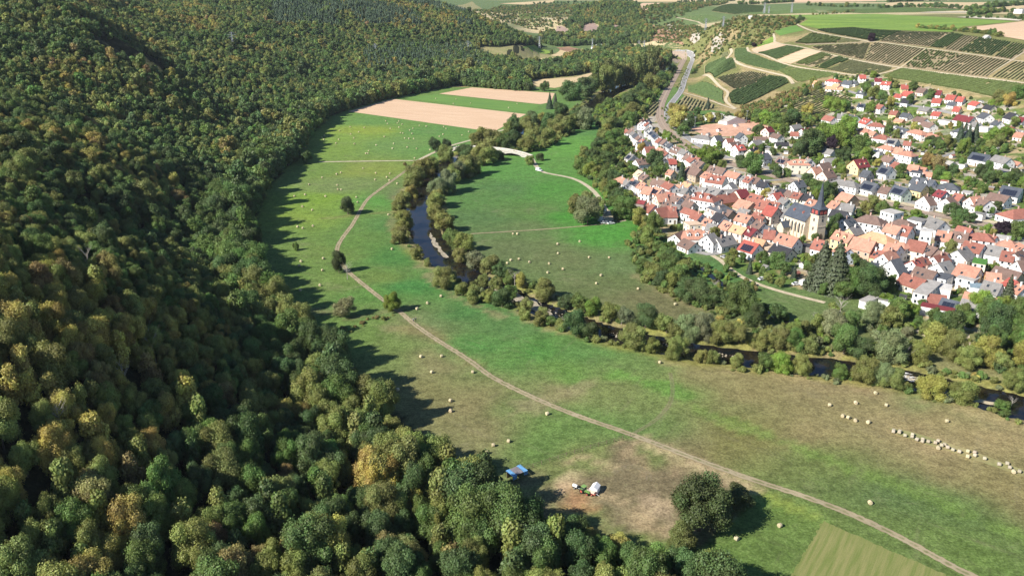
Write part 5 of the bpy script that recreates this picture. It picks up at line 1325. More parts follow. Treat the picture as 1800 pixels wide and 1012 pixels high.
# ------------------------------------------------------------------ round bales
def bale_mesh(seed):
    r = np.random.default_rng(seed); n = 20; V = []; F = []
    prof = [(-.60, .05), (-.61, .50), (-.60, .66), (-.52, .74), (-.2, .755), (.2, .755), (.52, .74), (.60, .66), (.61, .50), (.60, .05)]
    for x, rr in prof:
        for i in range(n):
            a = 6.2832 * i / n; q = rr * (1 + r.normal(0, .012)); z = q * math.sin(a)
            V.append((x + r.normal(0, .008), q * math.cos(a), max(z, -.70)))
    for k in range(len(prof) - 1):
        for i in range(n): F.append((k * n + i, k * n + (i + 1) % n, k * n + n + (i + 1) % n, k * n + n + i)[::-1])
    F += [tuple(range(n)), tuple(range(len(prof) * n - 1, (len(prof) - 1) * n - 1, -1))]
    me = bpy.data.meshes.new('straw_bale'); me.from_pydata(V, [], F); me.materials.append(MAT['straw']); me.polygons.foreach_set('use_smooth', [True] * len(me.polygons)); me.update(); return me
BALE = [bale_mesh(i) for i in range(5)]
BALES = {
 (500,180,5.953): "1062 193,1078 221,1198 196,1182 215,1232 226,1198 257,1108 270,688 254,836 262,578 295,778 307,694 329,1412 240,1484 247,1666 252,1691 270,1344 270,1312 290,1215 315,1240 319,1337 323,1045 355,1258 371,1303 375,1352 378,1660 331,1621 352,568 384,540 423,733 431,726 370,960 443,1144 427,1130 477,1285 465,1382 479,1525 491,880 504,852 530,872 530,1362 580,392 366,414 386,418 345,822 686,590 730,546 745,394 782,956 735,1103 740,1072 778,1098 811,948 803,1180 844,552 859,558 904,592 909,258 855,105 976,216 960,428 976,752 986",
 (450,340,5.953): "1064 86,485 132,588 167,436 343,490 358,594 333,1385 216,1423 574,704 673,469 702,453 748,694 796,668 952,462 1003",
 (0,0,1): "812 237,824 231,837 238,766 173,802 174,797 182,827 181,909 182,894 189,1187 533,775 519,751 531,733 541,740 625,776 624,759 652,831 652,1160 635,699 683,792 702,792 720,962 725,894 773,867 780,856 793,1530 881,1371 921,1295 944",
 (860,350,5.953): "248 357,295 356,715 462,946 434,720 560,1046 602,1254 604,226 630,310 619,420 651,188 662,626 666,770 724,612 759,1170 788,1122 873,1556 930",
 (1440,660,4.961): "92 246,320 228,493 143,588 248,207 342,256 357,317 381,430 396,1115 386,1040 620,1297 695,1698 828,1300 650",
}
OLD = "652 468,648 478,700 485,706 476,750 512,815 505,812 522,857 548,905 545,903 563,955 565,1015 575,1040 560,1070 597,1095 590,1122 615,1168 636,1225 653,1360 660,1362 685,1445 712,1572 762,1642 755,1665 790,1750 825"
def put_bale(px, py, old, rz=None):
    x, y, z = at1(px, py, .75)
    k = 'old grey straw bale' if old else 'pale round straw bale'
    s = random.uniform(.95, 1.05) * (.72 if not old else .72)
    o = same('straw_bale', random.choice(BALE), None, (x, y, z + .68 * s), random.uniform(0, 6.28) if rz is None else rz, (s, s, s * (.92 if old else 1)), jit((.40, .35, .26) if old else (.50, .43, .27), random, .06))
    tag(o, None, 'bale', 'old bales in the long row' if old else 'round bales lying on the meadows')
    label_later(o, k, x, y)
for (x0, y0, q), t in BALES.items():
    for c in t.split(','): put_bale(x0 + float(c.split()[0]) / q, y0 + float(c.split()[1]) / q, False)
for c in OLD.split(','): put_bale(1440 + float(c.split()[0]) / 4.961, 660 + float(c.split()[1]) / 4.961, True, 2.5 + random.uniform(-.3, .3))
tag(drape('weed_strip', [(1562,752),(1600,758),(1660,776),(1720,796),(1800,826),(1800,838),(1700,803),(1640,784),(1580,764)], MAT['dry'], .03, 4), kind='structure')

# ------------------------------------------------------------------ vineyards: planted rows
MAT['vine'] = mat_tint('vine_leaves', .9, .1, .3, .45, .06)
def vineyard(px, d0, d1, tint=(.055, .078, .026), soil='vinesoil', sp=2.7, fill=.95, hgt=1.7, wid=1.0):
    P = np.array(W(px)); a = np.array(at1(*d0)[:2]); b_ = np.array(at1(*d1)[:2]); t = (b_ - a) / np.linalg.norm(b_ - a); nrm = np.array((-t[1], t[0]))
    drape_world('vineyard_ground', [tuple(p) for p in P], MAT[soil], .22, 14); hgt = hgt if tint is not BG else 1.35; sp = sp + .7 if tint is BG and sp < 3.2 else sp; fill = max(fill, .96) if fill > .8 else fill; tint = tuple(v * 1.7 + .012 for v in tint)
    off = P @ nrm; V = []; F = []
    for o_ in np.arange(off.min() + sp * .5, off.max(), sp):
        c = []
        for i in range(len(P)):
            p, q = P[i], P[(i + 1) % len(P)]; dp, dq = p @ nrm - o_, q @ nrm - o_
            if dp * dq < 0: c.append(float((p + (q - p) * dp / (dp - dq)) @ t))
        c.sort()
        for s0, s1 in zip(c[::2], c[1::2]):
            s0 += 1.5; s1 -= 1.5
            if s1 - s0 < 4: continue
            n = max(2, int((s1 - s0) / 5.0)); ss = np.linspace(s0, s1, n + 1)
            xy = ss[:, None] * t[None] + o_ * nrm[None]; xy = xy + RNG.normal(0, .12, xy.shape); z = hq(xy[:, 0], xy[:, 1]) + .15
            hh_ = hgt * RNG.uniform(.75, 1.15, n + 1); ww_ = wid * RNG.uniform(.3, .62, n + 1)
            b0 = len(V)
            for i in range(n + 1):
                V.extend([(*(xy[i] - nrm * ww_[i]), z[i] + .3), (*(xy[i] - nrm * ww_[i] * .7), z[i] + hh_[i]), (*(xy[i] + nrm * ww_[i] * .7), z[i] + hh_[i]), (*(xy[i] + nrm * ww_[i]), z[i] + .3)])
            for i in range(n):
                if RNG.random() > fill: continue
                k = b0 + i * 4
                F.extend([(k, k + 4, k + 5, k + 1), (k + 1, k + 5, k + 6, k + 2), (k + 2, k + 6, k + 7, k + 3)])
    o = mesh_obj('vine_rows', V, F, MAT['vine'], None, None, tint)
    return tag(o, None, None, None, 'stuff')
DG = (.050, .078, .024); BG = (.085, .090, .040); VG = (.080, .105, .030)
for args in [
 ([(1238,116),(1275,101),(1295,119),(1254,139),(1238,131)], (1254,139), (1295,119), DG, 'vinesoil', 2.2, .98),
 ([(1208,153),(1234,145),(1272,162),(1271,177),(1276,185),(1209,162)], (1209,158), (1272,163), DG, 'vinesoil', 2.2, .98),
 ([(1257,139),(1318,126),(1350,131),(1320,150),(1290,158)], (1290,158), (1350,131), BG, 'vinesoil2', 2.6, .85),
 ([(1290,159),(1320,151),(1350,132),(1380,137),(1387,146),(1304,187),(1285,184),(1280,169)], (1304,187), (1387,146), DG, 'vinesoil', 2.2, .97),
 ([(1289,86),(1313,85),(1322,96),(1345,104),(1388,117),(1366,127),(1345,123),(1310,115),(1291,108)], (1310,114), (1350,106), DG, 'vinesoil', 2.3, .95),
 ([(1267,97),(1280,91),(1283,98),(1266,104)], (1267,100), (1283,95), BG, 'vinesoil', 2.6, .9),
 ([(1186,187),(1203,169),(1257,185),(1248,194),(1199,197)], (1190,192), (1206,170), BG, 'vinesoil', 3.6, .95),
 ([(1345,208),(1390,184),(1424,158),(1432,158),(1499,172),(1466,184),(1460,197),(1438,208),(1400,212)], (1380,207), (1470,180), BG, 'vinesoil', 2.8, .92),
 ([(1331,95),(1385,82),(1414,86.5),(1364,106.5)], (1331,95), (1385,82), DG, 'vinesoil', 2.3, .98),
 ([(1393,113),(1445,93),(1462,97),(1415,116)], (1393,113), (1445,93), VG, 'vinesoil2', 2.6, .93),
 ([(1416,116.5),(1463,97.5),(1473,99.5),(1426,119)], (1416,116.5), (1463,97.5), BG, 'vinesoil2', 3.4, .6),
 ([(1430,120),(1475,100),(1494,105),(1448,123)], (1430,120), (1475,100), DG, 'vinesoil', 2.5, .96),
 ([(1451,124),(1498,106),(1542,115),(1572,120),(1545,130),(1495,132)], (1470,128), (1520,112), BG, 'vinesoil', 2.6, .93),
 ([(1366,126),(1390,118.5),(1440,126),(1483,132),(1438,139),(1400,146),(1388,137)], (1390,140), (1440,127), VG, 'vinesoil', 2.6, .95),
 ([(1396,76.5),(1427,58),(1480,68),(1467,76.5),(1416,78.5)], (1400,77), (1440,62), VG, 'vinesoil2', 2.5, .9),
 ([(1469,76),(1482,68.5),(1522,74)], (1470,76), (1500,71), BG, 'vinesoil', 2.6, .9),
 ([(1432,53),(1500,50),(1540,54),(1585,56),(1545,73),(1528,73),(1480,64)], (1520,72), (1550,56), DG, 'vinesoil', 2.6, .97),
 ([(1585,56.5),(1670,58.5),(1632,83.5),(1546,73.5)], (1600,79), (1640,58), BG, 'vinesoil2', 2.8, .92),
 ([(1635,84.5),(1673,59),(1694,62.5),(1658,87)], (1635,84.5), (1673,59), DG, 'vinesoil', 2.5, .98),
 ([(1660,88),(1695,63),(1720,66),(1684,91.5)], (1660,88), (1695,63), BG, 'vinesoil2', 2.8, .9),
 ([(1687,92.5),(1723,66.5),(1778,75),(1744,100)], (1687,92.5), (1723,66.5), DG, 'vinesoil', 2.7, .95),
 ([(1747,100.5),(1780,75.5),(1805,80),(1800,91),(1776,106)], (1747,100.5), (1780,75.5), VG, 'vinesoil2', 2.9, .93),
 ([(1424,83),(1470,79.5),(1530,76.5),(1518,107),(1470,96),(1440,90)], (1480,97), (1530,77), BG, 'vinesoil2', 2.9, .9),
 ([(1519,107.5),(1532,76.5),(1545,76.5),(1625,87),(1600,105),(1580,117),(1545,112)], (1560,113), (1600,84), BG, 'vinesoil2', 2.9, .95),
 ([(1588,119),(1629,87.5),(1690,96),(1645,125)], (1590,119), (1629,88), VG, 'vinesoil2', 3.0, .72),
 ([(1646,125.5),(1692,96.5),(1776,108),(1735,137)], (1646,125.5), (1692,96.5), BG, 'vinesoil2', 2.9, .96),
 ([(1740,137.5),(1784,109),(1860,119),(1860,152),(1800,144.5)], (1740,137.5), (1784,109), BG, 'vinesoil', 2.9, .95),
 ([(1550,137),(1586,121),(1690,135),(1800,149),(1900,160),(1900,186),(1800,178),(1740,172),(1690,160),(1620,148)], (1640,150), (1690,135), VG, 'vinesoil', 2.3, .97),
 ([(1112,203),(1142,178),(1160,181),(1150,205)], (1115,203), (1142,180), BG, 'vinesoil', 3.0, .95),
 ([(1115,72),(1180,75),(1200,83),(1170,92),(1135,85)], (1120,74), (1190,84), DG, 'vinesoil', 3.4, .97),
 ([(1200,31),(1245,27),(1275,35),(1235,40)], (1205,31), (1270,34), DG, 'vinesoil', 4.0, .97),
 ([(1250,20),(1285,8),(1345,12),(1340,22),(1290,26)], (1260,20), (1330,12), DG, 'vinesoil', 4.5, .97),
 ([(1300,25),(1345,22),(1430,17),(1440,23),(1360,26)], (1300,24), (1430,19), DG, 'vinesoil', 4.5, .97),
 ([(1450,20),(1540,17),(1600,14),(1700,18),(1610,22),(1520,24)], (1460,20), (1600,16), DG, 'vinesoil', 5.0, .97),
 ([(870,28),(905,25),(900,34),(880,36)], (872,30), (903,28), DG, 'vinesoil', 4.5, .97), ([(910,27),(945,24),(970,26),(945,33),(912,34)], (915,31), (965,27), VG, 'vinesoil2', 4.5, .95),
 ([(975,24),(1010,22),(1020,29),(980,32)], (978,28), (1015,25), BG, 'vinesoil', 4.5, .95)]:
    vineyard(*args)
for px in [(880,36),(1000,34)],: pass
strip('vineyard_lane', [(883,37),(905,35),(960,34),(1005,32)], 7, MAT['sandy'], .5, 10); strip('vineyard_lane', [(885,20),(920,22),(975,23),(1020,24),(1060,25)], 6, MAT['sandy'], .5, 10)
for P in ROCKS: drape_world('rock_face', rough(P, 7, 8), MAT['rock'], .6, 12)
for px in ([(1249,92),(1252,72),(1268,58),(1275,66),(1268,84),(1258,94)], [(1170,46),(1185,40),(1188,50),(1178,56),(1168,54)], [(1213,72),(1222,58),(1232,56),(1230,70),(1220,78)]): drape('rock_face', px, MAT['pale_rock'], .5, 10)
drape('bare_slope', [(1120,52),(1150,44),(1180,52),(1215,68),(1200,80),(1160,72),(1130,72)], MAT['red_soil'], .3, 14)
drape('pale_yard', [(1060,88),(1072,83),(1112,86),(1118,96),(1095,99)], MAT['white_soil'], .15, 10)

# ------------------------------------------------------------------ village trees and shrubs
VT = """1151 300 28 d;1161 313 24 g;1140 283 11 l;1197 318 17 c;1219 275 13 l;1236 284 22 l;1250 291 28 l;1262 286 16 g;1303 296 21 d;1322 309 31 g;1366 314 19 d;1360 300 14 g;1345 349 16 y;1383 312 14 g;
1453 252 32 l;1476 262 36 l;1488 240 32 l;1432 262 28 l;1442 268 18 p;1460 266 22 p;1424 276 38 d;1405 278 24 d;1510 278 34 g;1519 284 22 l;1480 284 22 d;1526 282 16 g;1470 298 16 l;1478 303 14 g;1540 295 14 y;1500 262 18 g;
1331 238 18 d;1378 240 18 g;1392 226 26 d;1375 228 20 g;1362 222 20 g;1345 220 22 l;1330 214 18 g;1190 228 26 y;1184 208 22 y;1195 216 24 y;1199 240 18 g;1216 222 18 d;1232 218 14 o;1246 217 16 y;1263 217 16 o;1280 216 16 d;1298 213 15 y;1310 211 16 o;1225 203 13 d;1244 192 9 c;1205 232 20 d;
1418 204 18 y;1428 152 14 o;1438 156 12 o;1456 194 20 l;1472 200 22 l;1486 196 16 g;1520 170 20 g;1536 178 22 o;1552 182 18 g;1528 200 18 l;1545 196 16 g;1565 190 16 y;1598 186 16 d;1635 176 16 g;1605 160 14 g;1756 184 22 o;1772 190 22 y;1790 178 24 g;1740 196 16 l;
1686 250 16 c;1700 256 18 c;1712 252 17 c;1694 244 14 c;1722 262 14 g;1735 255 18 l;1748 250 20 l;1762 248 20 l;1776 246 18 l;1755 258 18 o;1740 266 18 o;1690 272 22 l;1664 262 20 o;1653 268 18 g;1636 258 18 d;1628 264 14 l;1645 262 16 d;1672 260 14 g;
1634 298 24 r;1648 304 26 b;1625 292 16 d;1648 318 22 g;1662 322 18 l;1675 306 16 d;1688 296 14 g;1722 314 22 d;1735 322 18 d;1752 318 16 g;1770 325 20 g;1785 318 18 d;1795 330 18 l;1710 330 14 g;1700 325 12 l;1725 340 16 g;
1418 330 20 d;1430 337 18 g;1438 345 22 g;1452 348 22 d;1462 342 18 g;1478 306 14 l;1516 300 12 g;1534 372 24 o;1548 380 22 g;1520 378 20 o;1552 366 8 c;1558 378 16 l;1575 366 10 l;1508 384 14 g;1635 345 13 d;1645 352 10 d;1683 366 22 y;1700 362 16 d;1725 370 14 l;1740 378 14 g;1752 372 16 d;1672 384 24 d;1690 390 20 d;1706 394 16 d;1680 402 18 g;1735 410 14 l;1755 410 16 p;1765 414 22 p;1786 424 30 g;1795 412 20 g;1745 415 12 y;
1468 408 28 d;1462 420 22 g;1405 408 10 d;1388 405 12 d;1375 420 10 d;1410 428 12 g;1432 426 14 g;1500 466 18 g;1520 452 16 g;1626 445 14 g;1632 440 10 d;1745 480 16 l;1730 472 12 g;1240 404 12 g;1195 408 8 d;1202 400 9 c;
1317 482 12 c;1395 492 13 c;1290 452 14 o;1305 462 16 g;1320 450 14 o;1340 466 22 g;1365 476 26 g;1375 484 24 g;1330 478 14 l;1282 472 20 o;1350 498 16 o;1370 506 16 o;1340 490 16 g;1425 464 12 o;1420 478 16 g;1445 520 18 g;1497 520 40 g;1512 510 44 d;1480 528 30 g;1528 528 50 d;1540 515 34 d;1560 512 22 g;1572 500 22 g;1555 540 22 l;
1578 566 34 g;1560 582 36 o;1602 560 22 l;1640 572 26 g;1655 582 30 d;1672 590 38 d;1690 566 30 g;1720 560 40 l;1735 578 44 g;1750 600 50 d;1742 622 40 g;1770 600 44 g;1785 575 40 g;1795 620 40 g;1760 560 34 l;1700 572 22 g;1618 545 16 g;1598 548 14 l;1625 590 20 o;1640 600 22 o;1612 575 16 g"""
for it in VT.replace('\n', '').split(';'):
    a = it.split(); px, py, w, k = float(a[0]), float(a[1]), float(a[2]), a[3]
    nm = 'garden_conifer' if k == 'c' else 'garden_tree'
    px_tree(nm, px, py, w, k, 'garden conifer' if k == 'c' else 'garden tree', 'conifers of the village' if k == 'c' else 'trees of the village', 2.2 if k == 'c' else 1.12, CROWN['cone'] if k == 'c' else None, trunks=TRUNKC if k == 'c' else TRUNK)
for px, py, w, h, lb in ((1441, 512, 60, 1.55, 'left one of the two tall dark spruces below the church'), (1466, 517, 60, 1.5, 'right one of the two tall dark spruces below the church'), (1766, 546, 32, 1.9, 'tall dark spruce at the right edge beside the old barns')):
    px_tree('spruce_tree', px, py, w, 'c', '', 'tall spruces', h, CROWN['fircone'], label=lb, trunks=TRUNKC, tint=(.042, .052, .026))
# garden sheds
SHED = []
for q in range(3):
    w_, l_, h_ = ((1.1, 1.5, 1.7), (1.3, 1.9, 1.8), (1.0, 1.2, 1.7))[q]
    a = MB(); a.prism([(-w_, -.3), (w_, -.3), (w_, h_), (0, h_ + .6), (-w_, h_)], -l_, l_)
    r = MB(); r.add([(-w_ - .2, -l_ - .2, h_ - .1), (0, -l_ - .2, h_ + .68), (w_ + .2, -l_ - .2, h_ - .1), (-w_ - .2, l_ + .2, h_ - .1), (0, l_ + .2, h_ + .68), (w_ + .2, l_ + .2, h_ - .1)], [(0,1,4,3), (1,2,5,4)])
    ms = []
    for nm, b_, mt in (('wall', a, 'wall'), ('roof', r, 'roof')):
        me = bpy.data.meshes.new(nm); me.from_pydata(b_.v, [], b_.f); me.materials.append(MAT[mt]); ms.append((nm, me))
    SHED.append(ms)
def put_sheds(n_):
    x = RNG.uniform(90, 480, 900); y = RNG.uniform(255, 760, 900); ok = in_poly(x, y, VILL) & free(x, y, 2.4) & in_view(x, y, hq(x, y), 0); done = []
    for xi, yi in zip(x[ok], y[ok]):
        if any(math.hypot(xi - a, yi - b_) < 9 for a, b_ in done): continue
        done.append((xi, yi)); near_f = min(FOOTPRINTS, key=lambda f: math.hypot(f[0] - xi, f[1] - yi))
        o = empty('garden_shed', (float(xi), float(yi), float(hq(xi, yi))), near_f[2] + random.choice((0, math.pi / 2)), None, 'shed', 'garden sheds of the village')
        wn_, wc_ = random.choice((('brown wooden', (.22, .15, .10)), ('white', (.75, .74, .72)), ('grey', (.42, .41, .40)), ('white', (.78, .77, .75))))
        rn_, rc_ = random.choice((('grey', ROOFC['g']), ('dark', ROOFC['k']), ('red-brown', ROOFC['r'])))
        for (nm, me), t_ in zip(random.choice(SHED), (wc_, rc_)): same(nm, me, o, (0, 0, 0), 0, None, t_)
        FOOTPRINTS.append((float(xi), float(yi), o.rotation_euler.z, 3.4, 3.0)); label_later(o, f'{wn_} garden shed with {rn_} roof', float(xi), float(yi))
        if len(done) >= n_: break
# gardens: shrubs and small trees wherever neither house nor street stands
def free(x, y, pad):
    ok = np.ones(len(x), bool)
    for fx, fy, fa, fL, fW in FOOTPRINTS:
        m = (np.abs(x - fx) < 25) & (np.abs(y - fy) < 25)
        if m.any():
            dx, dy = x[m] - fx, y[m] - fy; c, s = math.cos(fa), math.sin(fa)
            ok[m] &= ~((np.abs(dx * c + dy * s) < fL / 2 + pad) & (np.abs(-dx * s + dy * c) < fW / 2 + pad))
    for P, hw in ROADS:
        d, _ = seg_dist(x, y, P); ok &= d > hw + pad * .6
    d, _ = seg_dist(x, y, _rw); ok &= d > 10 + pad
    d, _ = seg_dist(x, y, [tuple(cxy - cd / np.linalg.norm(cd) * 16), tuple(cxy + cd / np.linalg.norm(cd) * 18)]); ok &= d > 9 + pad
    return ok
put_sheds(70)
PITCH_W = W([(1205,232),(1236,214),(1350,208),(1360,232),(1325,242),(1240,246)])
n = 2600; x = RNG.uniform(90, 560, n); y = RNG.uniform(255, 900, n)
ok = in_poly(x, y, VILL) & free(x, y, 2.2) & ~in_poly(x, y, PITCH_W) & in_view(x, y, hq(x, y), 60)
x, y = x[ok], y[ok]; taken = [(a, b, d * .5) for a, b, d, _ in TREES]; cnt = 0
tk = np.array(taken)
for xi, yi in zip(x, y):
    d = RNG.uniform(3.2, 7.0)
    if (np.hypot(tk[:, 0] - xi, tk[:, 1] - yi) < tk[:, 2] + d * .5 + 4.5).any(): continue
    k = 'dggolloy'[int(RNG.integers(0, 8))]
    tree('garden_tree', float(xi), float(yi), float(d), float(d * RNG.uniform(1.0, 1.5)), k, CROWN['mid'], 'trees of the village', 'garden tree', TRUNK)
    tk = np.vstack([tk, (xi, yi, d * .5)]); cnt += 1
    if cnt >= 110: break
print('garden trees', cnt, 'river etc', len(TREES))
SX, SY, SD, SH, ST = [], [], [], [], []
def shrubs(P, spacing, dlo, dhi, hr, pal, keep=None, line=None):
    if line is not None:
        q = resample(np.array(line), spacing); xx = q[:, 0] + RNG.normal(0, spacing * .3, len(q)); yy = q[:, 1] + RNG.normal(0, spacing * .3, len(q))
    else:
        P_ = np.array(P); n = int(abs(np.sum(P_[:, 0] * np.roll(P_[:, 1], -1) - np.roll(P_[:, 0], -1) * P_[:, 1])) / 2 / spacing ** 2 * 1.8)
        xx = RNG.uniform(P_[:, 0].min(), P_[:, 0].max(), n * 3); yy = RNG.uniform(P_[:, 1].min(), P_[:, 1].max(), n * 3)
        m = in_poly(xx, yy, P); xx, yy = xx[m][:n], yy[m][:n]
    if keep is not None: m = keep(xx, yy); xx, yy = xx[m], yy[m]
    d = RNG.uniform(dlo, dhi, len(xx)); SX.extend(xx); SY.extend(yy); SD.extend(d); SH.extend(d * hr * RNG.uniform(.7, 1.3, len(xx)))
    t = TA[[TI[pal[i]] for i in RNG.integers(0, len(pal), len(xx))]] * RNG.uniform(.75, 1.2, (len(xx), 1)); ST.extend(t)
shrubs(VILL, 6.0, 1.2, 3.4, .8, 'dggolog', lambda a, b: free(a, b, 1.0) & ~in_poly(a, b, PITCH_W) & (fbm(a, b, 16, 2) > -.06))
shrubs(W([(1300,190),(1340,180),(1390,160),(1424,150),(1442,157),(1400,173),(1350,202),(1310,202)]), 3.6, 2.0, 4.2, .85, 'rbogb')
shrubs(W([(1318,200),(1345,209),(1400,206),(1440,208),(1425,224),(1380,232),(1352,224),(1320,213)]), 3.8, 2.5, 5.5, .9, 'lgglo')
shrubs(W([(1240,108),(1262,72),(1288,30),(1330,28),(1402,36),(1398,44),(1370,52),(1340,80),(1290,84),(1270,98)]), 7.5, 1.5, 5, .8, 'bobgd')
shrubs(W([(1150,46),(1200,36),(1280,48),(1262,70),(1245,100),(1215,92),(1170,76),(1128,70)]), 7.5, 1.5, 5.0, .8, 'bbodg')
shrubs(W([(1130,18),(1180,8),(1240,6),(1280,4),(1270,9),(1200,28),(1150,44),(1120,40)]), 12, 3, 8, .8, 'dgobg')
shrubs(W([(830,20),(880,12),(1000,8),(1020,20),(1040,34),(1000,50),(930,52),(890,40),(850,36)]), 11, 2.5, 6, .8, 'dgob')
for ln, spc, a, b_, pal in [([(1300,9),(1345,7),(1395,4)], 7, 6, 11, 'dg'), ([(1420,10),(1480,13),(1545,12)], 7, 5, 10, 'dgo'), ([(1545,15),(1600,13),(1660,15),(1690,16)], 7, 6, 12, 'dg'), ([(1700,20),(1745,14),(1800,10)], 8, 7, 13, 'dg'), ([(1705,27),(1760,22),(1810,22)], 7, 6, 11, 'dgo'),
                            ([(1612,50),(1640,52),(1672,54)], 5, 4, 7, 'yog'), ([(1680,55),(1710,58),(1745,62),(1758,65)], 4, 4, 8, 'dgo'), ([(1060,2),(1085,3),(1105,6),(1122,10)], 8, 7, 12, 'd'), ([(1130,14),(1160,15),(1172,13)], 7, 5, 8, 'dg'), ([(1430,27),(1460,25),(1500,22)], 6, 3, 7, 'gob'),
                            ([(1390,46),(1403,40),(1410,34)], 6, 4, 6, 'd'), ([(1700,32),(1770,33),(1800,36)], 8, 4, 8, 'gd'), ([(940,8),(990,6),(1030,5)], 9, 5, 9, 'dg'), ([(1560,5),(1620,2),(1700,0)], 9, 7, 13, 'dg'), ([(1190,4),(1250,5),(1290,2)], 9, 6, 10, 'd'),
                            ([(1208,122),(1199,142),(1192,158)], 6, 1, 2, 'dgo'), ([(1216,130),(1232,112),(1245,104)], 5, 3, 6, 'dgb'), ([(1186,122),(1178,138),(1168,156)], 5, 3, 5, 'dg'),
                            ([(1170,190),(1172,212),(1190,232)], 6, 1.5, 2.5, 'go'), ([(1170,232),(1200,255),(1240,276)], 4, 1.5, 3.5, 'dgo'), ([(1500,338),(1560,351)], 7, 1, 2, 'g'), ([(1570,372),(1600,378),(1640,388)], 3.5, 1.5, 3, 'dgl'),
                            ([(1765,268),(1740,276),(1722,282)], 3, 2.5, 4, 'dgb'), ([(1700,262),(1740,270),(1775,262)], 4, 3, 6, 'lgo'), ([(1560,560),(1600,580),(1640,596)], 4, 2, 4, 'gol'), ([(1700,545),(1740,550),(1790,552)], 4, 3, 6, 'gl'), ([(1270,474),(1310,500),(1340,518)], 5, 1.5, 3.5, 'ogb')]:
    shrubs(None, spc, a, b_, .9, pal, None, W(ln))
# river bank growth
q = resample(RIVER, 2.6); t = np.gradient(q[:, :2], axis=0); t /= np.linalg.norm(t, axis=1)[:, None]; nn_ = np.stack([-t[:, 1], t[:, 0]], 1)
for sgn in (-1, 1):
    b_ = q[:, :2] + nn_ * sgn * (q[:, 2:3] * .5 + RNG.uniform(.8, 6.5, (len(q), 1))) + RNG.normal(0, .8, (len(q), 2))
    m = (b_[:, 1] < 900) & (RNG.random(len(q)) < .62)
    b_ = b_[m]; d = RNG.uniform(1.2, 3.6, len(b_)); SX.extend(b_[:, 0]); SY.extend(b_[:, 1]); SD.extend(d); SH.extend(d * RNG.uniform(.5, .9, len(b_))); ST.extend(TA[[TI['ogowo'[i]] for i in RNG.integers(0, 5, len(b_))]] * RNG.uniform(.7, 1.1, (len(b_), 1)))
# rank grass, nettles and bushes between the two arms below the gardens
shrubs(W([(1150,600),(1250,600),(1400,640),(1560,668),(1800,735),(1800,700),(1640,640),(1480,610),(1380,580),(1240,560),(1160,570)]), 5.2, 1.2, 3.6, .75, 'ogoyw', lambda a, b: seg_dist(a, b, RIVER)[0] > 8)
shrubs(W([(1700,600),(1800,590),(1800,680),(1740,650),(1690,630)]), 4.5, 1.5, 4.5, .85, 'gold', lambda a, b: free(a, b, 1))
shrubs(W([(1460,545),(1560,560),(1640,610),(1560,640),(1470,610)]), 5, 1.5, 4, .85, 'goldw', lambda a, b: free(a, b, .8))
shrubs(None, 3.2, 1.6, 3.2, .9, 'gogl', None, [(float(a) + 2.2, float(b_) - 1.8) for a, b_ in STREAM[:, :2]]); shrubs(None, 3.6, 1.2, 2.6, .8, 'gool', None, [(float(a) - 2.4, float(b_) - 1.2) for a, b_ in STREAM[:, :2]])
shrubs(W([(1095,420),(1130,500),(1200,535),(1260,560),(1300,560),(1230,480),(1150,405)]), 5, 1.5, 4, .8, 'gogdo', lambda a, b: seg_dist(a, b, STREAM)[0] > 3)
shrubs(W([(1015,300),(1070,225),(1100,230),(1120,300),(1100,380),(1085,390),(1060,345)]), 4.6, 2, 4.8, .9, 'glgod', lambda a, b: free(a, b, 1))
shrubs(W([(880,250),(960,205),(1040,205),(1030,222),(960,262),(900,275)]), 6, 2, 5, .9, 'ogdo', lambda a, b: (seg_dist(a, b, RIVER)[0] > 11))
shrubs(W([(1040,195),(1110,165),(1180,125),(1190,135),(1150,180),(1110,225),(1085,228),(1050,222)]), 4.6, 2.5, 6, .95, 'gdgol', lambda a, b: (seg_dist(a, b, RIVER)[0] > 13) & (seg_dist(a, b, _rw)[0] > 8))
shrubs(W([(596,575),(640,558),(700,552),(650,575),(600,590)]), 4, .8, 2.2, .7, 'bob')
shrubs(W([(900,900),(960,905),(1000,920),(1050,945),(1000,960),(920,930)]), 4, 1.2, 4, .85, 'oyg'); shrubs(W([(940,838),(985,815),(1040,795),(1100,772),(1108,776),(1030,806),(960,840)]), 4.5, .4, .9, .7, 'oby')
SX, SY, SD, SH, ST = map(np.array, (SX, SY, SD, SH, ST))
bs = sources('bush'); bigm = SD > 4.6; pick = np.where(bigm, len(bs) + RNG.integers(0, 6, len(SX)), RNG.integers(0, len(bs), len(SX)))
scatter('shrubbery', SX, SY, hq(SX, SY) - .1, SD, SH, ST, pick, bs + S_far, 'shrubs, hedges and rank growth of banks, gardens and slopes')
print('shrubs', len(SX))

# ------------------------------------------------------------------ river gravel, boulders
def drape_flat(name, px, mat, z):
    P = rough([tuple(map(float, on_plane(a, b_, z))) for a, b_ in px], 1.1)
    o = drape_world(name, P, mat, 0, 3.0); me = o.data
    for v in me.vertices: v.co.z = z + .12 * (vnoise(np.array(v.co.x * .7), np.array(v.co.y * .7)) - .5) * 2
    return o
drape_flat('gravel_bank', [(850,493),(872,496),(905,512),(945,536),(985,559),(1003,572),(978,567),(938,547),(896,522),(858,503)], MAT['gravel'], -.55)
drape_flat('gravel_bank', [(755,408),(764,420),(776,438),(790,450),(784,455),(768,440),(756,424)], MAT['gravel'], -.5)
drape_flat('gravel_bank', [(1700,700),(1740,704),(1765,712),(1750,714),(1718,708)], MAT['sandy'], -.5)
o_ = None
rk = MB(); bm = bmesh.new(); bmesh.ops.create_icosphere(bm, subdivisions=1, radius=1.0); iv = [v.co.copy() for v in bm.verts]; bm.verts.index_update(); ifc = [tuple(v.index for v in f.verts) for f in bm.faces]; bm.free()
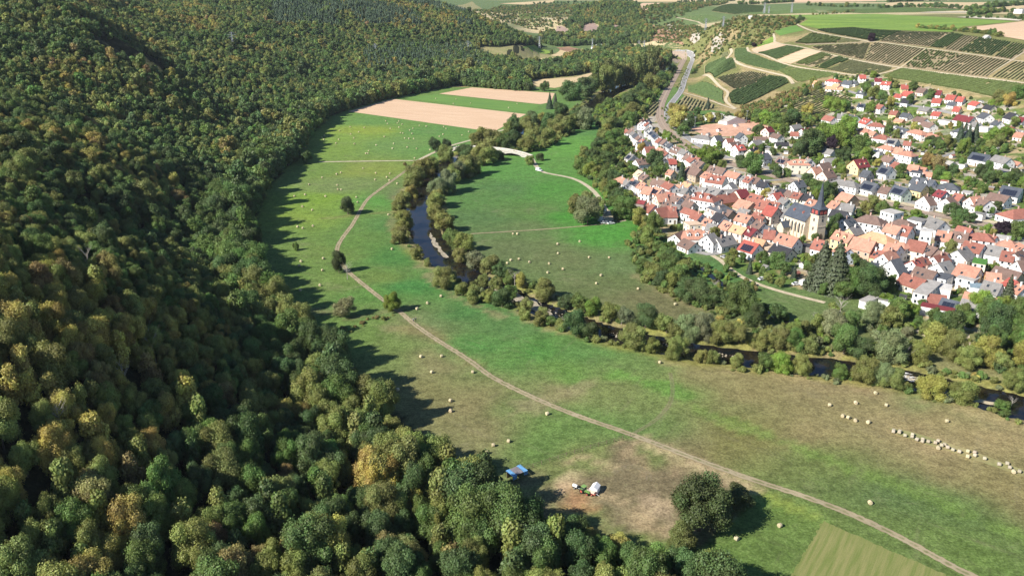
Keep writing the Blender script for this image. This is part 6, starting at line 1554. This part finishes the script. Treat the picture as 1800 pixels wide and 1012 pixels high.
def rocks(a, b_, n, w, lo, hi):
    for _ in range(n):
        s = random.random(); x0, y0 = on_plane(a[0] + (b_[0] - a[0]) * s + random.uniform(-w, w), a[1] + (b_[1] - a[1]) * s + random.uniform(-w, w) * .35, -.75)
        r = random.uniform(lo, hi); e = [random.uniform(.7, 1.3) for _ in iv]
        rk.add([(x0 + v.x * r * q, y0 + v.y * r * q, -.72 + v.z * r * .6 * q) for v, q in zip(iv, e)], ifc)
rocks((850, 494), (1000, 568), 150, 14, .15, .55); rocks((1575, 655), (1612, 668), 60, 8, .15, .5); rocks((1610, 668), (1680, 685), 25, 8, .12, .4); rocks((1075, 586), (1170, 607), 60, 9, .12, .45); rocks((1230, 618), (1300, 628), 40, 8, .12, .4)
o = rk.build('river_boulders', MAT['gravel']); tag(o, None, None, None, 'stuff')
fm = MB()
for a, b_, n in (((1570,650),(1610,668),60), ((870,505),(990,566),50)):
    for _ in range(n):
        s = random.random(); x0, y0 = on_plane(a[0] + (b_[0] - a[0]) * s + random.uniform(-9, 9), a[1] + (b_[1] - a[1]) * s + random.uniform(-4, 4), -.72); l = random.uniform(.4, 1.6); w = random.uniform(.1, .3); t = random.uniform(-.5, .1)
        fm.add([(x0 - l * math.cos(t), y0 - l * math.sin(t), -.715), (x0 + w * math.sin(t), y0 - w * math.cos(t), -.70), (x0 + l * math.cos(t), y0 + l * math.sin(t), -.715), (x0 - w * math.sin(t), y0 + w * math.cos(t), -.70)], [(0,1,2,3)])
tag(fm.build('white_water', MAT['paint']), None, None, None, 'stuff')

# ------------------------------------------------------------------ paddock: blue shed, white shed, tractor, trailer, fence
def local(px, py): x, y, z = at1(px, py); return (x, y, z)
x, y, z = local(908, 838); sh = empty('open_shed', (x, y, z), math.radians(38), 'open shed with grey sheet roof and two blue tarpaulins at the forest edge', 'shed')
for dx in (-2.6, 0, 2.6):
    for dy in (-1.4, 1.4): MB().box(dx - .07, dx + .07, dy - .07, dy + .07, -.2, 2.2).build('post', MAT['wood'], sh)
MB().box(-2.8, 2.8, 1.35, 1.45, 0, 2.1).build('back_wall', MAT['wood'], sh)
MB().add([(-1.3, -1.7, 2.1), (1.4, -1.7, 2.1), (1.4, 1.7, 2.5), (-1.3, 1.7, 2.5), (-1.3, -1.7, 2.16), (1.4, -1.7, 2.16), (1.4, 1.7, 2.56), (-1.3, 1.7, 2.56)], [(3,2,1,0),(4,5,6,7),(0,1,5,4),(1,2,6,5),(2,3,7,6),(3,0,4,7)]).build('sheet_roof', MAT['roof'], sh, None, (.22, .20, .21))
for x0, x1 in ((-2.9, -1.3), (1.4, 3.0)):
    V = [(x0 + (x1 - x0) * i / 4, -1.9 + 3.8 * j / 4, 2.2 + .35 * j / 4 + .06 * math.sin(i * 2 + j)) for j in range(5) for i in range(5)]
    V += [(x0 + (x1 - x0) * i / 4, -2.0, 1.0 + .1 * (i % 2)) for i in range(5)]
    F = [(j * 5 + i, j * 5 + i + 1, j * 5 + i + 6, j * 5 + i + 5) for j in range(4) for i in range(4)] + [(25 + i, 26 + i, i + 1, i) for i in range(4)]
    mesh_obj('tarpaulin', V, F, MAT['paintwork'], sh, None, (.14, .33, .56))
x, y, z = local(1046, 864); s2 = empty('box_shed', (x, y, z), math.radians(-25), 'small white gabled box shed standing behind the tractor', 'shed')
b = MB(); b.prism([(-1.15, 0), (1.15, 0), (1.15, 2.0), (0, 2.75), (-1.15, 2.0)], -1.5, 1.5); b.build('wall', MAT['wall'], s2, None, (.8, .8, .8))
b = MB(); b.add([(-1.3, -1.65, 1.93), (0, -1.65, 2.83), (1.3, -1.65, 1.93), (-1.3, 1.65, 1.93), (0, 1.65, 2.83), (1.3, 1.65, 1.93)], [(0,1,4,3), (1,2,5,4)]); b.build('roof', MAT['wall'], s2, None, (.8, .8, .8))
MB().box(.1, .5, -1.53, -1.49, .9, 1.3).build('window', MAT['glass'], s2)
def wheel(r, w, parent, loc, rim=(.42, .10, .07)):
    t = MB().tube((0, -w / 2, 0), (0, w / 2, 0), r, r, 16).build('wheel', MAT['rubber'], parent, loc)
    MB().tube((0, -w / 2 - .02, 0), (0, w / 2 + .02, 0), r * .55, r * .55, 12).build('rim', MAT['paintwork'], t, None, rim); return t
x, y, z = local(1028, 868); tr = empty('tractor', (x, y, z), math.radians(-42), 'green tractor with red wheels standing in the paddock', 'tractor')
GREEN = (.13, .24, .07)
b = MB(); b.box(.2, 2.0, -.38, .38, .75, 1.45); b.box(1.9, 2.1, -.34, .34, .8, 1.38); b.box(-.9, .3, -.5, .5, .6, 1.2); b.build('bonnet', MAT['paintwork'], tr, None, GREEN)
b = MB(); b.box(-1.0, .2, -.62, .62, 1.2, 2.3); b.build('cab_glass', MAT['glass'], tr); MB().box(-1.12, .32, -.72, .72, 2.3, 2.5).build('cab_roof', MAT['paintwork'], tr, None, (.20, .34, .10))
for sy_ in (-1, 1):
    wheel(.78, .42, tr, (-.75, sy_ * .85, .78)); wheel(.48, .3, tr, (1.45, sy_ * .72, .48)); MB().box(-1.3, -.2, sy_ * .85 - .26, sy_ * .85 + .26, 1.58, 1.66).build('mudguard', MAT['paintwork'], tr, None, GREEN)
MB().tube((1.2, .25, 1.4), (1.2, .25, 2.3), .05).build('exhaust', MAT['rubber'], tr)
x, y, z = local(1043, 869); tl = empty('farm_trailer', (x, y, z), math.radians(-38), 'flat farm trailer with pale load beside the tractor', 'trailer')
MB().box(-1.7, 1.7, -.9, .9, .7, .9).build('bed', MAT['paintwork'], tl, None, (.45, .12, .08)); MB().box(-1.5, 1.4, -.8, .8, .9, 1.5).build('load', MAT['straw'], tl, None, (.62, .50, .42))
for dx in (-.9, .6):
    for dy in (-.95, .95): wheel(.42, .25, tl, (dx, dy, .42), (.5, .12, .1))
MB().tube((1.7, 0, .8), (2.9, 0, .5), .06).build('drawbar', MAT['steel'], tl)
x, y, z = local(1011, 858); tk_ = empty('tank_trailer', (x, y, z), math.radians(-35), 'small white water tank trailer in front of the tractor', 'trailer')
MB().tube((-1.0, 0, 1.0), (.6, 0, 1.0), .55, .55, 14).build('tank', MAT['paintwork'], tk_, None, (.75, .73, .68)); MB().box(-1.1, .9, -.5, .5, .4, .55).build('chassis', MAT['rubber'], tk_); MB().tube((.8, 0, .5), (2.1, 0, .45), .05).build('drawbar', MAT['steel'], tk_)
for dy in (-.62, .62): wheel(.36, .2, tk_, (-.2, dy, .36), (.4, .4, .4))
FP = resample(np.array([at1(922, 826)[:2], at1(1000, 800)[:2], at1(1055, 783)[:2], at1(1108, 768)[:2]]), 2.6)
fe = empty('field_fence', (FP[0][0], FP[0][1], 0), 0, 'wooden post and rail fence along the paddock edge', 'fence')
for q in FP: MB().box(-.06, .06, -.06, .06, -.2, 1.25).build('post', MAT['wood'], fe, (q[0] - FP[0][0], q[1] - FP[0][1], float(hq(*q))))
for zz in (.55, 1.05):
    b = MB()
    for a, c in zip(FP[:-1], FP[1:]): b.tube((a[0] - FP[0][0], a[1] - FP[0][1], zz), (c[0] - FP[0][0], c[1] - FP[0][1], zz), .045, .045, 4)
    b.build('rail', MAT['wood'], fe)

sh.scale = (.82,) * 3
for o in (s2, tr, tl, tk_): o.scale = (.78,) * 3
for o, (a, b_) in ((tr, (1028, 866)), (tl, (1040, 868)), (tk_, (1012, 858))): o.location = local(a, b_)

# ------------------------------------------------------------------ pylons and masts
def lattice(o, h, w0, w1, arms, th):
    b = MB(); n = 6
    def c(k, i): w = w0 + (w1 - w0) * (k / n) ** .8; return ((-1, 1, 1, -1)[i] * w, (-1, -1, 1, 1)[i] * w, h * k / n)
    for k in range(n):
        for i in range(4):
            b.tube(c(k, i), c(k + 1, i), th, th, 4); b.tube(c(k, i), c(k + 1, (i + 1) % 4), th * .6, th * .6, 3); b.tube(c(k + 1, i), c(k, (i + 1) % 4), th * .6, th * .6, 3)
    b.build('lattice_tower', MAT['steel'], o)
    for z, l in arms:
        b = MB()
        for s in (-1, 1): b.tube((0, 0, z + .9), (s * l, 0, z), th * .8, th * .5, 4); b.tube((0, 0, z - .2), (s * l, 0, z), th * .8, th * .5, 4)
        a = b.build('cross_arm', MAT['steel'], o)
        for s in (-1, 1): MB().tube((s * l, 0, z), (s * l, 0, z - 1.6), .12, .12, 4).build('insulator', MAT['glass'], a)
for px, py, hp, lb in ((410,88,30,'lattice pylon standing in the wood on the left hill'), (660,96,18,'lattice pylon at the forest nose above the conifers'), (823,95,22,'lattice pylon at the left end of the far dry meadow'), (948,86,21,'lattice pylon on the far green meadow'), (1041,84,15,'lattice pylon beside the distant white works buildings'),
                       (1123,87,15,'left one of the two pylons beside the switchyard'), (1132,87,15,'right one of the two pylons beside the switchyard'), (1240,54,20,'left one of two pylons on the brown slope'), (1271,48,18,'right one of two pylons on the brown slope'), (1343,25,19,'left one of three pylons on the plateau'), (1351,25,13,'short middle one of three pylons on the plateau'), (1391,24,18,'right one of three pylons on the plateau')):
    x, y, z = at1(px, py); dep = y * CP + (CAMZ - z) * SP; h = hp * dep / FPX
    if h > 48: h = 48
    o = empty('power_pylon', (x, y, z), .25, lb, 'pylon', 'power pylons of the valley'); lattice(o, h, h * .085, h * .012, ((h * .72, h * .2), (h * .85, h * .26), (h * .96, h * .15)), .10 + dep * .00010)
for px, py, hp, lb in ((1221,226,19,'left floodlight mast at the sports pitch'), (1267,219,18,'middle floodlight mast at the sports pitch'), (1312,215,19,'right floodlight mast at the sports pitch'), (1370,299,27,'tall lamp mast beside the railway junction'), (1733,380,14,'lamp mast at the level crossing')):
    x, y, z = at1(px, py); dep = y * CP + (CAMZ - z) * SP; h = hp * dep / FPX
    o = empty('floodlight_mast', (x, y, z), 0, lb, 'lamp mast', 'lamp masts'); MB().tube((0, 0, -.3), (0, 0, h), .16, .10, 6).build('pole', MAT['steel'], o); MB().box(-.9, .9, -.12, .12, h, h + .5).build('lamp_head', MAT['steel'], o)
# switchyard and works buildings far up the valley
x, y, z = at1(1090, 92); sw = empty('switchyard', (x, y, z), 0, 'electric switchyard with pale steel gantries far up the valley', 'switchyard')
for i in range(5):
    b = MB()
    for k in range(9): b.tube((-32 + k * 8, -12 + i * 6, 0), (-32 + k * 8, -12 + i * 6, 7), .2, .2, 4)
    b.tube((-32, -12 + i * 6, 7), (32, -12 + i * 6, 7), .25, .25, 4); b.build('gantry', MAT['steel'], sw)
for x1, y1, x2, y2, Wd, rh, rc, lb in ((1052, 80, 1065, 79, 12, 9, 'w', 'white works building beside the distant switchyard'), (1040, 84, 1048, 84, 9, 6, 'l', 'small pale works building left of the distant switchyard'), (1067, 86, 1072, 88, 10, 7, 'w', 'white cubic works building at the switchyard corner'),
                                       (806, 14.6, 813, 14.4, 14, 6, 'w', 'tiny white farm building on the distant fields'), (1786, 18, 1806, 17, 13, 7, 'w', 'white hall at the upper right corner'), (1733, 62.5, 1738, 63, 7, 4.5, 'l', 'small hut among the trees above the vineyards'), (1318, 28.5, 1321, 28.5, 6, 5, 'w', 'small white hut on the rocky hilltop')):
    p = at([x1, x2], [y1, y2], rh - 1); house(p[0], p[1], Wd, rh, rc, 'w', 'fx' if rh > 5 else 'x', 'works_building', lb)

# ------------------------------------------------------------------ cars
def car_parts(kind):
    L, w, h0, h1 = (4.3, 1.78, .95, 1.48) if kind == 'car' else (5.2, 2.0, 1.2, 2.3)
    b = MB(); hl = L / 2
    b.prism([(-hl, .35), (hl, .35), (hl, .72), (hl - .12, h0 - .12), (hl - 1.0, h0), (-hl + .12, h0), (-hl, h0 - .1)], -w / 2, w / 2)
    if kind == 'van': b.prism([(-hl + .05, h0), (hl - 1.35, h0), (hl - 1.75, h1), (-hl + .1, h1)], -w / 2 + .04, w / 2 - .04)
    body = b
    g = MB()
    if kind == 'car': g.prism([(-hl + .35, h0), (hl - 1.25, h0), (hl - 1.95, h1 - .05), (-hl + .95, h1 - .05)], -w / 2 + .1, w / 2 - .1)
    else: g.prism([(hl - 2.4, h0 + .1), (hl - 1.36, h0 + .1), (hl - 1.7, h1 - .25), (hl - 2.4, h1 - .25)], -w / 2 + .02, w / 2 - .02)
    r = MB().box(-hl + 1.0, hl - 2.0, -w / 2 + .14, w / 2 - .14, h1 - .05, h1) if kind == 'car' else MB().box(-hl + .2, hl - 1.8, -w / 2 + .1, w / 2 - .1, h1, h1 + .04)
    ms = []
    for nm, m_, mt in (('car_body', body, 'paintwork'), ('window_glass', g, 'glass'), ('car_roof', r, 'paintwork')):
        me = bpy.data.meshes.new(nm); me.from_pydata(m_.v, [], m_.f); me.materials.append(MAT[mt]); ms.append((nm, me))
    me = bpy.data.meshes.new('wheel'); t = MB().tube((0, -.1, 0), (0, .1, 0), .32, .32, 12); me.from_pydata(t.v, [], t.f); me.materials.append(MAT['rubber']); ms.append(('wheel', me))
    return ms, hl, w
CARS = {k: car_parts(k) for k in ('car', 'van')}
CC = {'white': (.78, .78, .78), 'silver': (.45, .46, .48), 'black': (.02, .02, .022), 'red': (.45, .04, .03), 'dark blue': (.03, .05, .12), 'grey': (.18, .18, .19)}
def put_car(px, py, col, rz, kind='car', label=None):
    x, y, z = at1(px, py); ms, hl, w = CARS[kind]
    o = empty('parked_car' if kind == 'car' else 'parked_van', (x, y, z + .1), rz, label, kind, 'cars and vans of the village'); o.scale = (.88,) * 3
    for nm, me in ms[:3]: same(nm, me, o, (0, 0, 0), 0, None, CC[col])
    for dx in (-hl + .85, hl - .85):
        for dy in (-w / 2 + .06, w / 2 - .06): same('wheel', ms[3][1], o, (dx, dy, .32))
    if not label: label_later(o, f"{col} {kind} standing", x, y)
put_car(947.5, 301, 'white', -.7, 'van', 'white van driving on the lane behind the bridge')
for px, py, c, rz, k in [(1057,388,'white',.9,'van'),(1061,393,'white',.3,'car'),(1067,393,'silver',.3,'car'),(1074,394,'white',.3,'car'),(1082,391,'black',.3,'car'),(1063,375,'white',1.2,'van'),(1273,454,'silver',-.9,'car'),(1350,457,'white',1.0,'van'),(1223,254,'silver',-.6,'car'),
                         (1265,264.5,'white',-.2,'car'),(1423,319,'white',-.4,'car'),(1433,318,'white',.1,'car'),(1443,322,'silver',-.3,'car'),(1722,386,'red',-.2,'car'),(1783,398,'white',-.2,'car'),(1735,383,'white',.2,'van'),(1777,355,'white',.4,'car'),(1607,527,'silver',.8,'car'),(1690,541,'white',.1,'van'),
                         (1487,154,'white',.3,'car'),(1497,152,'silver',.3,'car'),(1275,435,'black',.2,'car'),(1302,432,'white',.1,'car'),(1265,372,'grey',-.8,'car'),(1300,404,'white',-.7,'car'),(1340,366,'dark blue',-.3,'car'),(1131,248,'white',-1.0,'car'),(1172,287,'grey',-.6,'car'),(1207,317,'white',-.9,'car'),
                         (1497,449,'silver',-.5,'car'),(1594,486,'black',-1.2,'car'),(1600,504,'white',-1.2,'car'),(1560,387,'white',-.2,'car'),(1625,402,'red',-.3,'car'),(1690,424,'silver',-.3,'car'),(1745,442,'white',-.3,'car'),(1630,333,'white',-.2,'car'),(1690,348,'grey',-.3,'car'),(1550,227,'white',.3,'car'),(1600,185,'white',-.2,'car'),
                         (1650,193,'black',-.2,'car'),(1720,212,'white',-.3,'car'),(1310,257,'white',.2,'car'),(1350,260,'silver',0,'car'),(1620,281,'white',.1,'car'),(1510,303,'black',.4,'car'),(1540,331.5,'white',-.2,'car'),(1340,492,'white',.4,'car'),(1412,500,'white',.7,'van'),(1400,501,'white',.2,'car'),(1694,600,'grey',.9,'car')]:
    put_car(px, py, c, rz, k)

# ------------------------------------------------------------------ two walkers on the track
def person(px, py, rz, shirt, trou, hairc, label):
    x, y, z = at1(px, py); o = empty('person', (x, y, z + .08), rz, label, 'person', 'walkers on the dirt track')
    def skin(name, pts, edges, rad, mat, tint):
        me = bpy.data.meshes.new(name); me.from_pydata(pts, edges, []); me.materials.append(mat); q = bpy.data.objects.new(name, me); q['tint'] = list(tint); link(q, o)
        m_ = q.modifiers.new('skin', 'SKIN')
        for v, r in zip(me.skin_vertices[0].data, rad): v.radius = (r, r)
        me.skin_vertices[0].data[0].use_root = True
        q.modifiers.new('sub', 'SUBSURF').levels = 1
        return q
    P = [(0,0,.92),(0,0,1.15),(0,0,1.40),(.01,0,1.50),(.03,0,1.62),(.02,0,1.74), (0,.17,1.40),(-.06,.22,1.12),(.04,.24,.88),(.08,.24,.80), (0,-.17,1.40),(.06,-.22,1.12),(.14,-.22,.90),(.18,-.22,.82), (0,.09,.88),(.14,.10,.50),(.02,.10,.08),(.16,.10,.03), (0,-.09,.88),(-.06,-.10,.50),(-.26,-.10,.12),(-.14,-.10,.05)]
    E = [(0,1),(1,2),(2,3),(3,4),(4,5),(2,6),(6,7),(7,8),(8,9),(2,10),(10,11),(11,12),(12,13),(0,14),(14,15),(15,16),(16,17),(0,18),(18,19),(19,20),(20,21)]
    R = [.13,.13,.15,.055,.095,.07,.06,.045,.035,.03,.06,.045,.035,.03,.085,.06,.04,.035,.085,.06,.04,.035]
    skin('body', P, E, R, MAT['paintwork'], (.55, .36, .27))
    skin('jacket', P[:3] + [P[6], P[7], P[8], P[10], P[11], P[12]], [(0,1),(1,2),(2,3),(3,4),(4,5),(2,6),(6,7),(7,8)], [.15,.15,.165,.075,.06,.05,.075,.06,.05], MAT['wall'], shirt)
    skin('trousers', [P[0], P[14], P[15], P[16], P[18], P[19], P[20]], [(0,1),(1,2),(2,3),(0,4),(4,5),(5,6)], [.14,.10,.075,.055,.10,.075,.055], MAT['wall'], trou)
    skin('hair', [(.0,0,1.70),(.0,0,1.77)], [(0,1)], [.10,.08], MAT['wall'], hairc)
person(727, 566, 2.2, (.75, .75, .75), (.05, .05, .09), (.10, .06, .04), 'left one of two walkers on the dirt track, in a white jacket')
person(731, 565, 2.2, (.12, .14, .2), (.03, .03, .03), (.22, .15, .08), 'right one of two walkers on the dirt track, in dark clothes')
write_labels()

# ------------------------------------------------------------------ the air between here and the far hills
_done = set(); _tri = 0
for o in bpy.data.objects:
    if o.type == 'MESH' and o.data not in _done: _done.add(o.data); _tri += sum(len(p.vertices) - 2 for p in o.data.polygons)
print('triangles in unique meshes', _tri)
hz = MB().box(-9100, 9100, -60, 15100, -4, 175).build('haze', None)
hm = bpy.data.materials.new('haze'); hm.use_nodes = True; hn = hm.node_tree; hn.nodes.clear()
ho = hn.nodes.new('ShaderNodeOutputMaterial'); hv = hn.nodes.new('ShaderNodeVolumePrincipled')
hv.inputs['Color'].default_value = (.86, .92, 1, 1); hv.inputs['Density'].default_value = .000038; hv.inputs['Anisotropy'].default_value = .2
hn.links.new(hv.outputs[0], ho.inputs['Volume']); hz.data.materials.clear(); hz.data.materials.append(hm); tag(hz, None, None, None, 'stuff')
